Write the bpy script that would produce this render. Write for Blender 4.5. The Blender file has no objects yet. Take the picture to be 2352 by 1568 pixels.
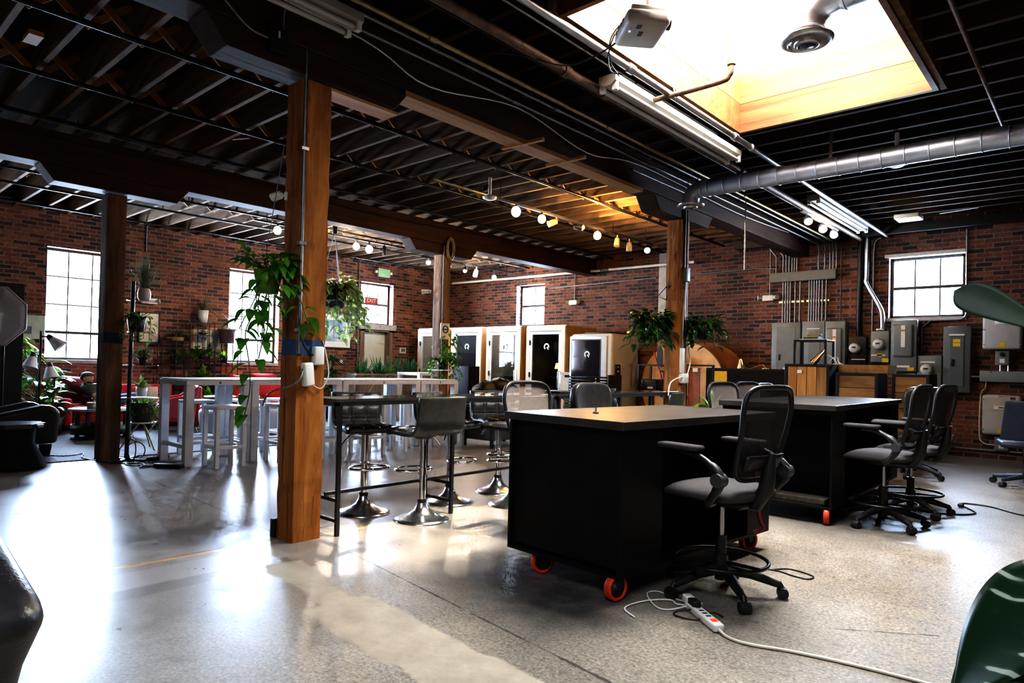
import bpy, bmesh, math, random
from mathutils import Vector, Matrix, Euler
random.seed(7)
PI = math.pi
SC = bpy.context.scene
COL = SC.collection

# ------------------------------------------------------------------ helpers
class MB:
    """collects vertices and faces; build() links them as ONE mesh object"""
    def __init__(s):
        s.v = []; s.f = []; s.sm = []; s.mi = []; s.cur = 0
    def add(s, vs, fs, smooth=False):
        n = len(s.v)
        s.v += [tuple(v) for v in vs]
        for f in fs:
            s.f.append(tuple(i + n for i in f)); s.sm.append(smooth); s.mi.append(s.cur)
        return s
    def m(s, i):
        s.cur = i; return s
    def box(s, c, d, rot=None):
        x, y, z = d[0] / 2, d[1] / 2, d[2] / 2
        vs = [Vector((a * x, b * y, e * z)) for a in (-1, 1) for b in (-1, 1) for e in (-1, 1)]
        if rot is not None:
            R = rot if isinstance(rot, Matrix) else Euler(rot).to_matrix()
            vs = [R @ v for v in vs]
        c = Vector(c)
        return s.add([v + c for v in vs], [(0, 1, 3, 2), (4, 6, 7, 5), (0, 4, 5, 1), (2, 3, 7, 6), (0, 2, 6, 4), (1, 5, 7, 3)])
    def b2(s, a, b):
        return s.box([(a[i] + b[i]) / 2 for i in range(3)], [abs(a[i] - b[i]) for i in range(3)])
    def beam(s, p, q, w, h, up=(0, 0, 1)):
        p = Vector(p); q = Vector(q); d = q - p; L = d.length
        if L < 1e-6: return s
        d.normalize(); u = Vector(up)
        if abs(d.dot(u)) > .999: u = Vector((0, 1, 0))
        x = d.cross(u).normalized(); z = x.cross(d)
        return s.box((p + q) / 2, (w, L, h), Matrix((x, d, z)).transposed())
    def rbox(s, c, d, r=.02, seg=2, rot=None, taper=None):
        bm = bmesh.new(); bmesh.ops.create_cube(bm, size=1)
        for v in bm.verts:
            k = 1
            if taper and v.co.z < 0: k = taper
            v.co = Vector((v.co.x * d[0] * k, v.co.y * d[1] * k, v.co.z * d[2]))
        bmesh.ops.bevel(bm, geom=bm.edges[:], offset=min(r, min(d) * .49), segments=seg, profile=.5, affect='EDGES')
        bm.verts.index_update()
        R = Matrix.Identity(3) if rot is None else (rot if isinstance(rot, Matrix) else Euler(rot).to_matrix())
        c = Vector(c)
        s.add([R @ v.co + c for v in bm.verts], [[v.index for v in f.verts] for f in bm.faces], True)
        bm.free(); return s
    def tube(s, pts, r, seg=8, closed=False, caps=True):
        P = [Vector(p) for p in pts]; n = len(P)
        rs = r if isinstance(r, (list, tuple)) else [r] * n
        T = []
        for i in range(n):
            a = P[(i - 1) % n] if (closed or i > 0) else P[i]
            b = P[(i + 1) % n] if (closed or i < n - 1) else P[i]
            t = (b - a)
            T.append(t.normalized() if t.length > 1e-9 else Vector((0, 0, 1)))
        u = Vector((0, 0, 1)) if abs(T[0].z) < .9 else Vector((1, 0, 0))
        vs = []; X = (u - T[0] * u.dot(T[0])).normalized()
        for i in range(n):
            X = X - T[i] * X.dot(T[i])
            X = X.normalized() if X.length > 1e-6 else T[i].orthogonal().normalized()
            Y = T[i].cross(X)
            for k in range(seg):
                a = 2 * PI * k / seg
                vs.append(P[i] + (X * math.cos(a) + Y * math.sin(a)) * rs[i])
        fs = []
        for i in range(n if closed else n - 1):
            j = (i + 1) % n
            for k in range(seg):
                l = (k + 1) % seg
                fs.append((i * seg + k, i * seg + l, j * seg + l, j * seg + k))
        s.add(vs, fs, True)
        if caps and not closed:
            s.add(vs[:seg], [tuple(range(seg - 1, -1, -1))]); s.add(vs[-seg:], [tuple(range(seg))])
        return s
    def cyl(s, p, q, r, seg=12, r2=None):
        return s.tube([p, q], [r, r if r2 is None else r2], seg)
    def ring(s, c, R, r, seg=28, ts=6, axis='Z', ry=None):
        ry = R if ry is None else ry
        pts = []
        for i in range(seg):
            a = 2 * PI * i / seg; x, y = R * math.cos(a), ry * math.sin(a)
            pts.append({'Z': (c[0] + x, c[1] + y, c[2]), 'Y': (c[0] + x, c[1], c[2] + y), 'X': (c[0], c[1] + x, c[2] + y)}[axis])
        return s.tube(pts, r, ts, closed=True)
    def lathe(s, prof, c=(0, 0, 0), seg=20, axis='Z', smooth=True, cap=True):
        vs = []; fs = []
        for (r, z) in prof:
            for k in range(seg):
                a = 2 * PI * k / seg; x, y = r * math.cos(a), r * math.sin(a)
                v = {'Z': (x, y, z), 'Y': (x, -z, y), 'X': (z, x, y)}[axis]
                vs.append((v[0] + c[0], v[1] + c[1], v[2] + c[2]))
        for i in range(len(prof) - 1):
            for k in range(seg):
                l = (k + 1) % seg
                fs.append((i * seg + k, i * seg + l, (i + 1) * seg + l, (i + 1) * seg + k))
        s.add(vs, fs, smooth)
        n = len(prof)
        if not cap: return s
        if prof[0][0] > 1e-4: s.add(vs[:seg], [tuple(range(seg - 1, -1, -1))])
        if prof[-1][0] > 1e-4: s.add(vs[(n - 1) * seg:], [tuple(range(seg))])
        return s
    def ball(s, c, r, sc=(1, 1, 1), seg=12, rings=8):
        vs = []; fs = []
        for i in range(rings + 1):
            t = PI * i / rings
            for k in range(seg):
                a = 2 * PI * k / seg
                vs.append((c[0] + r * sc[0] * math.sin(t) * math.cos(a), c[1] + r * sc[1] * math.sin(t) * math.sin(a), c[2] + r * sc[2] * math.cos(t)))
        for i in range(rings):
            for k in range(seg):
                l = (k + 1) % seg
                fs.append((i * seg + k, (i + 1) * seg + k, (i + 1) * seg + l, i * seg + l))
        return s.add(vs, fs, True)
    def grid(s, fn, nu, nv, smooth=True):
        vs = [fn(i / nu, j / nv) for i in range(nu + 1) for j in range(nv + 1)]
        fs = [(i * (nv + 1) + j, (i + 1) * (nv + 1) + j, (i + 1) * (nv + 1) + j + 1, i * (nv + 1) + j + 1) for i in range(nu) for j in range(nv)]
        return s.add(vs, fs, smooth)
    def shell(s, fn, nu, nv, t):
        """closed slab: fn(u,v) -> (point, normal); thickness t"""
        A = []; B = []
        for i in range(nu + 1):
            for j in range(nv + 1):
                p, n = fn(i / nu, j / nv); p = Vector(p); n = Vector(n).normalized()
                A.append(p + n * t / 2); B.append(p - n * t / 2)
        N = len(A); w = nv + 1
        fs = []
        for i in range(nu):
            for j in range(nv):
                q = (i * w + j, (i + 1) * w + j, (i + 1) * w + j + 1, i * w + j + 1)
                fs.append(q); fs.append(tuple(N + k for k in reversed(q)))
        for i in range(nu):
            fs.append((i * w, N + i * w, N + (i + 1) * w, (i + 1) * w)); fs.append((i * w + nv, (i + 1) * w + nv, N + (i + 1) * w + nv, N + i * w + nv))
        for j in range(nv):
            fs.append((j, j + 1, N + j + 1, N + j)); k = nu * w + j; fs.append((k, N + k, N + k + 1, k + 1))
        return s.add(A + B, fs, True)
    def poly(s, pts, t=None, n=(0, 0, 1)):
        """flat polygon, extruded by t along n"""
        P = [Vector(p) for p in pts]; k = len(P)
        if not t: return s.add(P, [tuple(range(k))])
        Q = [p + Vector(n) * t for p in P]
        return s.add(P + Q, [tuple(range(k - 1, -1, -1)), tuple(range(k, 2 * k))] + [(i, (i + 1) % k, k + (i + 1) % k, k + i) for i in range(k)])
    def leaf(s, b, d, L, W, kind='heart', up=(0, 0, 1), droop=.6, fold=.25, n=6):
        b = Vector(b); d = Vector(d).normalized(); u = Vector(up)
        x = d.cross(u)
        x = x.normalized() if x.length > 1e-3 else Vector((1, 0, 0))
        nn = x.cross(d)
        vs = []
        for i in range(n + 1):
            t = i / n
            if kind == 'heart': w = W * (math.sin(PI * min(1, t * .97 + .03)) ** .7) * (1.15 - .75 * t) if t < 1 else 0
            elif kind == 'strap': w = W * (1 - t ** 3) * (.55 + .45 * min(1, t * 4))
            elif kind == 'spoon': w = W * (t ** 1.1) * (1 - t ** 5) ** .6 * 1.5 + .008 * (1 - t)
            else: w = W * math.sin(PI * (.04 + .96 * t)) ** .85
            a = droop * t
            p = b + d * (L * t * math.cos(a * .5)) - Vector((0, 0, 1)) * (L * t * math.sin(a) * .7)
            p = p + nn * 0
            vs += [p - x * w * .5 + nn * w * fold, p, p + x * w * .5 + nn * w * fold]
        fs = []
        for i in range(n):
            k = i * 3
            fs += [(k, k + 1, k + 4, k + 3), (k + 1, k + 2, k + 5, k + 4)]
        return s.add(vs, fs, True)
    def build(s, name, mat, parent=None, loc=None, rot=None):
        me = bpy.data.meshes.new(name)
        me.from_pydata(s.v, [], s.f)
        me.polygons.foreach_set('use_smooth', s.sm)
        ms = mat if isinstance(mat, (list, tuple)) else [mat]
        for k in ms: me.materials.append(k)
        if len(ms) > 1: me.polygons.foreach_set('material_index', s.mi)
        me.update()
        o = bpy.data.objects.new(name, me); COL.objects.link(o)
        if parent is not None: o.parent = parent
        if loc is not None: o.location = loc
        if rot is not None: o.rotation_euler = rot
        return o

def fix_normals(o):
    bm = bmesh.new(); bm.from_mesh(o.data); bmesh.ops.recalc_face_normals(bm, faces=bm.faces[:]); bm.to_mesh(o.data); bm.free()
def tag(o, label=None, cat=None, group=None, kind=None):
    if label: o['label'] = label
    if cat: o['category'] = cat
    if group: o['group'] = group
    if kind: o['kind'] = kind
    return o
def thing(name, label, cat, loc=(0, 0, 0), rz=0, group=None):
    o = bpy.data.objects.new(name, None); COL.objects.link(o)
    o.empty_display_size = .1; o.location = loc; o.rotation_euler = (0, 0, rz)
    return tag(o, label, cat, group)
def one(name, mb, mat, label, cat, group=None, loc=None, rot=None):
    return tag(mb.build(name, mat, None, loc, rot), label, cat, group)
def struct(name, mb, mat, parent=None):
    o = mb.build(name, mat, parent)
    if parent is None: o['kind'] = 'structure'
    return o
def dup(root, loc, rz=0, label=None, group=None, skip=()):
    r = root.copy(); COL.objects.link(r); r.location = loc; r.rotation_euler = (0, 0, rz)
    if label: r['label'] = label
    if group: r['group'] = group
    for ch in list(root.children):
        c = ch.copy(); COL.objects.link(c); c.parent = r
        for g in list(ch.children):
            d = g.copy(); COL.objects.link(d); d.parent = c
    return r
def bevel(o, w=.004, seg=2):
    m = o.modifiers.new('Bevel', 'BEVEL'); m.width = w; m.segments = seg; m.limit_method = 'ANGLE'; m.angle_limit = .6
    return o
def arc(c, r, a0, a1, n, plane='XZ', off=0):
    out = []
    for i in range(n + 1):
        a = a0 + (a1 - a0) * i / n; x, y = r * math.cos(a), r * math.sin(a)
        out.append({'XZ': (c[0] + x, c[1], c[2] + y), 'YZ': (c[0], c[1] + x, c[2] + y), 'XY': (c[0] + x, c[1] + y, c[2])}[plane])
    return out
def smooth_path(pts, n=6):
    P = [Vector(p) for p in pts]; out = []
    for i in range(len(P) - 1):
        p0 = P[max(0, i - 1)]; p1 = P[i]; p2 = P[i + 1]; p3 = P[min(len(P) - 1, i + 2)]
        for k in range(n):
            t = k / n
            out.append(.5 * ((2 * p1) + (p2 - p0) * t + (2 * p0 - 5 * p1 + 4 * p2 - p3) * t * t + (3 * p1 - p0 - 3 * p2 + p3) * t ** 3))
    out.append(P[-1]); return out
FONT = {'E': ['111', '1', '11', '1', '111'], 'X': None}
def text(s, body, size, mat, parent, loc, rot, name='lettering', ext=.001):
    cu = bpy.data.curves.new(name, 'FONT'); cu.body = body; cu.size = size; cu.extrude = ext; cu.align_x = 'CENTER'; cu.align_y = 'CENTER'
    t = bpy.data.objects.new(name, cu)
    me = bpy.data.meshes.new_from_object(t)
    bpy.data.objects.remove(t)
    me.materials.append(mat)
    o = bpy.data.objects.new(name, me); COL.objects.link(o); o.parent = parent; o.location = loc; o.rotation_euler = rot
    return o

# ------------------------------------------------------------------ materials
def nodes(name):
    m = bpy.data.materials.new(name); m.use_nodes = True
    nt = m.node_tree; b = nt.nodes['Principled BSDF']
    return m, nt, b
def N(nt, t, **k):
    n = nt.nodes.new(t)
    for a, v in k.items():
        if a.startswith('i_'): n.inputs[a[2:].replace('_', ' ')].default_value = v
        else: setattr(n, a, v)
    return n
def rgb(c): return (c[0], c[1], c[2], 1)
def mapping(nt, scale=(1, 1, 1), rot=(0, 0, 0), coord='Object'):
    tc = N(nt, 'ShaderNodeTexCoord'); mp = N(nt, 'ShaderNodeMapping')
    mp.inputs['Scale'].default_value = scale; mp.inputs['Rotation'].default_value = rot
    nt.links.new(tc.outputs[coord], mp.inputs['Vector']); return mp
def ramp(nt, fac, stops):
    r = N(nt, 'ShaderNodeValToRGB'); e = r.color_ramp.elements
    while len(e) < len(stops): e.new(.5)
    for k, (p, c) in enumerate(stops): e[k].position = p; e[k].color = rgb(c)
    nt.links.new(fac, r.inputs['Fac']); return r
def mix(nt, fac, a, b, mode='MIX'):
    n = N(nt, 'ShaderNodeMix', data_type='RGBA', blend_type=mode)
    for sock, v in ((0, fac), (6, a), (7, b)):
        if hasattr(v, 'links') or hasattr(v, 'is_linked'): nt.links.new(v, n.inputs[sock])
        elif isinstance(v, (int, float)): n.inputs[sock].default_value = v
        else: n.inputs[sock].default_value = rgb(v)
    return n.outputs[2]
def math_(nt, op, a, b=None, c=None, clamp=False):
    n = N(nt, 'ShaderNodeMath', operation=op, use_clamp=clamp)
    for i, v in enumerate((a, b, c)):
        if v is None: continue
        if isinstance(v, (int, float)): n.inputs[i].default_value = v
        else: nt.links.new(v, n.inputs[i])
    return n.outputs[0]
def noise(nt, vec, scale, detail=3, rough=.5):
    n = N(nt, 'ShaderNodeTexNoise'); n.inputs['Scale'].default_value = scale; n.inputs['Detail'].default_value = detail; n.inputs['Roughness'].default_value = rough
    nt.links.new(vec, n.inputs['Vector']); return n
def bump(nt, b, h, dist=.01, strength=.5):
    n = N(nt, 'ShaderNodeBump'); n.inputs['Strength'].default_value = strength; n.inputs['Distance'].default_value = dist
    nt.links.new(h, n.inputs['Height']); nt.links.new(n.outputs[0], b.inputs['Normal'])
def mat(name, c, rough=.5, metal=0, var=.12, scale=9, bmp=0, bscale=60, emit=0, coat=0, spec=None, trans=0, sss=0):
    """plain procedural material: base colour broken up by noise, optional fine bump"""
    m, nt, b = nodes(name)
    mp = mapping(nt)
    nz = noise(nt, mp.outputs[0], scale, 4)
    lo = [max(0, x * (1 - var)) for x in c]; hi = [min(1, x * (1 + var)) for x in c]
    r = ramp(nt, nz.outputs['Fac'], [(.3, lo), (.7, hi)])
    nt.links.new(r.outputs[0], b.inputs['Base Color'])
    b.inputs['Roughness'].default_value = rough; b.inputs['Metallic'].default_value = metal
    if coat: b.inputs['Coat Weight'].default_value = coat; b.inputs['Coat Roughness'].default_value = .15
    if spec is not None: b.inputs['Specular IOR Level'].default_value = spec
    if bmp:
        n2 = noise(nt, mp.outputs[0], bscale, 3); bump(nt, b, n2.outputs['Fac'], .004, bmp)
    if emit:
        nt.links.new(r.outputs[0], b.inputs['Emission Color']); b.inputs['Emission Strength'].default_value = emit
    if trans: b.inputs['Transmission Weight'].default_value = trans
    return m
def wood(name, dark, light, axis='Y', scale=1.0, rough=.7, bmp=.4, band=None, crack=0):
    m, nt, b = nodes(name)
    st = {'X': (.9, 9, 9), 'Y': (9, .9, 9), 'Z': (9, 9, .9)}[axis]
    mp = mapping(nt, [k * scale for k in st])
    oi = N(nt, 'ShaderNodeObjectInfo')
    add = N(nt, 'ShaderNodeVectorMath', operation='ADD'); sc = N(nt, 'ShaderNodeVectorMath', operation='SCALE')
    cmb = N(nt, 'ShaderNodeCombineXYZ')
    for i in range(3): nt.links.new(oi.outputs['Random'], cmb.inputs[i])
    nt.links.new(cmb.outputs[0], sc.inputs[0]); sc.inputs['Scale'].default_value = 37
    nt.links.new(mp.outputs[0], add.inputs[0]); nt.links.new(sc.outputs[0], add.inputs[1])
    nz = noise(nt, add.outputs[0], 1.2, 6, .62); nz.inputs['Distortion'].default_value = .8
    r = ramp(nt, nz.outputs['Fac'], [(.3, dark), (.52, [(a + c) / 2 for a, c in zip(dark, light)]), (.7, light)])
    big = noise(nt, add.outputs[0], .25, 2)
    col = mix(nt, math_(nt, 'MULTIPLY', big.outputs['Fac'], .5), r.outputs[0], dark)
    rv = math_(nt, 'MULTIPLY_ADD', oi.outputs['Random'], .5, .75)
    hs = N(nt, 'ShaderNodeHueSaturation'); nt.links.new(rv, hs.inputs['Value']); nt.links.new(col, hs.inputs['Color'])
    out = hs.outputs[0]; hh = nz.outputs['Fac']
    if crack:
        m2 = mapping(nt, [k * scale * (2.2 if k > 1 else .5) for k in st]); cz = noise(nt, m2.outputs[0], 1.0, 5, .7)
        m3 = mapping(nt, [k * 1.0 for k in (5, 5, 3)]); kz = noise(nt, m3.outputs[0], 1.3, 3, .5)
        cm = ramp(nt, cz.outputs['Fac'], [(.36, (1, 1, 1)), (.43, (0, 0, 0))]).outputs[0]
        km = ramp(nt, kz.outputs['Fac'], [(.30, (1, 1, 1)), (.42, (0, 0, 0))]).outputs[0]
        cm = math_(nt, 'MAXIMUM', cm, math_(nt, 'MULTIPLY', km, .6))
        out = mix(nt, math_(nt, 'MULTIPLY', cm, crack), out, [c * .35 for c in dark])
        hh = math_(nt, 'SUBTRACT', nz.outputs['Fac'], math_(nt, 'MULTIPLY', cm, .8))
    if band:
        tc = N(nt, 'ShaderNodeTexCoord'); sp = N(nt, 'ShaderNodeSeparateXYZ'); nt.links.new(tc.outputs['Object'], sp.inputs[0])
        wob = math_(nt, 'MULTIPLY_ADD', nz.outputs['Fac'], .05, sp.outputs['Z'])
        k = math_(nt, 'MULTIPLY', math_(nt, 'GREATER_THAN', wob, band[0] + .025), math_(nt, 'LESS_THAN', wob, band[1] + .025))
        out = mix(nt, math_(nt, 'MULTIPLY', k, ramp(nt, nz.outputs['Fac'], [(.55, (1, 1, 1)), (.75, (.3, .3, .3))]).outputs[0]), out, band[2])
    nt.links.new(out, b.inputs['Base Color'])
    b.inputs['Roughness'].default_value = rough; b.inputs['Specular IOR Level'].default_value = .22
    bump(nt, b, hh, .008, bmp)
    return m
def leafmat(name, c1, c2, rough=.35, scale=14):
    m, nt, b = nodes(name)
    mp = mapping(nt); nz = noise(nt, mp.outputs[0], scale, 3)
    r = ramp(nt, nz.outputs['Fac'], [(.35, c1), (.65, c2)])
    nt.links.new(r.outputs[0], b.inputs['Base Color']); b.inputs['Roughness'].default_value = rough
    b.inputs['Specular IOR Level'].default_value = .6
    tr = N(nt, 'ShaderNodeBsdfTranslucent'); nt.links.new(r.outputs[0], tr.inputs['Color'])
    ms = N(nt, 'ShaderNodeMixShader'); ms.inputs[0].default_value = .3
    nt.links.new(b.outputs[0], ms.inputs[1]); nt.links.new(tr.outputs[0], ms.inputs[2])
    nt.links.new(ms.outputs[0], nt.nodes['Material Output'].inputs[0])
    return m
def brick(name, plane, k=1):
    m, nt, b = nodes(name)
    tc = N(nt, 'ShaderNodeTexCoord'); sp = N(nt, 'ShaderNodeSeparateXYZ'); nt.links.new(tc.outputs['Object'], sp.inputs[0])
    cb = N(nt, 'ShaderNodeCombineXYZ')
    nt.links.new(sp.outputs['Y' if plane == 'YZ' else 'X'], cb.inputs[0]); nt.links.new(sp.outputs['Z'], cb.inputs[1])
    nt.links.new(sp.outputs['X' if plane == 'YZ' else 'Y'], cb.inputs[2])
    wob = noise(nt, cb.outputs[0], 3.5, 2); wv = N(nt, 'ShaderNodeVectorMath', operation='MULTIPLY_ADD')
    nt.links.new(wob.outputs['Color'], wv.inputs[0]); wv.inputs[1].default_value = (.012, .012, 0); nt.links.new(cb.outputs[0], wv.inputs[2])
    br = N(nt, 'ShaderNodeTexBrick'); nt.links.new(wv.outputs[0], br.inputs['Vector'])
    br.inputs['Scale'].default_value = 1; br.inputs['Brick Width'].default_value = .21; br.inputs['Row Height'].default_value = .0675
    br.inputs['Mortar Size'].default_value = .0085; br.inputs['Mortar Smooth'].default_value = .15; br.inputs['Bias'].default_value = 0
    br.inputs['Color1'].default_value = (0, 0, 0, 1); br.inputs['Color2'].default_value = (1, 1, 1, 1); br.inputs['Mortar'].default_value = (.5, .5, .5, 1)
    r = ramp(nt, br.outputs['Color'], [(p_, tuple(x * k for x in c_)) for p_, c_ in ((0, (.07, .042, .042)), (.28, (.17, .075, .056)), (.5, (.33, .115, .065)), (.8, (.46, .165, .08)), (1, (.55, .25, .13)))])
    fine = noise(nt, cb.outputs[0], 26, 5, .65); big = noise(nt, cb.outputs[0], .55, 3)
    c1 = mix(nt, .75, r.outputs[0], ramp(nt, fine.outputs['Fac'], [(.25, (.45, .42, .42)), (.75, (1.35, 1.3, 1.3))]).outputs[0], 'MULTIPLY')
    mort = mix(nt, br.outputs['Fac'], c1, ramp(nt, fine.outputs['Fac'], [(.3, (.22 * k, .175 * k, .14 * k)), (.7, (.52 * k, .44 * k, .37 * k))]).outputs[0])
    c2 = mix(nt, .85, mort, ramp(nt, big.outputs['Fac'], [(.32, (.42, .40, .42)), (.6, (1.05, 1, 1))]).outputs[0], 'MULTIPLY')
    nt.links.new(c2, b.inputs['Base Color']); b.inputs['Roughness'].default_value = .85
    h = math_(nt, 'SUBTRACT', math_(nt, 'MULTIPLY', fine.outputs['Fac'], .5), br.outputs['Fac'])
    bump(nt, b, h, .012, .7)
    return m
def band(nt, sx, sy, p, q, hw, edge=.01, na=0., nsc=None, nz=None, ends=True):
    """mask of a stripe on the floor between two points (object space metres)"""
    d = Vector((q[0] - p[0], q[1] - p[1])); L = d.length; d.normalize()
    def lin(ax, ay, c): return math_(nt, 'ADD', math_(nt, 'MULTIPLY_ADD', sx, ax, c), math_(nt, 'MULTIPLY', sy, ay))
    dist = math_(nt, 'ABSOLUTE', lin(-d.y, d.x, d.y * p[0] - d.x * p[1]))
    if nz is not None: dist = math_(nt, 'ADD', dist, math_(nt, 'MULTIPLY', math_(nt, 'SUBTRACT', nz, .5), na))
    def step(v, at): return math_(nt, 'MULTIPLY_ADD', math_(nt, 'SUBTRACT', v, at), -1 / edge, .5, clamp=True)
    m = step(dist, hw)
    if ends:
        al = math_(nt, 'ABSOLUTE', lin(d.x, d.y, -(d.x * (p[0] + q[0]) / 2 + d.y * (p[1] + q[1]) / 2)))
        m = math_(nt, 'MULTIPLY', m, step(al, L / 2))
    return m
# ------------------------------------------------------------------ shared materials
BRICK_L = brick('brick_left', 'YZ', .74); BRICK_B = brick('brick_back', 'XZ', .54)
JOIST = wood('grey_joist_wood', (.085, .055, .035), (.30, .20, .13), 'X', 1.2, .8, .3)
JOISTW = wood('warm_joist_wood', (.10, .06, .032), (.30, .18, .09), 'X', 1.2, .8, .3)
JOIST_SHADE = wood('shaded_joist_wood', (.022, .013, .009), (.075, .042, .026), 'X', 1.2, .8, .3)  # same joists in the right bay, their shade put into the colour
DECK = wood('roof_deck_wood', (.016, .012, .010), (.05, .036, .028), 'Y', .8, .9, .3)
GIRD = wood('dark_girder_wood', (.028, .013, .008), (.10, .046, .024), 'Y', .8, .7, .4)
POST = wood('orange_post_wood', (.26, .085, .018), (.62, .27, .07), 'Z', .9, .8, .9, band=(1.19, 1.29, (.05, .10, .22)), crack=.8)
POSTB = wood('orange_post_wood_far', (.26, .085, .018), (.62, .27, .07), 'Z', .9, .6, .9, crack=.6)
POSTD = wood('dark_post_wood', (.06, .035, .022), (.30, .16, .085), 'Z', .9, .7, .8, band=(1.30, 1.42, (.02, .03, .06)), crack=.6)
POSTP = wood('pale_post_wood', (.10, .06, .04), (.38, .22, .13), 'Z', .9, .7, .8, crack=.6)
PINE = wood('pine_wood', (.36, .17, .06), (.66, .40, .18), 'Y', .8, .6, .3)
PLANK = wood('weathered_plank', (.12, .09, .07), (.34, .26, .20), 'Z', 1, .7, .4)
SKYW = wood('skylight_wood', (.13, .048, .016), (.33, .155, .062), 'X', .6, .6, .3, crack=.35)
STEEL = mat('galvanised_steel', (.55, .56, .58), .32, 1, .12, 14)
CONDUIT = mat('conduit_steel', (.26, .26, .26), .5, 1, .15, 20)
BRASSY = mat('yellowed_conduit', (.36, .31, .16), .45, .8, .2, 20)
RUSTY = mat('rusty_pipe', (.17, .115, .085), .6, .5, .35, 16)
BLKPIPE = mat('black_pipe', (.02, .02, .02), .35, .5, .2, 12)
BLKMET = mat('black_powder_coat', (.018, .018, .02), .42, .2, .2, 20)
CHROME = mat('chrome', (.8, .8, .82), .08, 1, .03, 5)
STOOLLEA = mat('stool_leather', (.045, .044, .043), .36, 0, .2, 25, .3, 90)
DUSTCHROME = mat('dusty_chrome', (.74, .76, .80), .24, 1, .08, 9)
BLKLEA = mat('black_leather', (.022, .022, .024), .36, 0, .25, 25, .35, 90)
BLKPLA = mat('black_plastic', (.016, .016, .018), .45, 0, .2, 20)
DGREY = mat('dark_grey_plastic', (.06, .06, .065), .5, 0, .15, 20)
BLKLAM = mat('black_laminate', (.009, .0085, .0085), .5, 0, .3, 6, .08, 200, spec=.2)
WTOP = mat('worn_black_worktop', (.045, .042, .040), .36, 0, .35, 5, .08, 200)
WHTALU = mat('silver_aluminium', (.74, .76, .80), .38, .15, .06, 12)
WHITE = mat('white_plastic', (.78, .78, .76), .45, 0, .04, 12)
WARMWHT = mat('offwhite_plastic', (.66, .62, .54), .45, 0, .06, 12)
GREYMET = mat('grey_enamel', (.20, .225, .225), .45, .1, .1, 7)
GREYMET2 = mat('darker_grey_enamel', (.13, .15, .16), .45, .1, .1, 7)
LGREY = mat('light_grey_casing', (.48, .48, .47), .5, 0, .05, 9)
YELLOW = mat('yellow_label', (.72, .50, .03), .5, 0, .15, 60)
PAPER = mat('paper_label', (.75, .74, .70), .7, 0, .1, 50)
RED = mat('red_paint', (.55, .03, .02), .45, 0, .1, 20)
REDFAB = mat('red_fabric', (.42, .02, .025), .8, 0, .2, 30, .3, 220)
REDLEA = mat('red_leather', (.44, .055, .05), .45, 0, .12, 18, .15, 120)
GLASSD = None
def glass(name, tint=(.95, .97, 1), refl=.12):
    m = bpy.data.materials.new(name); m.use_nodes = True; nt = m.node_tree; nt.nodes.clear()
    out = N(nt, 'ShaderNodeOutputMaterial'); t = N(nt, 'ShaderNodeBsdfTransparent'); g = N(nt, 'ShaderNodeBsdfGlossy')
    mp = mapping(nt); nz = noise(nt, mp.outputs[0], 6, 2)
    nt.links.new(ramp(nt, nz.outputs['Fac'], [(.3, [x * .97 for x in tint]), (.7, tint)]).outputs[0], t.inputs['Color'])
    g.inputs['Roughness'].default_value = .03
    fr = N(nt, 'ShaderNodeFresnel'); fr.inputs['IOR'].default_value = 1.5
    ms = N(nt, 'ShaderNodeMixShader')
    geo = N(nt, 'ShaderNodeNewGeometry')
    fac = math_(nt, 'MULTIPLY_ADD', math_(nt, 'SUBTRACT', 1, geo.outputs['Backfacing']), math_(nt, 'ADD', fr.outputs[0], refl - .04, clamp=True), math_(nt, 'MULTIPLY', geo.outputs['Backfacing'], .03))
    nt.links.new(fac, ms.inputs[0])
    nt.links.new(t.outputs[0], ms.inputs[1]); nt.links.new(g.outputs[0], ms.inputs[2]); nt.links.new(ms.outputs[0], out.inputs[0])
    return m
PANE = glass('window_glass'); BOOTHG = glass('booth_glass', (.8, .84, .9), .05)

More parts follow.
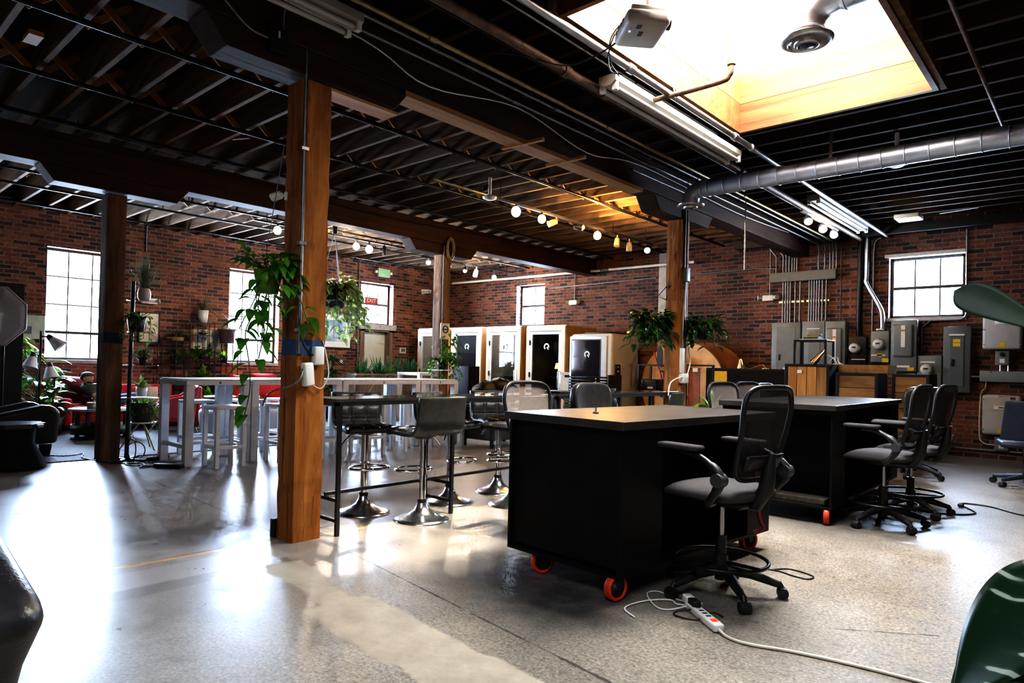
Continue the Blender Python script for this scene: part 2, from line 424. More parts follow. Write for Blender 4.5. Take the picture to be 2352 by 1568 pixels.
# ------------------------------------------------------------------ floor
def floor_mat():
    m, nt, b = nodes('polished_concrete')
    tc = N(nt, 'ShaderNodeTexCoord'); sp = N(nt, 'ShaderNodeSeparateXYZ'); nt.links.new(tc.outputs['Object'], sp.inputs[0])
    X, Y = sp.outputs['X'], sp.outputs['Y']; V = tc.outputs['Object']
    n1 = noise(nt, V, .8, 5, .6).outputs['Fac']; n2 = noise(nt, V, 6, 6, .65).outputs['Fac']; n3 = noise(nt, V, 70, 4, .7).outputs['Fac']; n4 = noise(nt, V, 2.2, 4, .6).outputs['Fac']
    c = ramp(nt, n1, [(.3, (.20, .186, .168)), (.55, (.28, .26, .234)), (.75, (.36, .333, .297))]).outputs[0]
    c = mix(nt, .6, c, ramp(nt, n2, [(.3, (.72, .70, .68)), (.7, (1.15, 1.12, 1.08))]).outputs[0], 'MULTIPLY')
    # exposed aggregate on the slab towards the right
    right = math_(nt, 'MULTIPLY_ADD', math_(nt, 'ADD', X, math_(nt, 'MULTIPLY', n4, 1.2)), .8, 2.1, clamp=True)
    spk = ramp(nt, n3, [(.36, (.45, .42, .40)), (.52, (1, 1, 1)), (.70, (1.75, 1.6, 1.45))]).outputs[0]
    c = mix(nt, math_(nt, 'MULTIPLY_ADD', right, .55, .25), c, spk, 'MULTIPLY')
    n5 = noise(nt, V, 24, 3, .75).outputs['Fac']
    c = mix(nt, math_(nt, 'MULTIPLY_ADD', right, .5, .12), c, ramp(nt, n5, [(.33, (.5, .47, .45)), (.48, (1, 1, 1)), (.64, (1, 1, 1)), (.76, (1.9, 1.75, 1.55))]).outputs[0], 'MULTIPLY')
    # scattered dark pits
    vo = N(nt, 'ShaderNodeTexVoronoi'); vo.inputs['Scale'].default_value = 5; nt.links.new(V, vo.inputs['Vector'])
    pit = math_(nt, 'MULTIPLY', math_(nt, 'LESS_THAN', vo.outputs['Distance'], .06), math_(nt, 'GREATER_THAN', n4, .6))
    c = mix(nt, math_(nt, 'MULTIPLY', pit, .6), c, (.05, .045, .04))
    # dirt under and around the workbenches
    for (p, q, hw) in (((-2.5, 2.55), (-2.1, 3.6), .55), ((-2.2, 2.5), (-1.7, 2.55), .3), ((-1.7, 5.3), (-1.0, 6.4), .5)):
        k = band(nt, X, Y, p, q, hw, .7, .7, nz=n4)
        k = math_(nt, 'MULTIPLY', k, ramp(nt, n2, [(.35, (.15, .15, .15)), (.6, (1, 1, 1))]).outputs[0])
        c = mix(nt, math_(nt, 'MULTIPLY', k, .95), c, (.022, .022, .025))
    # strips of different pours running along the slab edge
    c = mix(nt, math_(nt, 'MULTIPLY', band(nt, X, Y, (-3.82, -3), (-3.74, 2.1), .14, .02, .03, nz=n2), .45), c, (.40, .39, .38))
    c = mix(nt, math_(nt, 'MULTIPLY', band(nt, X, Y, (-3.62, -3), (-3.52, 2.05), .07, .02, .05, nz=n2), .6), c, (.17, .15, .125))
    yl = band(nt, X, Y, (-4.05, 1.0), (-3.95, 2.2), .022, .015, .09, nz=n2)
    c = mix(nt, math_(nt, 'MULTIPLY', yl, .85), c, (.62, .36, .07))
    c = mix(nt, math_(nt, 'MULTIPLY', band(nt, X, Y, (-3.9, 2.5), (-3.72, 5.2), .03, .015, .1, nz=n2), .6), c, (.55, .42, .15))
    # pale repair patch from the post towards the camera
    pa = band(nt, X, Y, (-3.50, 1.98), (-2.6, 1.84), .10, .02, .22, nz=n4)
    pb = band(nt, X, Y, (-2.75, 1.86), (-0.9, 1.62), .18, .02, .30, nz=n4)
    pm = math_(nt, 'MAXIMUM', pa, pb)
    pc = ramp(nt, n2, [(.3, (.30, .265, .21)), (.7, (.43, .385, .315))]).outputs[0]
    c = mix(nt, math_(nt, 'MULTIPLY', pm, .9), c, pc)
    # joints and cracks
    cr = None
    for (p, q, w) in (((-7.9, 2.50), (-4.05, 2.28), .006), ((-3.7, 2.42), (-1.3, 2.08), .005), ((-4.05, -4), (-3.98, 12), .004), ((-8.3, -2), (-8.3, 12), .004), ((-.95, 3.22), (-.55, 3.5), .006), ((-6.4, -4), (-6.2, 6), .003)):
        k = band(nt, X, Y, p, q, w, .006, .05, nz=n2)
        cr = k if cr is None else math_(nt, 'MAXIMUM', cr, k)
    c = mix(nt, math_(nt, 'MULTIPLY', cr, .8), c, (.03, .027, .025))
    nt.links.new(c, b.inputs['Base Color'])
    ro = math_(nt, 'ADD', math_(nt, 'MULTIPLY_ADD', n2, .28, .18), math_(nt, 'MULTIPLY', pm, .25))
    ro = math_(nt, 'ADD', ro, math_(nt, 'MULTIPLY', right, .10))
    nt.links.new(ro, b.inputs['Roughness'])
    h = math_(nt, 'ADD', math_(nt, 'MULTIPLY', n2, .6), math_(nt, 'MULTIPLY', n3, math_(nt, 'MULTIPLY_ADD', right, .35, .12)))
    h = math_(nt, 'SUBTRACT', h, math_(nt, 'MULTIPLY', pit, .5))
    bump(nt, b, h, .004, .5)
    return m
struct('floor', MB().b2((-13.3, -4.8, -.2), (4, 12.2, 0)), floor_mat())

# ------------------------------------------------------------------ walls with window openings
XL, YB, ZT = -12.86, 11.72, 3.78
def wall_holes(axis, a0, a1, t0, t1, holes):
    """wall along axis between a0..a1, thickness t0..t1, holes (h0,h1,z0,z1) sorted"""
    mb = MB(); cur = a0
    def bx(u0, u1, z0, z1):
        if u1 - u0 < 1e-4 or z1 - z0 < 1e-4: return
        if axis == 'Y': mb.b2((t0, u0, z0), (t1, u1, z1))
        else: mb.b2((u0, t0, z0), (u1, t1, z1))
    for (h0, h1, z0, z1) in holes:
        bx(cur, h0, 0, ZT); bx(h0, h1, 0, z0); bx(h0, h1, z1, ZT); cur = h1
    bx(cur, a1, 0, ZT); return mb
W1, W2, W3 = (2.97, 4.03, 1.08, 2.93), (5.99, 7.05, 1.1, 2.95), (9.07, 10.0, 0, 3.04)
W_ADDED = (0.1, 1.2, 1.08, 2.93)  # added window out of view, put in as an extra light source
W4, W5 = (-10.42, -9.57, 2.1, 3.06), (-2.60, -1.60, 2.05, 3.0)
struct('wall_left', wall_holes('Y', -4.8, 12.2, XL, XL - .36, [W_ADDED, W1, W2, W3]), BRICK_L)
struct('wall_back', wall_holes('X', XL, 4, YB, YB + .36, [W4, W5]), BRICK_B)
struct('wall_right', MB().b2((3.6, -4.8, 0), (3.9, 11.72, ZT)), BRICK_L)
struct('wall_front', MB().b2((XL, -4.8, 0), (3.6, -4.5, ZT)), BRICK_B)
# roof deck with the skylight opening
SK = (-2.66, -1.08, 3.42, 6.15)
FILL_SK = (-.9, 1.6, -2.6, -.2)      # added unseen roof opening behind the camera, carries fill light
dk = MB()
for (x0, x1, y0, y1) in ((XL - .3, SK[0] - .05, -4.8, 12.1), (SK[1] + .05, 4, SK[3], 12.1), (SK[1] + .05, 4, FILL_SK[3], SK[3]), (SK[0] - .05, SK[1] + .05, SK[3] + .05, 12.1), (SK[0] - .05, SK[1] + .05, -4.8, SK[2] - .05), (SK[1] + .05, 4, -4.8, FILL_SK[2]), (FILL_SK[1], 4, FILL_SK[2], FILL_SK[3]), (SK[1] + .05, FILL_SK[0], FILL_SK[2], FILL_SK[3])):
    dk.b2((x0, y0, ZT), (x1, y1, ZT + .06))
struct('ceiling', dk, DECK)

FRAMED = mat('dark_steel_sash', (.05, .05, .055), .5, .3, .2, 20)
FRAMEW = mat('painted_sash', (.55, .54, .52), .5, 0, .1, 20)
def window(n, axis, u0, u1, z0, z1, t, cols, rows, fm, rail=None, sill=True):
    root = bpy.data.objects.new('window_%d' % n, None); COL.objects.link(root); root['kind'] = 'structure'
    def P(u, z, d=0): return (t + d, u, z) if axis == 'Y' else (u, t + d, z)
    fr = MB(); w = .045
    for (a, b_, c, d) in ((u0, u0 + w, z0, z1), (u1 - w, u1, z0, z1), (u0, u1, z0, z0 + w), (u0, u1, z1 - w, z1)):
        fr.b2(P(a, c, -.03), P(b_, d, .03))
    fr.build('window_frame', fm, root)
    mu = MB()
    for i in range(1, cols):
        u = u0 + (u1 - u0) * i / cols; mu.b2(P(u - .009, z0, -.012), P(u + .009, z1, .012))
    for j in range(1, rows):
        z = z0 + (z1 - z0) * j / rows; h = .022 if rail == j else .009
        mu.b2(P(u0, z - h, -.014), P(u1, z + h, .014))
    mu.build('muntin', fm, root)
    MB().b2(P(u0 + .02, z0 + .02, -.003), P(u1 - .02, z1 - .02, .003)).build('pane', PANE, root)
    return root
TW = XL - .2
window(1, 'Y', *W1, TW, 3, 4, FRAMED, 1); window(2, 'Y', *W2, TW, 3, 4, FRAMED, 1)
window(3, 'Y', W3[0], W3[1], 2.06, 3.04, TW, 3, 2, FRAMED, 1)
window(4, 'X', *W4, YB + .2, 2, 2, FRAMED, 1); window(5, 'X', *W5, YB + .16, 3, 2, FRAMED, 1)
window(6, 'Y', *W_ADDED, TW, 3, 4, FRAMED, 1)  # the added, unseen window
SILL = mat('stone_sill', (.42, .40, .37), .8, 0, .2, 9, .3)
sl = MB()
for (a, b_, z) in ((W1[0], W1[1], W1[2]), (W2[0], W2[1], W2[2])): sl.b2((XL - .33, a, z - .05), (XL + .03, b_, z + .005))
struct('trim_1', sl, SILL)
s2 = MB(); s2.b2((W4[0], YB - .02, W4[2] - .05), (W4[1], YB + .3, W4[2] + .003)); s2.b2((W5[0] - .04, YB - .02, W5[2] - .05), (W5[1] + .03, YB + .3, W5[2] + .003))
s2.b2((W5[0] - .06, YB - .02, W5[3] - .003), (W5[1], YB + .1, W5[3] + .05))
struct('trim_2', s2, FRAMEW)
# white door under the transom
dr = bpy.data.objects.new('door_1', None); COL.objects.link(dr); dr['kind'] = 'structure'
DOORW = mat('white_door_paint', (.62, .64, .60), .5, 0, .05, 6)
bevel(MB().b2((XL - .2, W3[0] + .11, .01), (XL - .15, W3[1] - .11, 1.9)).build('door_panel', DOORW, dr), .006)
df = MB()
for (a, b_, c, d) in ((W3[0], W3[0] + .11, 0, 2.06), (W3[1] - .11, W3[1], 0, 2.06), (W3[0], W3[1], 1.9, 2.06)): df.b2((XL - .26, a, c), (XL + .02, b_, d))
df.build('door_frame', PLANK, dr)
MB().cyl((XL - .15, 9.8, 1.0), (XL - .09, 9.8, 1.0), .022).build('door_handle', STEEL, dr)

# ------------------------------------------------------------------ light
wd = bpy.data.worlds.new('World'); SC.world = wd; wd.use_nodes = True
bg = wd.node_tree.nodes['Background']
sky = wd.node_tree.nodes.new('ShaderNodeTexSky'); sky.sky_type = 'HOSEK_WILKIE'; sky.turbidity = 6; sky.ground_albedo = .5; sky.sun_direction = (-.3, -.5, .8)
mxw = wd.node_tree.nodes.new('ShaderNodeMix'); mxw.data_type = 'RGBA'; mxw.inputs[0].default_value = .75
wd.node_tree.links.new(sky.outputs[0], mxw.inputs[6]); mxw.inputs[7].default_value = (.80, .90, 1.0, 1)
wd.node_tree.links.new(mxw.outputs[2], bg.inputs['Color'])
bg.inputs['Strength'].default_value = 4.5
wd.cycles.sampling_method = 'NONE'
def area(name, loc, rot, sx, sy, power, color, spread=PI, portal=False):
    l = bpy.data.lights.new(name, 'AREA'); l.shape = 'RECTANGLE'; l.size = sx; l.size_y = sy; l.energy = power; l.color = color
    l.spread = spread
    if portal: l.cycles.is_portal = True
    o = bpy.data.objects.new(name, l); COL.objects.link(o); o.location = loc; o.rotation_euler = rot; return o
BLUEW = (.66, .80, 1.0)
for k, w in enumerate((W_ADDED, W1, W2, (9.07, 10.0, 2.06, 3.04))):
    area('daylight', (XL - .45, (w[0] + w[1]) / 2, (w[2] + w[3]) / 2), (PI / 2, 0, -PI / 2), w[1] - w[0], w[3] - w[2], (120, 620, 620, 280)[k], BLUEW)  # first of these lights the added window, the others real ones
for w in (W4, W5):
    area('daylight', ((w[0] + w[1]) / 2, YB + .45, (w[2] + w[3]) / 2), (-PI / 2, 0, 0), w[1] - w[0], w[3] - w[2], 260, BLUEW)
area('skylight_and_fill', ((SK[0] + SK[1]) / 2, (SK[2] + SK[3]) / 2, 4.45), (0, 0, 0), SK[1] - SK[0] - .1, SK[3] - SK[2] - .1, 540, (1, .92, .80))
area('skylight_and_fill', ((FILL_SK[0] + FILL_SK[1]) / 2, (FILL_SK[2] + FILL_SK[3]) / 2, 4.3), (0, 0, 0), FILL_SK[1] - FILL_SK[0] - .1, FILL_SK[3] - FILL_SK[2] - .1, 150, (.95, .97, 1))  # added fill light above the unseen opening behind the camera

sn = bpy.data.lights.new('sun', 'SUN'); sn.energy = 6; sn.color = (1, .84, .62); sn.angle = math.radians(4)
so = bpy.data.objects.new('sun', sn); COL.objects.link(so); so.rotation_euler = Vector((-1.45, -1.0, -3.46)).to_track_quat('-Z', 'Y').to_euler()

# ------------------------------------------------------------------ camera
cam = bpy.data.cameras.new('Camera'); co = bpy.data.objects.new('Camera', cam); COL.objects.link(co)
def cam_axes(yaw, pitch, roll):
    f = Vector((-math.sin(yaw) * math.cos(pitch), math.cos(yaw) * math.cos(pitch), math.sin(pitch)))
    r = Vector((math.cos(yaw), math.sin(yaw), 0)); u = r.cross(f)
    c, s = math.cos(roll), math.sin(roll)
    return c * r - s * u, s * r + c * u, f
r_, u_, f_ = cam_axes(math.radians(41.903), math.radians(.534), math.radians(-1.383))
co.matrix_world = Matrix(((r_.x, u_.x, -f_.x, 0), (r_.y, u_.y, -f_.y, 0), (r_.z, u_.z, -f_.z, 1.15), (0, 0, 0, 1)))
cam.sensor_width = 36; cam.lens = 1530 / 2352 * 36; cam.shift_y = (827.7 - 784) / 2352
cam.clip_start = .05; cam.clip_end = 100
SC.camera = co
SC.view_settings.view_transform = 'Standard'; SC.view_settings.look = 'High Contrast'; SC.view_settings.exposure = 0.25
try:
    SC.cycles.use_denoising = True; SC.cycles.denoiser = 'OPENIMAGEDENOISE'
    SC.cycles.use_adaptive_sampling = True; SC.cycles.adaptive_threshold = .12; SC.cycles.adaptive_min_samples = 12
    SC.cycles.max_bounces = 6; SC.cycles.diffuse_bounces = 3; SC.cycles.glossy_bounces = 3; SC.cycles.transparent_max_bounces = 12
    SC.cycles.sample_clamp_indirect = 8; SC.cycles.caustics_reflective = False; SC.cycles.caustics_refractive = False
except Exception: pass
# ------------------------------------------------------------------ timber roof structure
G1, G2 = -3.93, -8.28
for gx, lb in ((G1, 'long dark timber girder over the bar table, nearer of two'), (G2, 'long dark timber girder over the lounge edge, farther of two')):
    mb = MB().b2((gx - .13, -1.2, 3.13), (gx + .13, 11.70, 3.48))
    bevel(one('timber_girder', mb, GIRD, lb, 'beam'), .008)
POSTS = [(G1, 2.33, 'big orange rough-hewn post beside the near end of the bar table', POST), (G2 - .04, 2.54, 'dark post at the rug edge beside the black armchair', POSTD),
         (G1 + .03, 7.30, 'orange post with hanging plants at the far end of the bar table', POSTB), (G2 + .06, 7.38, 'pale brown post in front of the wooden phone booths', POSTP)]
tx = bpy.data.textures.new('hewn', 'CLOUDS'); tx.noise_scale = .09
def post_mesh(w, z0, z1, n=60):
    mb = MB()
    def sq(i, k):
        return None
    vs = []; fs = []; per = []
    q = 5
    for (ax, ay, bx_, by) in ((-1, -1, 1, -1), (1, -1, 1, 1), (1, 1, -1, 1), (-1, 1, -1, -1)):
        for j in range(q): per.append((ax + (bx_ - ax) * j / q, ay + (by - ay) * j / q))
    m_ = len(per)
    for i in range(n + 1):
        z = z0 + (z1 - z0) * i / n
        for (a, c) in per:
            k = .965 if (abs(a) == 1 and abs(c) == 1) else 1
            vs.append((a * w / 2 * k, c * w / 2 * k, z))
    for i in range(n):
        for j in range(m_):
            fs.append((i * m_ + j, i * m_ + (j + 1) % m_, (i + 1) * m_ + (j + 1) % m_, (i + 1) * m_ + j))
    mb.add(vs, fs, False); mb.add(vs[-m_:], [tuple(range(m_))]); return mb
for k, (px, py, lb, pm) in enumerate(POSTS):
    o = one('timber_post', post_mesh(.205 if k == 0 else .2, 0, 2.955), pm, lb, 'post', None, (px, py, 0))
    d = o.modifiers.new('Hewn', 'DISPLACE'); d.texture = tx; d.strength = .018 if k == 0 else .012; d.mid_level = .5; d.texture_coords = 'GLOBAL'
    mb = MB(); L = .74
    mb.poly([(-.12, -L, 3.128), (-.12, -L + .13, 2.967), (-.12, L - .13, 2.967), (-.12, L, 3.128)], .24, (1, 0, 0))
    gx = G1 if k in (0, 2) else G2
    c = one('timber_corbel', mb, GIRD, 'dark timber corbel on top of the ' + ('big orange post beside the bar table', 'dark post by the armchair', 'orange post with hanging plants', 'pale post by the phone booths')[k], 'beam', None, (gx, py, 0))
    fix_normals(c); bevel(c, .006)
# joists, one object each
def joist(x0, x1, y, m, label, group):
    L = x1 - x0
    key = (round(L, 2), m.name)
    if key not in JM:
        o = MB().box((0, 0, 0), (L, .046, .28)).build('ceiling_joist', m); bevel(o, .004, 1); JM[key] = o
    else:
        o = JM[key].copy(); COL.objects.link(o)
    o.location = ((x0 + x1) / 2, y, 3.625 + random.uniform(-.006, .006)); tag(o, label, 'joist', group)
JM = {}; JD = {}
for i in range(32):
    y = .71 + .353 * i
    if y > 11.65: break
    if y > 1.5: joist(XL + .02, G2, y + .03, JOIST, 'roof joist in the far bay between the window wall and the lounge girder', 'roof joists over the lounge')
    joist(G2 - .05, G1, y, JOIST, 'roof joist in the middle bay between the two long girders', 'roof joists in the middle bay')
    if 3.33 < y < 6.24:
        joist(G1 - .04, SK[0] - .06, y + .03, JOIST_SHADE, 'short roof joist between the near girder and the skylight', 'short joists left of the skylight')
        if y > 3.4: joist(SK[1] + .06, 3.5, y + .03, JOIST_SHADE, 'shade-darkened roof joist to the right of the skylight', 'joists right of the skylight')
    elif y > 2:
        joist(G1 - .04, 3.5, y + .03, JOIST_SHADE, 'roof joist in the right bay beyond the skylight', 'roof joists in the right bay')
# cross bridging between joists
bm_ = MB()
bm_.beam((0, .03, -.125), (0, .323, .125), .05, .018, (1, 0, 0)); bm_.beam((.06, .03, .125), (.06, .323, -.125), .05, .018, (1, 0, 0))
B0 = None
for (x, y0, n, dy, lb, gr) in ((-5.45, 0, 30, 0, 'light cross bridging between middle bay joists, row nearer the post girder', 'cross bridging, near row of the middle bay'), (-6.7, 0, 30, 0, 'light cross bridging between middle bay joists, row nearer the lounge girder', 'cross bridging, far row of the middle bay'), (-10.6, 4, 30, .03, 'light cross bridging between the lounge bay joists', 'cross bridging over the lounge')):
    for i in range(y0, n):
        if B0 is None: o = B0 = bm_.build('cross_bridging', PINE)
        else: o = B0.copy(); COL.objects.link(o)
        o.location = (x, .71 + .353 * i + dy, 3.625); tag(o, lb, 'bridging', gr)
# skylight well
sky_ = bpy.data.objects.new('skylight_well', None); COL.objects.link(sky_); tag(sky_, 'large bright rectangular skylight well lined with stained wood planks', 'skylight')
x0, x1, y0, y1 = SK
SKYP = mat('skylight_white_board', (.88, .86, .80), .7, 0, .04, 3)
for (nm, a, b_, m) in (('lower_plank', 3.44, 3.712, SKYW), ('upper_plank', 3.716, 3.985, SKYW), ('upper_lining', 3.985, 4.38, SKYP)):
    p = MB(); t = .04
    p.b2((x0 - t, y1, a), (x1 + t, y1 + t, b_)); p.b2((x0 - t, y0 - t, a), (x1 + t, y0, b_)); p.b2((x0 - t, y0, a), (x0, y1, b_)); p.b2((x1, y0, a), (x1 + t, y1, b_))
    p.build(nm, m, sky_)
g = MB().b2((x0, y0, 4.365), (x1, y1, 4.378)); g.build('glazing', PANE, sky_)
MB().b2((x0 - .085, y0 - .1, 3.46), (x0 - .042, y1 + .1, 3.76)).build('header_joist', JOISTW, sky_); MB().b2((x1 + .042, y0 - .1, 3.46), (x1 + .085, y1 + .1, 3.76)).build('header_joist', JOISTW, sky_)
# ------------------------------------------------------------------ pipes and conduits under the roof
def pipe(name, x, z, y0, y1, r, m, label, cat='pipe', couplings=(), hang=None):
    t = thing(name, label, cat, (x, y0, z))
    MB().cyl((0, 0, 0), (0, y1 - y0, 0), r, 10).build('pipe_run', m, t)
    for c in couplings:
        MB().cyl((0, c - y0 - .035, 0), (0, c - y0 + .035, 0), r * 1.35, 10).build('coupling', m, t)
    for c in (hang or ()):
        MB().beam((0, c - y0, r * .6), (0, c - y0, 3.50 - z), .012, .003, (1, 0, 0)).build('hanger', BLKMET, t)
    return t
pipe('black_pipe', -5.28, 3.45, .2, 11.6, .022, BLKPIPE, 'black pipe under the middle bay joists, nearest the post girder', hang=(2, 5, 8))
pipe('black_pipe', -6.52, 3.45, .2, 11.6, .022, BLKPIPE, 'black pipe under the middle of the middle bay joists', hang=(2, 5, 8))
pipe('black_pipe', -7.68, 3.45, .2, 11.6, .02, BLKPIPE, 'black pipe close beside the lounge girder', hang=(2, 5, 8))
pipe('sprinkler_pipe', -5.96, 3.34, 5.2, 10.6, .018, BRASSY, 'yellowed thin pipe behind the middle track of spotlights', hang=(6, 9))
pipe('conduit', -3.62, 3.3, 1.2, 11.5, .013, CONDUIT, 'thin steel conduit running closest along the near girder', 'conduit', (4, 7))
pipe('conduit', -3.5, 3.33, 1.2, 11.5, .013, CONDUIT, 'thin steel conduit second from the near girder', 'conduit', (4.4, 7))
pipe('conduit', -3.38, 3.32, .8, 11.5, .017, BRASSY, 'yellowed conduit between the steel conduits and the brown sprinkler pipe', 'conduit', (2.9, 5, 8))
pipe('conduit', -3.2, 3.42, 1, 11.5, .01, BLKPIPE, 'thin dark conduit just left of the brown sprinkler pipe', 'conduit')
t = pipe('sprinkler_pipe', -2.96, 3.3, 1.5, 11.5, .034, RUSTY, 'brown iron sprinkler pipe with a branch into the skylight', couplings=(3.8, 4.3, 6.9), hang=(4.25, 9))
br = MB(); br.tube([(0, 3.16, 0)] + smooth_path([(.3, 3.16, 0), (.78, 3.16, 0.0), (.85, 3.16, .03), (.87, 3.16, .1), (.87, 3.16, .5), (.87, 3.16, 1.4)], 3), .022, 10); br.build('branch_pipe', RUSTY, t)
MB().cyl((.02, 3.16, 0), (.1, 3.16, 0), .04, 10).build('tee_fitting', RUSTY, t); MB().cyl((.87, 3.16, .1), (.87, 3.16, .16), .032, 10).build('elbow_collar', RUSTY, t)
MB().tube([(.42, 3.16, -.03), (.36, 3.12, .42)], .006, 6).build('hanger', WHITE, t); MB().tube([(.42, 3.16, -.03), (.5, 3.18, .36)], .006, 6).build('hanger', WHITE, t)
pipe('conduit', -2.82, 3.42, 1, 6, .009, CONDUIT, 'thin conduit above the middle fluorescent batten', 'conduit')
pipe('silver_pipe', -2.6, 3.32, 1.6, 11.55, .026, STEEL, 'silver pipe running along the left edge of the skylight', couplings=(4.1, 5.9, 6.3), hang=(2.5, 8))
pipe('dark_pipe', -.72, 3.36, 2.5, 7.6, .014, RUSTY, 'thin dark pipe on the ceiling right of the skylight', hang=(3, 6))
pipe('dark_pipe', -.42, 3.34, 5.6, 11.4, .016, BLKPIPE, 'black pipe at the far right of the ceiling beyond the duct', hang=(6.5, 9))
for x, z, lb in ((-9.95, 3.42, 'black pipe over the lounge, nearest its girder'), (-10.9, 3.44, 'black pipe over the lounge, next to the cross bridging'), (-12.3, 3.46, 'dark pipe over the lounge near the window wall')):
    pipe('black_pipe', x, z, 1.6, 11.6, .018, BLKPIPE, lb, hang=(4, 8))
pipe('conduit', -12.80, 3.60, .5, 11.6, .015, CONDUIT, 'steel conduit along the top of the window wall', 'conduit', (3.7, 7))
pipe('conduit', -12.80, 3.53, .5, 11.6, .012, CONDUIT, 'lower thin conduit along the top of the window wall', 'conduit')
# black header and pipe along the top of the back wall
one('black_header', MB().b2((-5.0, 11.42, 3.33), (3.4, 11.56, 3.46)), BLKMET, 'long black horizontal header along the top of the electrical wall', 'beam')
t = thing('white_pipe', 'pale pipe along the top of the back wall above the phone booths', 'pipe', (-12.4, 11.5, 3.22))
MB().cyl((0, 0, 0), (6.6, 0, -.03), .028, 10).build('pipe_run', WARMWHT, t); MB().tube([(0, 0, 0), (-.05, 0, .0), (-.08, 0, .06), (-.08, 0, .4)], .028, 10).build('drop_pipe', STEEL, t)
MB().cyl((4.6, 0, -.02), (4.6, 0, .45), .022, 8).build('riser', RUSTY, t); MB().cyl((4.5, 0, -.02), (4.7, 0, -.02), .04, 8).build('tee_fitting', RUSTY, t)
# loose cables strung along the girders
def cable(name, pts, r, m, label, cat='cable', n=6):
    return one(name, MB().tube(smooth_path(pts, n), r, 6), m, label, cat)
random.seed(3)
cable('cable', [(-3.76, 1.2, 3.36), (-3.77, 2.6, 3.33), (-3.76, 3.2, 3.20), (-3.77, 4.2, 3.35), (-3.76, 5.2, 3.22), (-3.77, 6.2, 3.34), (-3.74, 8.6, 3.28), (-3.76, 10.6, 3.35)], .006, WHITE, 'thin grey cable sagging along the near girder')
cable('cable', [(-8.11, .4, 3.43), (-8.11, 2.5, 3.39), (-8.11, 4, 3.43), (-8.11, 6, 3.36), (-8.11, 9, 3.42), (-8.11, 11.5, 3.38)], .006, BLKPIPE, 'black cable pinned along the lounge girder')
cable('cable', [(-7.60, .3, 3.42), (-7.62, 3, 3.38), (-7.6, 4.2, 3.32), (-7.62, 6, 3.41)], .005, CONDUIT, 'grey cable drooping from the pipe beside the lounge girder')
cable('projector_cable', [(-3.6, 3.3, 3.46), (-3.1, 3.45, 3.33), (-2.7, 3.5, 3.16), (-2.32, 3.5, 3.2), (-2.18, 3.46, 3.32)], .006, BLKPLA, 'black cable sagging from the girder to the projector')

# ------------------------------------------------------------------ ducts
DUCTM = mat('spiral_duct_steel', (.56, .62, .72), .42, .75, .12, 8)
def diffuser(t, c, R):
    MB().lathe([(R, 0), (R * .98, -.012), (R * .72, -.03), (R * .70, -.02), (R * .55, -.02)], c, 28).build('flange', STEEL, t)
    MB().lathe([(R * .52, -.012), (R * .5, -.035), (R * .36, -.045), (R * .34, -.02)], c, 24).build('diffuser_ring', STEEL, t)
    MB().lathe([(R * .28, -.02), (R * .26, -.045), (.001, -.05)], c, 20).build('diffuser_core', DGREY, t)
t = thing('spiral_duct', 'long silver spiral air duct below the skylight with a round diffuser', 'duct', (-3.5, 6.86, 3.17))
R = .092
MB().cyl((.12, 0, 0), (5.2, 0, 0), R, 24).build('duct_run', DUCTM, t)
el = MB().tube([(.14, 0, 0), (.07, 0, -.004), (.015, 0, -.03), (-.015, 0, -.08), (-.02, 0, -.16)], R, 20, caps=False); el.build('duct_elbow', DUCTM, t)
for k in range(26):
    x = .2 + k * .19
    MB().ring((x, 0, 0), R + .002, .005, 24, 5, 'X').build('seam', DUCTM, t)
MB().ring((.13, 0, 0), R + .004, .008, 24, 5, 'X').build('seam', DUCTM, t)
diffuser(t, (-.02, 0, -.16), .15)
MB().beam((1.45, 0, R - .005), (1.45, .02, .36), .03, .003, (0, 1, 0)).build('hanging_strap', STEEL, t)
t = thing('spiral_duct', 'short silver duct elbow with round diffuser hanging in the skylight', 'duct', (-1.42, 4.25, 3.22))
pth = [(0, 0, 0), (0, 0, .07), (.03, -.005, .15), (.10, -.012, .2), (.2, -.02, .215)]
MB().tube(pth, .095, 20, caps=False).build('duct_elbow', DUCTM, t)
MB().cyl((.2, -.02, .215), (2.4, -.22, .23), .1, 24).build('duct_run', DUCTM, t)
for k, p in enumerate(((0, 0, .05), (.05, 0, .17))): MB().ring(p, .098, .006, 20, 5).build('seam', DUCTM, t)
for k in range(8): MB().ring((.22 + k * .26, -.02 - k * .024, .2165), .102, .006, 24, 5, 'X').build('seam', DUCTM, t)
diffuser(t, (0, 0, 0), .155)

# ------------------------------------------------------------------ fluorescent battens
TUBEM = mat('fluorescent_tube', (.46, .45, .43), .4, 0, .03, 5)
HOUS = mat('cream_lamp_housing', (.36, .335, .30), .45, 0, .06, 10)
def batten(x, y0, y1, z, label, m=HOUS):
    t = thing('fluorescent_light', label, 'light', (x, y0, z)); L = y1 - y0
    h = MB(); h.poly([(-.075, 0, .05), (-.075, 0, .0), (-.03, 0, -.03), (.03, 0, -.03), (.075, 0, .0), (.075, 0, .05)], L, (0, 1, 0))
    fix_normals(h.build('housing', m, t))
    for sx in (-.055, .055):
        MB().cyl((sx, .06, -.045), (sx, L - .06, -.045), .017, 10).build('tube', TUBEM, t)
        for yy in (.03, L - .03): MB().box((sx, yy, -.035), (.04, .03, .06)).build('lamp_holder', WHITE, t)
    for yy in (.4, L - .4): MB().beam((0, yy, .05), (0, yy, 3.50 - z), .012, .003, (1, 0, 0)).build('hanger', BLKMET, t)
batten(-3.55, .5, 2.42, 3.27, 'cream twin tube fluorescent light above the near girder, top of view')
batten(-2.80, 4.1, 6.35, 3.28, 'unlit twin tube fluorescent light left of the skylight')
batten(-2.78, 8.65, 10.9, 3.34, 'unlit fluorescent light near the electrical wall')

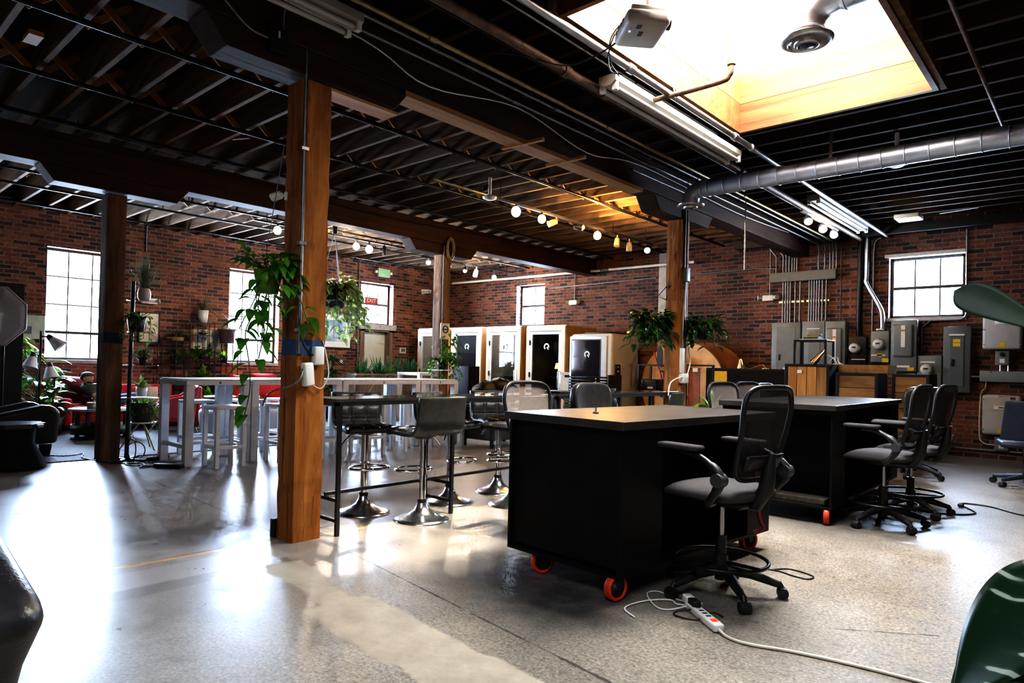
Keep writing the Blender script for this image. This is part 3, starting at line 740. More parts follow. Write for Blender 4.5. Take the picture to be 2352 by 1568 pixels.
# ------------------------------------------------------------------ projector
t = thing('projector', 'white ceiling projector hanging in front of the skylight', 'projector', (-2.12, 3.46, 3.2), .52 - 1.25)
PROJ = mat('projector_casing', (.52, .48, .45), .5, 0, .05, 9)
b = MB().rbox((0, 0, 0), (.32, .26, .09), .03, 3).build('casing', PROJ, t)
MB().cyl((-.02, .05, .045), (-.02, .05, 1.2), .02, 12).build('ceiling_pole', WARMWHT, t)
for sx in (-.12, .12): MB().rbox((sx, .0, .06), (.03, .2, .03), .006).build('mount_arm', WARMWHT, t)
MB().cyl((.08, .13, 0), (.08, .145, 0), .035, 18).build('lens', BLKPLA, t)
for k, x in enumerate((-.1, -.05, 0.0, .05)): MB().box((x, -.131, .015), (.03, .004, .018)).build('socket', BLKPLA, t)
MB().box((.03, -.02, -.046), (.05, .025, .003)).build('vent', DGREY, t); MB().box((.11, -.05, -.046), (.04, .03, .003)).build('vent', DGREY, t)
BLUELED = mat('blue_led', (.1, .35, 1), .3, 0, .05, 5, emit=6)
MB().ball((.05, -.09, -.045), .006).build('led', BLUELED, t)
MB().tube(smooth_path([(-.1, -.14, .01), (-.13, -.17, -.1), (-.1, -.16, -.22), (-.05, -.1, -.26)], 5), .004, 6).build('cable', BLKPLA, t)
MB().tube(smooth_path([(.0, -.14, .01), (.03, -.2, -.1), (-.03, -.18, -.2), (-.12, -.1, -.24)], 5), .004, 6).build('cable', BLKPLA, t)

# ------------------------------------------------------------------ small ceiling things
def puck(loc, label):
    t = thing('smoke_detector', label, 'smoke detector', loc)
    MB().lathe([(.001, -.04), (.05, -.038), (.085, -.02), (.09, 0), (.06, .01)], (0, 0, 0), 24).build('dome', WHITE, t)
    MB().cyl((0, 0, .008), (0, 0, 3.49 - loc[2]), .02, 8).build('stem', WHITE, t)
puck((-5.75, 5.92, 3.25), 'white round detector under the joists of the middle bay'); puck((-1.55, 7.2, 3.2), 'white round detector under the dark ceiling right of the duct')
one('ceiling_box', MB().rbox((-2.08, 10.4, 3.33), (.3, .3, .06), .01), WARMWHT, 'white square ceiling box near the electrical wall window', 'box')
one('cross_bracket', MB().tube([(-1.75, 10.6, 3.38), (-1.3, 10.5, 3.38)], .008, 6), CONDUIT, 'thin steel rod under the ceiling right of the square white box', 'rod')
def stick(p, q, w, label): bevel(one('wood_offcut', MB().beam(p, q, w, w * .7), PINE, label, 'offcut'), .003, 1)
stick((-4.05, 4.31, 3.09), (-3.62, 4.37, 3.1), .04, 'short pale stick screwed under the near girder, closer one'); stick((-4.05, 4.94, 3.09), (-3.62, 4.98, 3.1), .04, 'short pale stick screwed under the near girder, farther one')
stick((-6.9, 3.2, 3.472), (-6.7, 3.3, 3.472), .02, 'small white scrap of wood hanging among the joists'); stick((-6.6, 3.5, 3.472), (-6.55, 3.75, 3.472), .02, 'small pale scrap of wood stuck under a joist')
one('wood_ledger', MB().b2((-3.97, 3.02, 3.085), (-3.80, 6.3, 3.125)), PINE, 'paler board fixed under the near girder between its corbels', 'board')
one('wood_ledger', MB().b2((-4.0, 2.35, 2.94), (-3.84, 2.98, 2.96)), PINE, 'pale board under the corbel of the big orange post', 'board')
one('wood_block', MB().b2((-5.95, 1.18, 3.44), (-5.75, 1.27, 3.475)), PINE, 'pale scrap block nailed under the joists at upper left', 'block')

# ------------------------------------------------------------------ track lights
BULBW = mat('lit_bulb_white', (1, .97, .9), .3, 0, .01, 4, emit=12)
BULBY = mat('lit_bulb_warm', (1, .62, .18), .3, 0, .01, 4, emit=9)
CANT = mat('tan_spot_can', (.42, .33, .20), .5, .2, .08, 12)
CANW = mat('white_spot_can', (.6, .6, .58), .5, 0, .05, 12)
def lamp(name, loc, power, color, rad=.05, spot=None):
    l = bpy.data.lights.new(name, 'SPOT' if spot else 'POINT'); l.energy = power; l.color = color; l.shadow_soft_size = rad
    if spot: l.spot_size = spot; l.spot_blend = .6
    o = bpy.data.objects.new(name, l); COL.objects.link(o); o.location = loc; return o
def globe(loc, z0, m, label, r=.05, group=None):
    t = thing('track_bulb', label, 'light bulb', loc, 0, group)
    MB().ball((0, 0, 0), r, (1, 1, 1.1), 14, 10).build('bulb', m, t)
    MB().cyl((0, 0, r), (0, 0, z0 - loc[2]), .018, 10).build('socket', BLKPLA, t)
def can(loc, z0, d, m, label, lit=None, r=.045, L=.13):
    t = thing('track_spotlight', label, 'spotlight', loc)
    d = Vector(d).normalized(); p = d * L
    MB().tube([-d * .01, Vector((0, 0, 0)), p * .5, p], [r * .5, r * .85, r, r], 14).build('can', m, t)
    MB().cyl((0, 0, .01), (0, 0, z0 - loc[2]), .01, 8).build('stem', m, t)
    if lit: MB().tube([p, p + d * .02], [r * .8, r * .6], 12).build('bulb', lit, t)
def track(x, y0, y1, z, label, m=BLKMET):
    t = thing('light_track', label, 'track', (x, y0, z)); MB().box((0, (y1 - y0) / 2, 0), (.035, y1 - y0, .03)).build('rail', m, t)
    for y in (.2, y1 - y0 - .2): MB().cyl((0, y, .015), (0, y, 3.49 - z), .006, 6).build('hanger', BLKMET, t)
track(-5.78, 5.95, 9.9, 3.27, 'black light track in the middle bay with warm bulbs')
zt = 3.255
globe((-5.78, 6.45, 3.17), zt, BULBW, 'bright white globe bulb at the near end of the middle track', .062)
globe((-5.78, 6.98, 3.17), zt, BULBY, 'warm yellow globe bulb second along the middle track', .055)
can((-5.78, 7.3, 3.2), zt, (-.5, -.7, -.4), CANT, 'tan spotlight can tilted down between two warm bulbs')
can((-5.78, 7.72, 3.2), zt, (.9, .3, -.2), BLKPLA, 'black spotlight with white bulb on the middle track', CANW)
globe((-5.78, 8.3, 3.16), zt, BULBY, 'warm yellow globe bulb farther along the middle track', .058)
can((-5.78, 8.85, 3.2), zt, (.1, -.3, -1), CANT, 'tan spotlight can hanging straight down after the last warm bulb')
can((-5.78, 9.2, 3.19), zt, (-.2, .3, -1), CANT, 'dim tan spotlight can beyond the hanging tan can')
can((-5.78, 9.75, 3.19), zt, (.5, -.75, -.5), BLKPLA, 'black spotlight with bright lamp at far end of the middle track', BULBW, .06)
track(-9.75, 4.9, 8.4, 3.3, 'black light track over the lounge near its girder'); track(-10.1, 8.5, 11.2, 3.28, 'far black light track beside the pale post')
zt = 3.285
globe((-9.75, 5.28, 3.2), zt, BULBW, 'white bulb left of the big orange post on the lounge track', .06)
globe((-9.75, 6.08, 3.18), zt, BULBW, 'white bulb just right of the big orange post on the lounge track', .06)
globe((-9.75, 6.75, 3.17), zt, BULBW, 'white bulb third along the lounge track', .058)
globe((-9.75, 7.02, 3.16), zt, BULBW, 'white bulb fourth along the lounge track', .064)
can((-9.75, 7.35, 3.26), zt, (.1, -.1, -1), BLKPLA, 'black spotlight pointing down at end of the lounge track', None, .035, .17)
zt = 3.265
can((-10.1, 8.7, 3.2), zt, (.7, -.6, -.35), CANW, 'white spotlight left of the pale post', BULBW, .05)
can((-10.1, 9.3, 3.2), zt, (-.6, -.7, -.2), BLKPLA, 'black spotlight right of the pale post')
can((-10.1, 9.72, 3.2), zt, (.5, -.6, -.6), BLKPLA, 'black spotlight with bright bulb right of the pale post', BULBW, .045)
can((-10.1, 10.05, 3.2), zt, (0, -.3, -1), CANW, 'grey spotlight hanging down on the far track', None, .05, .15)
globe((-10.1, 10.6, 3.1), zt, BULBW, 'small white bulb at the far end of the far track', .05)
track(-3.02, 8.95, 10.5, 3.28, 'short light track with three bright spots near the electrical wall', CANW)
for k, y in enumerate((9.2, 9.8, 10.3)):
    can((-3.02, y, 3.22), 3.265, (.35, -.75, -.6), CANW, ('nearest', 'middle', 'farthest')[k] + ' bright spot of three near the electrical wall', BULBW, .055, .1)
lamp('lamp_light', (-5.70, 8.3, 3.13), 50, (1, .55, .16), .06); lamp('lamp_light', (-5.1, 7.75, 3.24), 75, (1, .55, .16), .06); lamp('lamp_light', (-5.7, 6.98, 3.12), 22, (1, .6, .2), .06)
lamp('lamp_light', (-9.7, 6.5, 3.05), 130, (1, .84, .66), .08); lamp('lamp_light', (-10.0, 9.8, 3.05), 110, (1, .84, .68), .08)
lamp('lamp_light', (-2.9, 9.7, 3.1), 30, (1, .96, .9), .08)

# ------------------------------------------------------------------ things on the posts
XP = G1 + .11
t = thing('conduit', 'steel conduit with a bend running down the big orange post', 'conduit', (XP + .0, 2.235, 0))
MB().tube([(0, 0, 1.2), (0, 0, 3.16)] + arc((0, .06, 3.16), .06, PI, PI / 2, 5, 'YZ') + [(0, .5, 3.21), (0, 5.2, 3.2)], .013, 8).build('pipe_run', CONDUIT, t)
for z in (1.35, 1.9, 2.5): MB().box((0, 0, z), (.035, .05, .02)).build('strap', STEEL, t)
t = thing('junction_box', 'grey junction box with switch on the girder above the big orange post', 'box', (G1 + .145, 2.02, 3.09))
bevel(MB().box((0, 0, 0), (.06, .13, .15)).build('box', BLKMET, t), .005); MB().box((.032, -.01, .03), (.005, .012, .04)).build('switch', WARMWHT, t)
MB().tube(smooth_path([(0, .03, .07), (0, .03, .2), (.02, .06, .28)], 4), .01, 8).build('conduit', CONDUIT, t); MB().tube(smooth_path([(0, -.06, 0), (-.01, -.2, .03), (-.01, -.42, .2), (0, -.6, .33)], 5), .01, 8).build('conduit', CONDUIT, t)
t = thing('security_camera', 'white bullet security camera on the big orange post', 'camera', (-4.02, 2.215, 2.225)); t.scale = (.62, .62, .62)
MB().rbox((.03, .02, 0), (.03, .06, .09), .012).build('mount', WHITE, t)
MB().cyl((.02, .01, .01), (-.05, -.02, .01), .012, 8).build('arm', WHITE, t)
MB().tube([(-.03, 0, .02), (-.05, -.01, .02), (-.11, -.05, 0), (-.135, -.065, -.01)], [.02, .042, .045, .042], 16).build('body', WHITE, t)
MB().cyl((-.135, -.065, -.01), (-.138, -.067, -.011), .036, 16).build('lens', BLKPLA, t)
t = thing('power_adapter', 'white box adapter hanging low on the big orange post', 'adapter', (XP + .02, 2.29, 1.07), .2)
MB().rbox((0, 0, 0), (.05, .075, .15), .012, 2, (0.12, 0, 0)).build('casing', WHITE, t); MB().tube(smooth_path([(0, .03, -.06), (.02, .1, -.09), (.02, .16, 0), (0, .15, .14), (0, .12, .22)], 5), .004, 6).build('cable', WARMWHT, t)
t = thing('power_adapter', 'smaller white box adapter above the other on the big orange post', 'adapter', (XP + .02, 2.36, 1.19))
MB().rbox((0, 0, 0), (.05, .07, .12), .01).build('casing', WHITE, t); MB().tube(smooth_path([(0, -.03, 0), (0, -.1, .06), (-.01, -.13, .2)], 5), .006, 6).build('cable', BLKPLA, t)
one('cable', MB().tube(smooth_path([(XP + .02, 2.26, 1.12), (XP + .05, 2.2, 1.02), (XP - .1, 2.1, .95), (-4.12, 2.16, .86)], 5), .006, 6), CONDUIT, 'grey armoured cable looping off the big orange post', 'cable')
one('floor_bracket', MB().rbox((-4.06, 2.24, .06), (.05, .05, .12), .004), BLKMET, 'small dark metal bracket at the foot of the big orange post', 'bracket')
PRX, PRY = G1 + .03 + .105, 7.2
t = thing('conduit', 'pair of conduits with grey box down the far orange post', 'conduit', (PRX + .0, PRY + .07, 0))
MB().tube([(0, 0, 1.35), (0, 0, 3.2)] + arc((0, -.07, 3.2), .07, 0, PI / 2, 5, 'YZ') + [(0, -1.2, 3.27)], .013, 8).build('pipe_run', CONDUIT, t)
MB().cyl((0, .06, 1.25), (0, .06, 3.3), .011, 8).build('pipe_run', CONDUIT, t); MB().rbox((.01, .03, 2.3), (.06, .1, .17), .01).build('junction_box', GREYMET, t)
one('power_strip', MB().rbox((PRX + .012, PRY + .04, 1.27), (.04, .07, .3), .008), WARMWHT, 'tall beige outlet strip on the far orange post', 'power strip')
t = thing('outlet_box', 'clear outlet box with plugs on the far orange post', 'box', (PRX + .02, PRY + .07, 1.06)); MB().rbox((0, 0, 0), (.08, .12, .12), .01).build('casing', WARMWHT, t)
MB().tube(smooth_path([(.02, -.06, .02), (.02, -.2, 0), (0, -.32, -.06), (0, -.36, -.2)], 5), .008, 6).build('cable', WHITE, t); MB().tube(smooth_path([(.02, .05, .04), (.02, .12, .2), (.0, .08, .45), (0, .0, .8), (0, .02, 1.2)], 5), .007, 6).build('cable', WHITE, t)
one('wall_hook', MB().tube([(G1 - .05, 7.19, 2.0), (G1 - .05, 6.98, 2.02), (G1 - .05, 7.19, 2.16)], .009, 6, closed=True), BLKMET, 'black triangular bracket on the far orange post', 'bracket')
t = thing('cable_coil', 'coil of pale cable hanging on the girder at the pale post', 'cable', (-8.1, 7.45, 3.07))
for k in range(5): MB().ring((0, (k - 2) * .012, (k % 3 - 1) * .02), .07 + .01 * (k % 2), .007, 20, 5, 'X', .17).build('loop', BRASSY, t)
t = thing('security_camera', 'small white camera on the pale post by the booths', 'camera', (-8.36, 7.27, 2.36)); MB().rbox((0, -.02, 0), (.05, .02, .05), .008).build('mount', WHITE, t); MB().tube([(-.02, -.03, 0), (-.12, -.09, -.01)], [.03, .04], 12).build('body', WHITE, t)
one('conduit', MB().cyl((-8.1, 7.3, .9), (-8.1, 7.3, 3.1), .012, 8), CONDUIT, 'thin conduit down the pale post by the booths', 'conduit')
t = thing('post_sign', 'small beige sign with round black emblem on the pale post', 'sign', (-8.06, 7.33, 1.7))
bevel(MB().box((0, 0, 0), (.02, .19, .26)).build('panel', WARMWHT, t), .004); MB().ring((.012, 0, .03), .055, .01, 24, 5, 'X').build('emblem', BLKPLA, t); MB().box((.012, 0, .03), (.004, .08, .022)).build('emblem', BLKPLA, t)
one('chain', MB().tube([(-3.45, 8.2, 2.45 + k * .033) for k in range(30)], [.011 if k % 2 else .006 for k in range(30)], 6), STEEL, 'steel chain hanging below the ceiling right of the far orange post', 'chain')
# ------------------------------------------------------------------ electrical wall (back wall, y = 11.72)
W = YB - .002
def bwbox(x0, x1, z0, z1, d): return MB().rbox(((x0 + x1) / 2, W - d / 2, (z0 + z1) / 2), (x1 - x0, d, z1 - z0), .008, 2)
def bwthing(name, label, cat, x0, x1, z0, z1):
    return thing(name, label, cat, ((x0 + x1) / 2, W, z0))
def face(t, name, x, z, w, h, y, m, d=.006):
    return MB().box((x, -y - d / 2, z), (w, d, h)).build(name, m, t)
def stickers(t, lst, y):
    for (x, z, w, h, m) in lst: face(t, 'sticker', x, z, w, h, y, m, .002)
def enclosure(label, x0, x1, z0, z1, d, m, nm='electrical_panel'):
    t = bwthing(nm, label, 'electrical panel', x0, x1, z0, z1); w, h = x1 - x0, z1 - z0
    MB().rbox((0, -d / 2, h / 2), (w, d, h), .01, 2).build('cabinet', m, t); return t, w, h
t, w, h = enclosure('tall grey breaker panel at left end of the electrical wall', -4.36, -3.88, .45, 2.02, .15, GREYMET)
bevel(face(t, 'door', 0, h * .52, w * .66, h * .86, .15, GREYMET), .003); MB().rbox((-.1, -.162, h * .62), (.03, .012, .1), .005).build('latch', BLKPLA, t); face(t, 'sticker', .05, h * .5, .16, .03, .156, PAPER); face(t, 'sticker', -.1, h * .45, .08, .05, .156, YELLOW)
t, w, h = enclosure('wide grey panel behind the small black table', -3.85, -3.49, .75, 2.03, .16, GREYMET)
bevel(face(t, 'door', .02, h * .62, w * .5, h * .5, .16, GREYMET), .003); face(t, 'sticker', 0, h * .9, .2, .015, .16, PAPER)
def disconnect(label, x0, x1, z0, z1):
    t, w, h = enclosure(label, x0, x1, z0, z1, .17, GREYMET, 'disconnect_switch')
    MB().rbox((-.01, -.19, h * .6), (w * .78, .05, h * .62), .025, 3).build('raised_door', GREYMET, t)
    face(t, 'label_strip', 0, h * .68, .055, h * .42, .216, PAPER, .002); face(t, 'label_strip', 0, h * .79, .055, .03, .218, mat('orange_label', (.6, .25, .05), .5), .002)
    face(t, 'sticker', 0, h * .1, .17, .03, .17, PAPER, .003)
    MB().tube([(w / 2 + .01, -.12, h * .5), (w / 2 + .03, -.16, h * .55), (w / 2 + .03, -.17, h * .66)], .012, 8).build('handle', BLKMET, t); return t, w, h
disconnect('grey disconnect switch with raised door left of the black meter', -3.48, -3.17, .75, 2.02)
t, w, h = disconnect('grey disconnect switch under the right window', -2.52, -2.17, 1.22, 2.01); face(t, 'sticker', .1, h * .05, .09, .05, .172, YELLOW)
DIAL = mat('meter_face', (.55, .56, .55), .35, 0, .05, 20); GLS = glass('meter_glass', (.9, .92, .92), .1)
def meter(label, x0, x1, z0, z1, dx, dz, m, d=.13):
    t = bwthing('electric_meter', label, 'meter', x0, x1, z0, z1); w, h = x1 - x0, z1 - z0
    MB().rbox((0, -d / 2, h / 2), (w, d, h), .01, 2).build('cabinet', m, t); x = dx - (x0 + x1) / 2; z = dz - z0
    MB().lathe([(.088, d), (.088, d + .03), (.08, d + .04)], (x, 0, z), 24, 'Y').build('meter_ring', STEEL, t)
    MB().lathe([(.078, d + .04), (.078, d + .075), (.06, d + .09), (.001, d + .092)], (x, 0, z), 24, 'Y').build('meter_dial', DIAL, t)
    face(t, 'meter_display', x, z + .01, .06, .022, d + .092, BLKPLA, .003); return t, w, h
t, w, h = meter('black boxed electric meter between two grey panels', -3.14, -2.87, 1.2, 1.77, -3.03, 1.58, BLKMET); face(t, 'sticker', .02, .2, .2, .012, .13, PAPER)
t, w, h = meter('grey electric meter fed by the bent silver pipe', -2.81, -2.55, 1.36, 1.85, -2.69, 1.64, GREYMET); stickers(t, [(-.02, .11, .2, .02, PAPER), (.0, .11, .07, .05, YELLOW), (.08, .03, .09, .06, YELLOW)], .13)
MB().rbox((0, -.07, h + .02), (.12, .1, .04), .01).build('conduit_hub', STEEL, t)
t, w, h = meter('low grey electric meter beside the wood crates', -2.17, -1.85, .75, 1.47, -2.04, 1.26, GREYMET); face(t, 'sticker', -.02, .62, .19, .025, .13, PAPER)
t, w, h = enclosure('dark grey slim breaker panel left of the inverters', -1.84, -1.50, .93, 1.90, .12, GREYMET2)
bevel(face(t, 'door', 0, h * .47, w * .52, h * .76, .12, GREYMET2, .012), .003); stickers(t, [(0, h * .87, .19, .025, PAPER), (0, h * .78, .09, .05, YELLOW), (0, h * .72, .09, .05, YELLOW)], .133); MB().rbox((-.05, -.14, h * .45), (.04, .012, .1), .004).build('latch', BLKPLA, t)
def inverter(label, x0, x1, z0, z1, sw):
    t = bwthing('solar_inverter', label, 'inverter', x0, x1, z0, z1); w, h = x1 - x0, z1 - z0
    MB().rbox((0, -.10, h / 2), (w, .19, h), .035, 3).build('casing', LGREY, t)
    MB().rbox((-.0, -.2, h * .68), (.16, .012, .06), .005).build('display_bezel', WHITE, t); face(t, 'display', 0, h * .685, .055, .014, .206, BLKPLA, .002)
    face(t, 'sticker', -.0, .06, .085, .065, .194, YELLOW, .003); face(t, 'badge', w * .3, h * .92, .06, .03, .194, BLKPLA, .003); face(t, 'badge', w * .3, h * .905, .06, .01, .197, RED, .002)
    for s in (-1, 1):
        for z in (.12, .5, .88): MB().cyl((s * w * .46, -.19, h * z), (s * w * .46, -.2, h * z), .008, 8).build('screw', STEEL, t)
    s = bwthing('inverter_switch', 'small grey rotary switch below the ' + sw + ' white inverter', 'switch', x0, x1, z0 - .22, z0)
    MB().rbox((.0, -.06, .1), (.16, .1, .2), .006).build('casing', GREYMET, s); MB().lathe([(.03, .11), (.03, .12), (.022, .14)], (0, 0, .15), 16, 'Y').build('knob', BLKPLA, s); face(s, 'sticker', 0, .06, .06, .06, .11, PAPER, .002)
inverter('upper white wall inverter with small display', -1.355, -.905, 1.56, 2.12, 'upper'); inverter('lower white wall inverter behind the blue chair', -1.345, -.905, .355, .92, 'lower')
t = bwthing('cable_trough', 'long light grey cable trough between the two inverters', 'trough', -1.39, .3, 1.10, 1.255); MB().rbox((0, -.05, .078), (1.69, .1, .155), .004).build('trough', GREYMET, t)
for x in (-.72, -.45, -.1): MB().cyl((x, -.1, .14), (x, -.105, .14), .008, 8).build('screw', STEEL, t)
for x, lb in ((-1.15, 'left'), (-1.06, 'right')): one('conduit', MB().cyl((x, W - .06, 1.25), (x, W - .06, 1.36), .016, 10), STEEL, lb + ' short steel nipple above the cable trough', 'conduit')
one('conduit', MB().cyl((-1.5, W - .05, 1.17), (-1.39, W - .05, 1.17), .014, 10), STEEL, 'short steel nipple joining slim panel to cable trough', 'conduit')
one('conduit', MB().tube(smooth_path([(-1.32, W - .03, 1.1), (-1.33, W - .03, 1.0), (-1.38, W - .03, .9), (-1.39, W - .03, .35), (-1.34, W - .03, .22), (-1.2, W - .03, .2)], 5), .009, 8), WARMWHT, 'pale cable looping beside the lower inverter', 'cable')
one('conduit', MB().cyl((-1.9, W - .03, .12), (1.5, W - .03, .12), .012, 8), CONDUIT, 'thin conduit along the foot of the electrical wall', 'conduit')
# wireway and conduits above the panels
t = bwthing('wireway', 'dark grey wireway box across the conduits', 'trough', -4.43, -3.35, 2.72, 2.88); bevel(MB().box((0, -.06, .08), (1.08, .12, .16)).build('trough', GREYMET2, t), .004)
for k, x in enumerate((-4.215, -4.17, -4.13, -4.09, -4.01, -3.93)):
    one('conduit', MB().cyl((x, W - .05, 2.02), (x, W - .05, 2.72), .0125, 8), CONDUIT, 'thin conduit rising from the tall breaker panel to the wireway', 'conduit', 'conduits below the left of the wireway')
for k, x in enumerate((-3.78, -3.74, -3.70, -3.66, -3.62, -3.57, -3.51)):
    one('conduit', MB().cyl((x, W - .05, 2.03), (x, W - .05, 2.72), .0125, 8), CONDUIT, 'thin conduit rising from the wide grey panel to the wireway', 'conduit', 'conduits below the right of the wireway')
for k, x in enumerate((-4.34, -4.22, -4.17, -4.12, -4.07, -4.03, -3.99)):
    one('conduit', MB().tube([(x, W - .05, 2.88), (x, W - .05, 3.18), (x - (.03 if k > 1 else .1), W - .05, 3.3), (x - (.04 if k > 1 else .14), W - .06, 3.4)], .0125, 8), CONDUIT, 'thin conduit climbing from the left half of the wireway', 'conduit', 'conduits above the left of the wireway')
for k, x in enumerate((-3.64, -3.54, -3.46, -3.41, -3.36)):
    one('conduit', MB().tube([(x, W - .05, 2.88), (x, W - .05, 3.2), (x - .03, W - .05, 3.4)], .0125, 8), CONDUIT, 'thin conduit climbing from the right half of the wireway', 'conduit', 'conduits above the right of the wireway')
one('strut_channel', MB().box((-4.08, W - .02, 2.38), (.42, .03, .03)), STEEL, 'short steel strut behind the left conduits', 'strut'); one('strut_channel', MB().box((-3.65, W - .02, 2.38), (.36, .03, .03)), STEEL, 'short steel strut behind the right conduits', 'strut')
one('conduit', MB().cyl((-3.29, W - .04, 2.02), (-3.29, W - .04, 3.33), .010, 8), RUSTY, 'single dark conduit right of the wireway', 'conduit')
one('black_pipe', MB().cyl((-3.0, W - .06, 1.77), (-3.0, W - .06, 3.33), .042, 12), BLKPIPE, 'thick black vertical pipe above the black meter', 'pipe')
one('bent_pipe', MB().tube(smooth_path([(-2.9, W - .07, 3.33), (-2.9, W - .07, 2.75), (-2.9, W - .07, 2.62), (-2.78, W - .07, 2.38), (-2.68, W - .07, 2.17), (-2.66, W - .07, 2.0), (-2.66, W - .07, 1.88)], 5), .036, 12), STEEL, 'thick bent silver pipe down to the grey meter', 'pipe')
one('conduit', MB().tube([(-2.7, W - .05, 3.32)] + arc((-2.7, W - .05, 3.22), .1, PI / 2, PI, 5, 'XZ') + [(-2.81, W - .05, 3.1), (-2.81, W - .05, 1.4)], .014, 8), CONDUIT, 'thin conduit with top bend beside the bent silver pipe', 'conduit')
one('conduit', MB().tube([(-1.58, W - .03, 3.33), (-1.57, W - .03, 2.12)] + arc((-1.67, W - .03, 2.1), .1, 0, -PI / 2, 5, 'XZ') + [(-2.02, W - .03, 2.0), (-2.13, W - .03, 1.9), (-2.13, W - .03, 1.5)], .013, 8), CONDUIT, 'conduit curving round the lower right of the right window', 'conduit')
one('conduit', MB().tube([(-6.55, W - .03, 2.97), (-4.7, W - .03, 3.0), (-4.36, W - .03, 2.97), (-4.32, W - .03, 2.88)], .01, 8), CONDUIT, 'thin conduit across the bricks left of the wireway', 'conduit')
one('conduit', MB().tube([(-9.4, W - .03, 2.93), (-6.7, W - .03, 2.98)], .012, 8), CONDUIT, 'thin conduit across the bricks above the white booth', 'conduit')
one('pilaster_patch', MB().box((-6.56, W - .02, 2.5), (.16, .04, 1.9)), SILL, 'narrow strip of grey cement on the back wall bricks', 'patch')
def emergency(x, z, top, label):
    t = thing('emergency_light', label, 'emergency light', (x, W, z))
    MB().rbox((0, -.04, 0), (.2, .08, .1), .012).build('casing', WHITE, t)
    for s in (-1, 1): MB().tube([(s * .09, -.05, 0), (s * .14, -.07, .01), (s * .17, -.09, .01)], [.02, .04, .045], 12).build('lamp_head', LGREY, t)
    MB().cyl((.02, -.03, .05), (.02, -.03, top - z), .01, 8).build('conduit', CONDUIT, t)
emergency(-8.72, 2.58, 3.2, 'white emergency light between booth window and far orange post'); emergency(-4.47, 2.46, 3.36, 'white emergency light left of the grey panels')

# ------------------------------------------------------------------ window wall (x = -12.86)
L = XL + .002
GREENL = mat('exit_green', (.0, .42, .07), .6, 0, .02, 4, emit=1.1)
t = thing('exit_sign', 'lit green EXIT sign above the door transom', 'sign', (L, 9.66, 3.29)); MB().rbox((.04, 0, 0), (.07, .34, .2), .008).build('casing', LGREY, t)
for s in (-1, 1): MB().rbox((.04, s * .21, .01), (.06, .07, .06), .012).build('lamp_head', WHITE, t)
text(None, 'EXIT', .16, GREENL, t, (.078, 0, 0), (PI / 2, 0, PI / 2))
t = thing('exit_sign', 'red paper EXIT sign on the transom window', 'sign', (L - .17, 9.48, 2.63)); MB().box((0, 0, 0), (.01, .36, .15)).build('panel', mat('red_paper', (.35, .06, .05), .7), t)
text(None, 'EXIT', .13, WARMWHT, t, (.007, 0, 0), (PI / 2, 0, PI / 2))
def picture(y0, y1, z0, z1, fm, art, label, fw=.02, matb=None):
    t = thing('framed_picture', label, 'picture', (L, (y0 + y1) / 2, (z0 + z1) / 2)); w, h = y1 - y0, z1 - z0
    f = MB()
    for (a, b_, c, d) in ((-w / 2, w / 2, h / 2 - fw, h / 2), (-w / 2, w / 2, -h / 2, -h / 2 + fw), (-w / 2, -w / 2 + fw, -h / 2, h / 2), (w / 2 - fw, w / 2, -h / 2, h / 2)): f.b2((0, a, c), (.03, b_, d))
    f.build('frame', fm, t)
    MB().box((.008, 0, 0), (.012, w - fw, h - fw)).build('mat_board', matb or PAPER, t)
    k = .6 if matb or fw > .03 else .8
    MB().box((.015, 0, 0), (.003, w * k, h * k)).build('print', art, t); return t
def artm(name, a, b_, c, sc):
    m, nt, b = nodes(name); mp = mapping(nt); nz = noise(nt, mp.outputs[0], sc, 4)
    nt.links.new(ramp(nt, nz.outputs['Fac'], [(.35, a), (.5, b_), (.62, c)]).outputs[0], b.inputs['Base Color']); b.inputs['Roughness'].default_value = .4; return m
picture(4.36, 4.72, 1.42, 1.97, BLKPLA, artm('cream_botanical_print', (.62, .58, .42), (.66, .62, .46), (.5, .4, .36), 6), 'cream botanical poster in thin dark frame beside the plant pole')
picture(5.27, 5.9, 1.30, 1.76, PINE, artm('pale_map_print', (.45, .52, .48), (.6, .6, .52), (.32, .42, .46), 9), 'wood framed pale print behind the plant shelf', .045)
t = picture(7.95, 8.83, 1.46, 2.25, BLKPLA, artm('blue_sea_print', (.12, .2, .3), (.25, .38, .52), (.5, .6, .68), 2.5), 'large framed blue seascape photo behind the hanging variegated plant', .03, WHITE)
t = thing('emergency_light', 'white emergency light on the bricks behind the tall grass plant', 'emergency light', (L, 4.52, 2.17)); MB().rbox((.04, 0, 0), (.08, .26, .1), .012).build('casing', WHITE, t)
for s in (-1, 1): MB().tube([(.06, s * .1, 0), (.09, s * .16, .01)], [.025, .045], 12).build('lamp_head', LGREY, t)
t = thing('keypad', 'small white keypad on the bricks right of the door', 'keypad', (L, 10.31, 1.48)); MB().rbox((.015, 0, 0), (.03, .19, .14), .008).build('casing', WHITE, t); MB().box((.032, 0, .01), (.003, .13, .08)).build('screen', GREYMET2, t)
one('conduit', MB().tube([(L + .02, 4.45, 3.05), (L + .02, 4.45, 3.5), (L + .02, 4.52, 3.57), (L + .02, 5.0, 3.57)], .011, 8), CONDUIT, 'conduit dropping down the bricks above the tall grass plant', 'conduit')
one('conduit', MB().cyl((L + .02, 8.99, 1.0), (L + .02, 8.99, 3.46), .013, 8), CONDUIT, 'vertical conduit left of the door', 'conduit')
t = thing('notice_board', 'pale green board on the wall beside the left window', 'board', (L, 2.76, 1.6)); bevel(MB().box((.03, 0, 0), (.05, .4, .38)).build('board', mat('pale_green', (.45, .5, .44), .5), t), .005); MB().box((.06, -.05, -.05), (.01, .14, .12)).build('panel', GREYMET2, t)
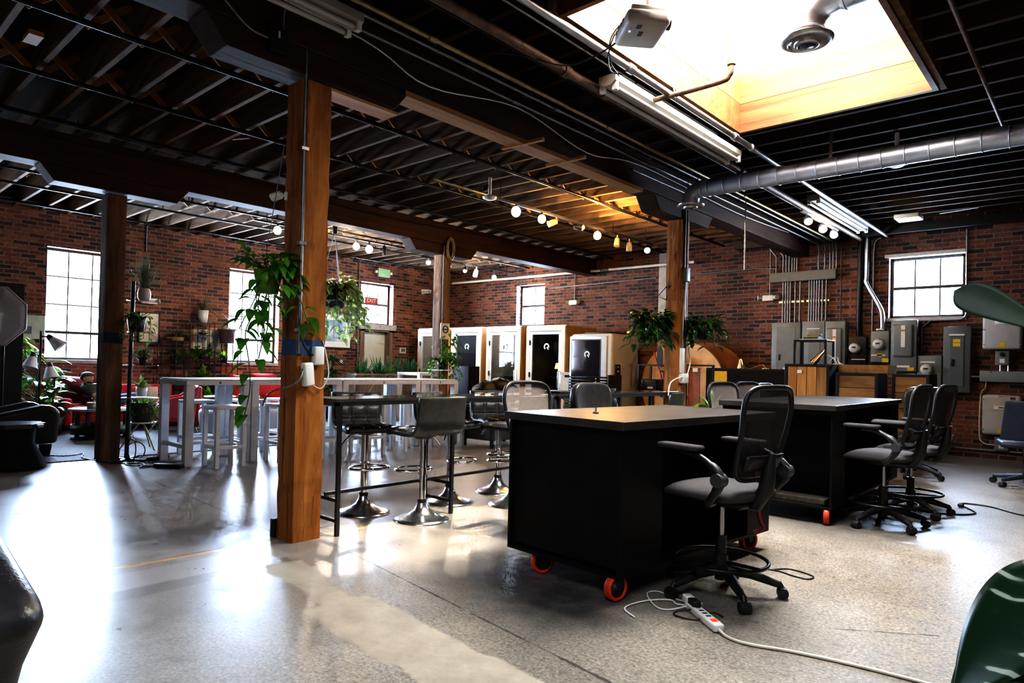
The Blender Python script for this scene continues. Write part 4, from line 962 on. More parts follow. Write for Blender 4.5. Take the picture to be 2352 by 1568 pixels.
one('stone_lintel', MB().b2((XL + .0, 9.0, 1.94), (XL + .07, 10.06, 2.07)), SILL, 'rough grey stone lintel between the door and the transom window', 'lintel')
# ------------------------------------------------------------------ black bar tables
def bar_table(y0, y1, frames, label):
    t = thing('bar_table', label, 'table', (-3.95, (y0 + y1) / 2, 0)); h = (y1 - y0) / 2; x0, x1 = -.17, .165
    bevel(MB().b2((x0, -h, .885), (x1, h, .908)).build('tabletop', mat('dark_gloss_laminate', (.05, .048, .046), .07, 0, .25, 7, .04, 90), t), .003)
    e = MB(); e.b2((x0, -h, .862), (x0 + .025, h, .884)); e.b2((x1 - .025, -h, .862), (x1, h, .884)); e.b2((x0, -h, .862), (x1, -h + .025, .884)); e.b2((x0, h - .025, .862), (x1, h, .884))
    e.build('top_frame', BLKMET, t)
    c = (y0 + y1) / 2
    for k, y in enumerate(frames):
        for x in (x0 + .0125, x1 - .0125): MB().box((x, y - c, .431), (.025, .025, .862)).build('leg', BLKMET, t)
        MB().box(((x0 + x1) / 2, y - c, .10), (x1 - x0 - .05, .022, .022)).build('crossbar', BLKMET, t); MB().box(((x0 + x1) / 2, y - c, .235), (x1 - x0 - .05, .022, .022)).build('crossbar', BLKMET, t)
    MB().box(((x0 + x1) / 2, (frames[0] + frames[-1]) / 2 - c, .258), (.022, frames[-1] - frames[0], .022)).build('stretcher', BLKMET, t)
    return t
bar_table(2.50, 4.84, (2.535, 3.56, 4.8), 'long narrow black bar table beside the big orange post'); bar_table(4.86, 7.17, (4.9, 5.93, 7.15), 'narrow black bar table ending at the far orange post')

# ------------------------------------------------------------------ quilted bar stools
def stool_profile(v):
    """side profile from seat front (v=0) over the seat to the top of the back (v=1): (y, z, ny, nz)"""
    pts = [(.20, .0), (.19, .028), (.10, .034), (-.02, .03), (-.12, .03), (-.175, .05), (-.20, .10), (-.208, .17), (-.218, .24), (-.225, .285)]
    f = v * (len(pts) - 1); i = min(int(f), len(pts) - 2); a = f - i
    y = pts[i][0] + (pts[i + 1][0] - pts[i][0]) * a; z = pts[i][1] + (pts[i + 1][1] - pts[i][1]) * a
    dy = pts[i + 1][0] - pts[i][0]; dz = pts[i + 1][1] - pts[i][1]; l = math.hypot(dy, dz)
    return y, z, dz / l, -dy / l
def make_stool():
    t = thing('bar_stool', 'x', 'bar stool', (0, 0, 0))
    MB().lathe([(.205, 0), (.205, .008), (.17, .022), (.10, .045), (.06, .075), (.042, .11), (.036, .13)], (0, 0, 0), 36).build('base', DUSTCHROME, t)
    MB().cyl((0, 0, .125), (0, 0, .155), .034, 18).build('collar', BLKPLA, t)
    MB().cyl((0, 0, .15), (0, 0, .62), .027, 18).build('column', CHROME, t)
    f = MB().build; fr = MB()
    fr.ring((0, .12, .36), .15, .011, 32, 8, 'Z', .105); fr.build('footrest', CHROME, t); MB().cyl((0, 0, .335), (0, 0, .385), .034, 16).build('footrest_sleeve', CHROME, t)
    MB().tube(smooth_path([(.06, .03, .615), (.13, .05, .60), (.17, .06, .57), (.20, .07, .54)], 4), .006, 8).build('lever', CHROME, t)
    MB().lathe([(.05, .60), (.10, .625), (.11, .635)], (0, 0, 0), 16).build('seat_plate', BLKPLA, t)
    W_ = .205
    def back(u, v):
        y, z, ny, nz = stool_profile(v); k = 1 - .06 * max(0, v - .6)
        return ((u - .5) * 2 * W_ * k, y - ny * -.0, z + .635), (0, -ny, -nz) if False else (0, ny, nz)
    def shellf(u, v):
        p, n = back(u, v); return (p[0], p[1] - n[1] * .02, p[2] - n[2] * .02), n
    bevel(MB().shell(shellf, 4, 27, .028).build('seat_shell', STOOLLEA, t), .006)
    def quilt(u, v):
        p, n = back(.04 + .92 * u, .02 + .96 * v)
        s_ = abs(math.sin(3 * PI * u)) ** .3 * abs(math.sin(5 * PI * v)) ** .3
        d = -.006 + .028 * s_
        return (p[0], p[1] + n[1] * d, p[2] + n[2] * d)
    MB().grid(quilt, 36, 60).build('quilted_cushion', STOOLLEA, t)
    return t
st = make_stool()
def facing(dx, dy): return math.atan2(-dx, dy)
STOOLS = [(-4.28, 3.09, facing(.95, -.30), 'black quilted bar stool at the near end of the bar table, front showing'), (-3.79, 3.26, facing(-1, .12), 'black bar stool with plain smooth back turned to the camera, nearest'),
          (-4.12, 3.84, facing(1, .25), 'black quilted bar stool half hidden behind the nearest plain-backed stool'), (-4.18, 4.50, facing(1, -.45), 'black quilted bar stool just left of the front workbench edge'),
          (-3.70, 4.17, facing(-1, 0), 'black bar stool half hidden by the left edge of the front workbench'), (-4.22, 5.38, facing(1, -.2), 'black quilted bar stool seen between mesh chair and shiny leather chair'),
          (-3.66, 4.86, facing(-1, -.1), 'dark plain-backed bar stool beside the shiny leather chair'), (-4.22, 6.55, facing(1, -.2), 'black quilted bar stool in front of the stacked folding chairs'),
          (-3.62, 6.35, facing(-1, -.2), 'dark plain-backed bar stool at far end of the bar table')]
for k, (x, y, rz, lb) in enumerate(STOOLS):
    if k == 0: st.location = (x, y, 0); st.rotation_euler = (0, 0, rz); tag(st, lb, None, 'quilted bar stools at the black bar tables')
    else: dup(st, (x, y, 0), rz, lb)

# ------------------------------------------------------------------ workbenches on red castors
REDW = mat('red_castor_tyre', (.62, .05, .015), .4, 0, .12, 20)
def castor(t, x, y, rz, r=.066, red=True):
    R = Matrix.Rotation(rz, 3, 'Z')
    def T(p): return R @ Vector(p) + Vector((x, y, 0))
    w = MB().lathe([(r * .72, -.021), (r * .95, -.02), (r, -.012), (r, .012), (r * .95, .02), (r * .72, .021), (r * .72, -.021)], (0, 0, 0), 32, 'X', True, False)
    w.v = [T((v[0], v[1], v[2] + r)) for v in w.v]; o = w.build('castor', REDW if red else BLKPLA, t)
    h = MB().lathe([(.001, -.016), (r * .2, -.022), (r * .2, -.014), (r * .72, -.014), (r * .72, .014), (r * .2, .014), (r * .2, .022), (.001, .016)], (0, 0, 0), 24, 'X')
    h.v = [T((v[0], v[1], v[2] + r)) for v in h.v]; h.build('wheel_hub', BLKPLA, o)
    f = MB()
    f.poly([(.026, -.035, 2 * r + .0), (.026, .03, 2 * r), (.026, .012, r - .01), (.026, -.012, r - .01)], .004, (1, 0, 0)); f.poly([(-.030, -.035, 2 * r), (-.030, .03, 2 * r), (-.030, .012, r - .01), (-.030, -.012, r - .01)], .004, (1, 0, 0)); f.box((0, 0, 2 * r + .003), (.08, .09, .006))
    f.v = [T(v) for v in f.v]; fix_normals(f.build('fork', BLKMET, o))
def workbench(label, loc, rz, w, l, zt, openend, shelf=None):
    """local: near corner at origin, width along -X, length along +Y"""
    t = thing('workbench', label, 'workbench', loc, rz); zb = .138
    o = bevel(MB().b2((-w, 0, zt - .042), (0, l, zt)).build('worktop', WTOP, t), .003)
    i = .025; z1 = zt - .043; e = .018
    def pan(nm, a, b_): bevel(MB().b2(a, b_).build(nm, BLKLAM, t), .002)
    pan('side_panel', (-w + i, i, zb), (-w + i + e, l - i, z1))
    pan('end_panel', (-i - e - .0, i, zb), (-i, i + .36, z1)); pan('end_panel', (-i - e, l - i - .30, zb), (-i, l - i, z1))
    pan('back_panel', (-w + i + e, i + (.34 if openend else .02), zb + e), (-i - e, i + (.36 if openend else .04), z1))
    pan('far_panel', (-w + i + e, l - i - e, zb), (-i - e, l - i, z1)); pan('kneehole_panel', (-.42, i + .36, zb + e), (-.40, l - i - e, z1))
    pan('base_panel', (-w + i, i, zb - .02), (-i, l - i, zb))
    if openend:
        pan('face_frame', (-w + i + e, i, z1 - .03), (-i - e, i + e, z1))
    if shelf: pan('shelf', (-w + i + e, i + .02, shelf), (-i - e, i + .33, shelf + .02))
    return t
IS1 = workbench('large black workbench on red castors in the foreground', (-1.745, 2.765, 0), math.radians(-4.2), .845, 1.66, .894, False)
castor(IS1, -.075, .065, -.15); castor(IS1, -.62, .11, -.5); castor(IS1, -.10, 1.50, -.35); castor(IS1, -.74, 1.5, .4)
IS2 = workbench('second black workbench with an open end shelf, behind the front one', (-1.53, 5.37, 0), math.radians(1.2), .92, 2.38, .913, True)
castor(IS2, -.07, .07, .22); castor(IS2, -.8, .12, .6); castor(IS2, -.10, 2.2, .3); castor(IS2, -.8, 2.2, .3)
CHIP = mat('chipped_raw_edge', (.35, .24, .10), .8, 0, .4, 30)
one('plank', MB().b2((-2.30, 5.47, .141), (-1.63, 5.66, .175)), mat('worn_dark_plank', (.07, .06, .045), .8, 0, .5, 30, .5, 60), 'worn dark plank lying on the bottom shelf of the second workbench', 'plank')
one('strap', MB().tube(smooth_path([(-1.66, 4.16, .60), (-1.63, 4.14, .42), (-1.60, 4.11, .25), (-1.58, 4.12, .19), (-1.63, 4.10, .16)], 6), [.012] * 25, 4), mat('dark_red_strap', (.18, .02, .02), .6), 'dark red strap hanging at the far end of the front workbench', 'strap')
t = thing('metal_fitting', 'small threaded metal fitting standing on the front workbench top', 'fitting', (-2.19, 3.17, .894)); MB().lathe([(.017, 0), (.018, .004), (.016, .008), (.008, .01)], (0, 0, 0), 20).build('foot_pad', BLKPLA, t); MB().cyl((0, 0, .009), (0, 0, .035), .0045, 10).build('stud', STEEL, t)

# ------------------------------------------------------------------ office chairs
def meshmat(name, c, alpha, sc=260):
    m, nt, b = nodes(name); mp = mapping(nt)
    ck = N(nt, 'ShaderNodeTexChecker'); ck.inputs['Scale'].default_value = sc; nt.links.new(mp.outputs[0], ck.inputs['Vector'])
    b.inputs['Base Color'].default_value = rgb(c); b.inputs['Roughness'].default_value = .7
    tr = N(nt, 'ShaderNodeBsdfTransparent'); ms = N(nt, 'ShaderNodeMixShader')
    nt.links.new(math_(nt, 'MULTIPLY_ADD', ck.outputs['Fac'], .25, alpha - .12, clamp=True), ms.inputs[0])
    nt.links.new(tr.outputs[0], ms.inputs[1]); nt.links.new(b.outputs[0], ms.inputs[2]); nt.links.new(ms.outputs[0], nt.nodes['Material Output'].inputs[0]); return m
MESHD = meshmat('dark_mesh', (.03, .028, .03), .78); MESHG = meshmat('grey_mesh', (.24, .21, .20), .66)
SEATM = mat('charcoal_seat_fabric', (.05, .046, .05), .85, 0, .15, 40, .3, 300)
def make_chair(kind):
    """local: faces +Y. kind: 'draft' (tall, foot ring), 'mesh' (grey mesh back), 'leather'"""
    t = thing('office_chair', 'x', 'office chair', (0, 0, 0)); hs = .545 if kind == 'draft' else .47
    frame = BLKPLA
    for k in range(5):
        a = 2 * PI * k / 5 + .35; c, s = math.cos(a), math.sin(a)
        lg = MB(); lg.tube([(c * .03, s * .03, .125), (c * .15, s * .15, .11), (c * .29, s * .29, .068)], [.032, .026, .018], 8); lg.tube([(c * .285, s * .285, .08), (c * .30, s * .30, .055)], .014, 8)
        o = lg.build('base_leg', frame, t)
        d = Vector((-s, c, 0)); p = Vector((c * .305, s * .305, .029))
        MB().tube([p - d * .026, p - d * .006, p + d * .006, p + d * .026], [.027, .029, .029, .027], 14).build('castor', BLKPLA, o)
    MB().cyl((0, 0, .07), (0, 0, .30), .028, 14).build('column_sleeve', BLKPLA, t); MB().cyl((0, 0, .29), (0, 0, hs - .06), .014, 12).build('gas_column', STEEL if kind == 'draft' else BLKPLA, t)
    if kind == 'draft':
        fr = MB(); fr.ring((0, 0, .175), .235, .010, 40, 8); fr.build('foot_ring', BLKPIPE, t)
        for k in range(3):
            a = 2 * PI * k / 3 + .5; MB().cyl((.02 * math.cos(a), .02 * math.sin(a), .165), (.23 * math.cos(a), .23 * math.sin(a), .175), .009, 8).build('ring_spoke', BLKPIPE, t)
        MB().cyl((0, 0, .14), (0, 0, .20), .036, 14).build('ring_hub', BLKPLA, t)
    MB().rbox((0, -.03, hs - .055), (.22, .30, .05), .02).build('mechanism', BLKPLA, t)
    def seat(u, v):
        x = (u - .5) * 2; y = (v - .5) * 2
        r = (abs(x) ** 4 + abs(y) ** 4) ** .25
        f = max(abs(x), abs(y)) / r if r > 1e-6 else 1
        z = .03 * (1 - max(abs(x), abs(y)) ** 6) - .03 * max(0, y - .5) ** 1.5 * 1.6
        return (x * f * .25, y * f * .23 + .015, hs + z)
    m = MB(); m.grid(seat, 14, 14); m.grid(lambda u, v: (lambda p: (p[0], p[1], hs - .03 - .02 * max(0, (v - .75)) * 2))(seat(u, v)), 14, 14)
    n = 14; rim = [(i, 0) for i in range(n)] + [(n, j) for j in range(n)] + [(n - i, n) for i in range(n)] + [(0, n - j) for j in range(n)]
    idx = [i * (n + 1) + j for i, j in rim]; off = (n + 1) ** 2; L_ = len(idx)
    for k in range(L_): m.f.append((idx[k], idx[(k + 1) % L_], off + idx[(k + 1) % L_], off + idx[k])); m.sm.append(True); m.mi.append(0)
    o = m.build('seat', BLKLEA if kind == 'leather' else SEATM, t); fix_normals(o)
    # back: rounded trapezoid frame, wider at the top, leaning back
    H = .465 if kind == 'draft' else .50; wb, wt = (.17, .215) if kind == 'draft' else (.19, .245 if kind != 'leather' else .23); yo = .19 if kind == 'draft' else .23; z0 = hs + .07
    def bk(x, z):  # x in -1..1, z 0..1
        w = wb + (wt - wb) * min(1, z * 1.3)
        return Vector((x * w, -yo - .10 * z + .05 * math.sin(PI * z) * -.6 + .035 * x * x, z0 + z * H))
    out = []
    for k in range(36):
        a = 2 * PI * k / 36; c, s = math.cos(a), math.sin(a)
        x = math.copysign(abs(c) ** .42, c); z = .5 + .5 * math.copysign(abs(s) ** .42, s)
        out.append(bk(x, z))
    def backsurf(u, v):
        x = (u - .5) * 2; z = v
        zz = (z - .5) * 2; r = (abs(x) ** 4.7 + abs(zz) ** 4.7) ** (1 / 4.7); f = max(abs(x), abs(zz)) / r if r > 1e-6 else 1
        return bk(x * f * .985, .5 + .5 * zz * f * .985)
    if kind == 'leather':
        sh = MB(); sh.shell(lambda u, v: (backsurf(u, v), (0, 1, .2)), 12, 14, .075); bevel(sh.build('backrest', BLKLEA, t), .02, 3)
    else:
        MB().tube(out, .014, 8, closed=True).build('back_frame', BLKPLA, t)
        MB().grid(backsurf, 12, 14).build('back_mesh', MESHD if kind == 'draft' else MESHG, t)
        lu = MB(); lu.shell(lambda u, v: (bk((u - .5) * 1.7, .12 + .16 * v) + Vector((0, -.025, 0)), (0, 1, 0)), 8, 3, .02); lu.build('lumbar_support', BLKPLA, t)
    MB().tube([(0, -.12, hs - .05), (0, -yo - .01, hs - .05), (0, -yo - .06, hs + .03), tuple(bk(0, .12) + Vector((0, -.05, 0))), tuple(bk(0, .3) + Vector((0, -.035, 0)))], [.035, .04, .04, .035, .015], 8).build('back_spine', BLKPLA, t)
    if kind == 'draft':
        for s in (-1, 1):
            ar = MB(); ar.tube(smooth_path([(s * .15, -.05, hs - .05), (s * .27, -.10, hs - .04), (s * .295, -.17, hs + .04), (s * .295, -.19, hs + .10), (s * .285, -.12, hs + .16), (s * .28, -.02, hs + .20), (s * .28, .06, hs + .205)], 4), [.02] * 8 + [.024] * 8 + [.016] * 9, 8)
            a = ar.build('armrest', BLKPLA, t)
            MB().rbox((s * .28, .06, hs + .226), (.08, .25, .028), .013, 3).build('arm_pad', SEATM, a); MB().cyl((s * .27, -.185, hs + .09), (s * .325, -.185, hs + .09), .033, 16).build('arm_pivot', DGREY, a)
    return t
dc = make_chair('draft'); dc.location = (-1.50, 3.34, 0); dc.rotation_euler = (0, 0, math.radians(80)); tag(dc, 'tall black mesh drafting chair in the foreground at the front workbench', None, 'drafting chairs')
dup(dc, (-1.29, 5.76, 0), math.radians(84), 'tall black drafting chair nearest, right of the second workbench'); dup(dc, (-1.24, 6.46, 0), math.radians(80), 'tall black drafting chair behind the other at the second workbench')
mc = make_chair('mesh'); mc.location = (-2.85, 3.67, 0); mc.rotation_euler = (0, 0, facing(1, -.05)); tag(mc, 'grey mesh office chair behind the left edge of the front workbench', None, 'mesh and leather office chairs')
dup(mc, (-2.62, 6.40, 0), facing(1, -.2), 'grey mesh office chair left of the second workbench, closer one'); dup(mc, (-2.66, 7.12, 0), facing(1, -.2), 'grey mesh office chair partly behind another, left of the second workbench')
lc = make_chair('leather'); lc.location = (-2.8, 4.38, 0); lc.rotation_euler = (0, 0, facing(1, -.1)); tag(lc, 'shiny black leather office chair behind the front workbench', None, 'mesh and leather office chairs')
dup(lc, (-2.66, 7.62, 0), facing(1, -.1), 'dark leather office chair near the tall wood crate'); dup(lc, (-1.66, 8.8, 0), facing(-.6, 1), 'dark office chair beyond the drafting chairs, in front of low crates')
# blue perforated chair at the right edge
BLUEP = mat('navy_plastic', (.025, .035, .06), .45, 0, .12, 15)
t = thing('office_chair', 'navy perforated-back office chair cut off by the right edge', 'office chair', (-.66, 9.0, 0), facing(-.2, 1))
for k in range(5):
    a = 2 * PI * k / 5 + 1.4; c, s = math.cos(a), math.sin(a); lg = MB(); lg.tube([(0, 0, .11), (c * .30, s * .30, .075)], [.03, .018], 8); o = lg.build('base_leg', BLUEP, t)
    MB().cyl((c * .30 - s * .025, s * .30 + c * .025, .03), (c * .30 + s * .025, s * .30 - c * .025, .03), .03, 14).build('castor', BLKPLA, o)
MB().cyl((0, 0, .1), (0, 0, .42), .025, 12).build('gas_column', BLKPLA, t); MB().rbox((0, .02, .45), (.48, .46, .06), .025, 3).build('seat', BLUEP, t)
def bb(u, v): x = (u - .5) * 2; return Vector((x * (.24 - .03 * v), -.22 - .08 * v + .06 * x * x, .5 + v * .42)), (0, 1, 0)
bevel(MB().shell(bb, 10, 8, .025).build('backrest', BLUEP, t), .01)
MB().tube([(0, -.1, .44), (0, -.28, .46), (0, -.3, .6)], .03, 8).build('back_spine', BLKPLA, t)

# ------------------------------------------------------------------ silver high tables and stools
def white_table(y0, y1, label, dx=.74):
    L_ = y1 - y0; t = thing('high_table', label, 'table', (-7.65, (y0 + y1) / 2, 0), 0, 'silver high tables in a row'); h = L_ / 2; a = dx / 2; s = .085; zt = .935
    bevel(MB().b2((-a + .01, -h + .01, zt - .012), (a - .01, h - .01, zt)).build('tabletop', WHTALU, t), .003)
    fr = MB()
    for sx in (-1, 1): bevel(MB().b2((sx * a, -h, zt - .065), (sx * (a - s), h, zt - .013)).build('apron', WHTALU, t), .004)
    for sy in (-1, 1): bevel(MB().b2((-a + s, sy * h, zt - .065), (a - s, sy * (h - s), zt - .013)).build('apron', WHTALU, t), .004)
    for sx in (-1, 1):
        for sy in (-1, 1): bevel(MB().b2((sx * a, sy * h, 0), (sx * (a - s), sy * (h - s), zt - .066)).build('leg', WHTALU, t), .004)
        MB().lathe([(.001, -.002), (.011, -.001), (.011, .002)], (sx * a, 0, zt - .039), 14, 'X').build('cap', BLKPLA, t)
    for sy in (-1, 1): MB().b2((-a + s, sy * (h - .02), .185), (a - s, sy * (h - .055), .225)).build('stretcher', WHTALU, t)
    MB().b2((-.02, -h + .055, .19), (.02, h - .055, .225)).build('stretcher', WHTALU, t)
    return t
white_table(2.96, 3.675, 'silver square high table at the near end of the row'); white_table(3.69, 4.885, 'silver long high table second in the row, behind the big orange post')
white_table(4.90, 6.18, 'silver long high table third in the row'); white_table(6.195, 6.92, 'silver square high table at the far end of the row, by the pale post')
def make_white_stool():
    t = thing('high_stool', 'x', 'stool', (0, 0, 0)); a = .165; s = .042; zt = .66
    bevel(MB().b2((-a, -a, zt - .035), (a, a, zt)).build('seat', WHTALU, t), .006)
    for sx in (-1, 1):
        for sy in (-1, 1): bevel(MB().b2((sx * a, sy * a, 0), (sx * (a - s), sy * (a - s), zt - .035)).build('leg', WHTALU, t), .003)
        MB().b2((sx * a, -a + s, .20), (sx * (a - .03), a - s, .235)).build('footrest', WHTALU, t); MB().b2((-a + s, sx * a, .20), (a - s, sx * (a - .03), .235)).build('footrest', WHTALU, t)
    return t
ws = make_white_stool()
SP = [(-7.13, 3.31, 0, 'silver square stool nearest the camera, at the first high table'), (-7.14, 4.02, .06, 'silver square stool just left of the big orange post'), (-7.08, 4.55, -.05, 'silver square stool behind the near end of the bar table'),
      (-7.02, 5.10, .03, 'silver square stool behind the nearest quilted bar stool'), (-7.03, 5.75, 0, 'silver square stool behind the plain-backed bar stool'), (-7.04, 6.51, .04, 'silver square stool at the far square table, near side'),
      (-8.19, 3.47, .05, 'silver square stool on far side of the first high table'), (-8.15, 4.05, -.04, 'silver square stool on the lounge side, at left end of the second table'), (-8.2, 4.6, .03, 'silver square stool on the lounge side, at right end of the second table'), (-8.18, 5.25, 0, 'silver square stool on the lounge side, at left end of the third table'),
      (-8.2, 5.85, .05, 'silver square stool on the lounge side, at right end of the third table'), (-8.18, 6.6, 0, 'silver square stool on the lounge side of the far square table')]
for k, (x, y, rz, lb) in enumerate(SP):
    if k == 0: ws.location = (x, y, 0); ws.rotation_euler = (0, 0, rz); tag(ws, lb, None, 'silver square stools')
    else: dup(ws, (x, y, 0), rz, lb)
# ------------------------------------------------------------------ phone booths
BOOTHW = mat('pale_booth_wood', (.72, .60, .46), .55, 0, .10, 5); BOOTHS = mat('amber_booth_side', (.52, .30, .10), .5, 0, .1, 4)
FELT = mat('grey_felt', (.36, .33, .31), .9, 0, .12, 60, .2, 200); FELTB = mat('navy_felt', (.09, .11, .18), .9, 0, .15, 60, .2, 200); DARKIN = mat('dark_booth_inside', (.035, .035, .04), .8, 0, .2, 9)
DOORF = mat('pale_blue_door_frame', (.58, .66, .72), .4, .2, .04, 6)
WARMLED = mat('booth_ceiling_light', (1, .82, .55), .4, 0, .02, 4, emit=4)
def mark(t, x, z, y, s=.055):
    """white ring mark with a notch and a tail"""
    m = MB(); pts = [(x + s * math.cos(a), y, z + s * math.sin(a)) for a in [math.radians(-20 + 255 * k / 20) for k in range(21)]]
    m.tube(pts, s * .30, 6); m.tube([(x + s * .2, y, z - s * .15), (x + s * .95, y, z - s * 1.1)], [s * .34, s * .18], 6)
    m.v = [(a, y + (b_ - y) * .12, c) for a, b_, c in m.v]; m.build('logo', WHITE, t)
def booth(x0, x1, yf, yb, h, label, wall, light, hinge=True):
    t = thing('phone_booth', label, 'phone booth', ((x0 + x1) / 2, yf, 0)); w = (x1 - x0) / 2; d = yb - yf; k = .10
    bevel(MB().b2((-w, 0, 0), (-w + .03, d, h)).build('side_wall', BOOTHS, t), .003); bevel(MB().b2((w - .03, 0, 0), (w, d, h)).build('side_wall', BOOTHS, t), .003)
    MB().b2((-w, 0, h), (w, d, h + .02)).build('roof', BOOTHW, t); MB().b2((-w + .03, d - .05, 0), (w - .03, d, h)).build('back_wall', wall, t)
    MB().b2((-w + .031, .06, .05), (-w + .036, d - .05, h - .02)).build('felt_lining', wall, t); MB().b2((w - .036, .06, .05), (w - .031, d - .05, h - .02)).build('felt_lining', wall, t); MB().b2((-w + .03, .05, 0), (w - .03, d, .05)).build('floor_panel', DARKIN, t)
    for (a, b_, c, e) in ((-w, -w + k, 0, h), (w - k, w, 0, h), (-w + k, w - k, h - .1, h)): bevel(MB().b2((a, -.035, c), (b_, -.002, e)).build('front_board', BOOTHW, t), .003)
    dw = w - k; dz = h - .11
    dr = MB(); f = .055
    for (a, b_, c, e) in ((-dw, -dw + f, .04, dz), (dw - f, dw, .04, dz), (-dw + f, dw - f, dz - f, dz), (-dw + f, dw - f, .04, .1)): dr.b2((a, -.03, c), (b_, .01, e))
    o = dr.build('door', DOORF, t); MB().b2((-dw + f, -.012, .1), (dw - f, -.006, dz - f)).build('door_glass', BOOTHG, o)
    MB().tube([(dw - .03, -.03, .75), (dw - .03, -.075, .75), (dw - .03, -.075, 1.08), (dw - .03, -.03, 1.08)], .012, 8).build('door_handle', DOORF, o)
    for z in (.5, 1.0, 1.65): MB().cyl((-dw, -.045, z - .05), (-dw, -.045, z + .05), .013, 8).build('hinge', BLKMET, o)
    mark(o, .04, 1.57, -.035)
    if light: MB().b2((-.25, .15, h - .03), (.25, .45, h - .022)).build('ceiling_light', WARMLED, t)
    if light: lamp('lamp_light', ((x0 + x1) / 2, yf + .45, h - .12), 2.2, (1, .86, .66), .08)
    MB().b2((-w + .04, d - .5, .93), (w - .04, d - .05, .955)).build('desk', mat('booth_desk', (.13, .09, .07), .5), t)
    return t
B1 = booth(-12.35, -11.27, 10.40, 11.45, 1.99, 'wooden phone booth at the left end, half hidden by the pale post', FELT, True)
B2 = booth(-11.20, -10.24, 10.42, 11.45, 1.99, 'wooden phone booth second from left with navy interior', FELTB, True)
B3 = booth(-10.10, -9.11, 10.44, 11.45, 1.99, 'wooden phone booth third from left with a video call inside', FELT, True)
B4 = booth(-8.97, -7.97, 10.46, 11.50, 1.985, 'wooden phone booth fourth from left with a glowing lamp inside', DARKIN, False)
# white booth with black glass door
t = thing('phone_booth', 'white rounded booth with black glass door', 'phone booth', (-7.36, 10.44, 0)); w = .49; h = 1.82
MB().rbox((0, .48, h / 2), (.98, .94, h), .06, 4).build('cabinet', mat('white_booth_shell', (.60, .57, .50), .5, 0, .05, 5), t); MB().rbox((-.06, .002, h / 2 - .02), (.86, .03, h - .06), .012).build('front_frame', DOORF, t)
o = MB().b2((-.44, -.022, .06), (.24, -.014, h - .11)).build('door', BLKMET, t); MB().b2((-.42, -.027, .08), (.22, -.0225, h - .13)).build('door_glass', mat('black_mirror_glass', (.012, .012, .016), .06, 0, .05, 4), o); MB().cyl((.17, -.05, .75), (.17, -.05, 1.0), .012, 8).build('door_handle', DOORF, o); mark(o, -.06, 1.42, -.032, .05)
MB().rbox((0, .5, h + .02), (.6, .6, .04), .01).build('roof_unit', BLKMET, t)
t = thing('booth_sign', 'small dark sign on the side of the white booth', 'sign', (-6.85, 10.6, 1.12)); MB().rbox((0, 0, 0), (.02, .16, .24), .004).build('panel', BLKPLA, t); MB().box((.011, 0, .07), (.002, .05, .02)).build('print', WARMWHT, t); MB().box((.011, 0, -.01), (.002, .07, .03)).build('print', WARMWHT, t)
# inside the booths
SKIN = mat('skin', (.50, .30, .21), .55, 0, .06, 30, sss=1)
t = thing('monitor', 'monitor showing a video call in the third booth', 'monitor', (-9.72, 11.1, .96)); MB().rbox((0, 0, .20), (.30, .02, .27), .006).build('screen_frame', BLKPLA, t)
SCRG = mat('screen_picture', (.48, .62, .50), .4, 0, .05, 3, emit=1.0); MB().box((0, -.012, .20), (.27, .003, .24)).build('screen', SCRG, t)
f = MB(); f.poly([(-.05, -.0145, .085), (-.045, -.0145, .15), (-.02, -.0145, .175), (-.025, -.0145, .26), (0, -.0145, .29), (.025, -.0145, .26), (.02, -.0145, .175), (.045, -.0145, .15), (.05, -.0145, .085)], .001, (0, -1, 0)); f.build('caller_figure', mat('caller_dark', (.05, .03, .03), .6), t); MB().lathe([(.001, .016), (.02, .016), (.02, .0165)], (0, 0, .238), 14, 'Y').build('caller_face', SKIN, t)
MB().cyl((0, .02, 0), (0, .02, .1), .02, 8).build('stand', BLKPLA, t)
one('desk_box', MB().rbox((-9.35, 11.15, 1.03), (.15, .15, .14), .01), BLKPLA, 'small dark box on the desk of the third booth', 'box')
t = thing('table_lamp', 'small glowing yellow table lamp in the fourth booth', 'lamp', (-8.57, 11.0, .958)); SHADE = mat('glowing_yellow_shade', (1, .55, .1), .6, 0, .03, 6, emit=3)
MB().lathe([(.06, 0), (.06, .015), (.012, .025), (.010, .18)], (0, 0, 0), 16).build('base', BRASSY, t); MB().lathe([(.075, .17), (.05, .29)], (0, 0, 0), 20).build('lamp_shade', SHADE, t); lamp('lamp_light', (-8.57, 10.93, 1.16), 1.6, (1, .6, .15), .03)
t = thing('laptop', 'closed black laptop lying on the bar table', 'laptop', (-4.0, 5.15, .909), .1); MB().rbox((0, 0, .009), (.22, .30, .018), .005).build('body', BLKPLA, t)
t = thing('poster_sign', 'white paper sign standing on the bar table', 'sign', (-4.05, 5.32, .909), .9); MB().box((0, .03, .10), (.085, .004, .2), (.18, 0, 0)).build('panel', PAPER, t); MB().box((0, .09, .085), (.085, .004, .18), (-.3, 0, 0)).build('support', PAPER, t); MB().box((.02, .018, .16), (.05, .003, .025), (.18, 0, 0)).build('print', BLKPLA, t)
bg_ = MB()
for (x, y, z, r) in ((0, 0, .16, .2), (.05, .25, .2, .22), (-.05, .5, .15, .2)): bg_.ball((x, y, z), r, (1, 1.1, .85), 12, 9)
rnd = random.Random(5); bg_.v = [(a + rnd.uniform(-.02, .02), b_ + rnd.uniform(-.02, .02), max(0, c + rnd.uniform(-.02, .02))) for a, b_, c in bg_.v]
one('trash_bag', bg_, mat('black_bin_bag', (.006, .006, .008), .5, 0, .2, 12), 'black plastic bags heaped on a dark cart past the bar table', 'bag', None, (-6.72, 6.93, .60))
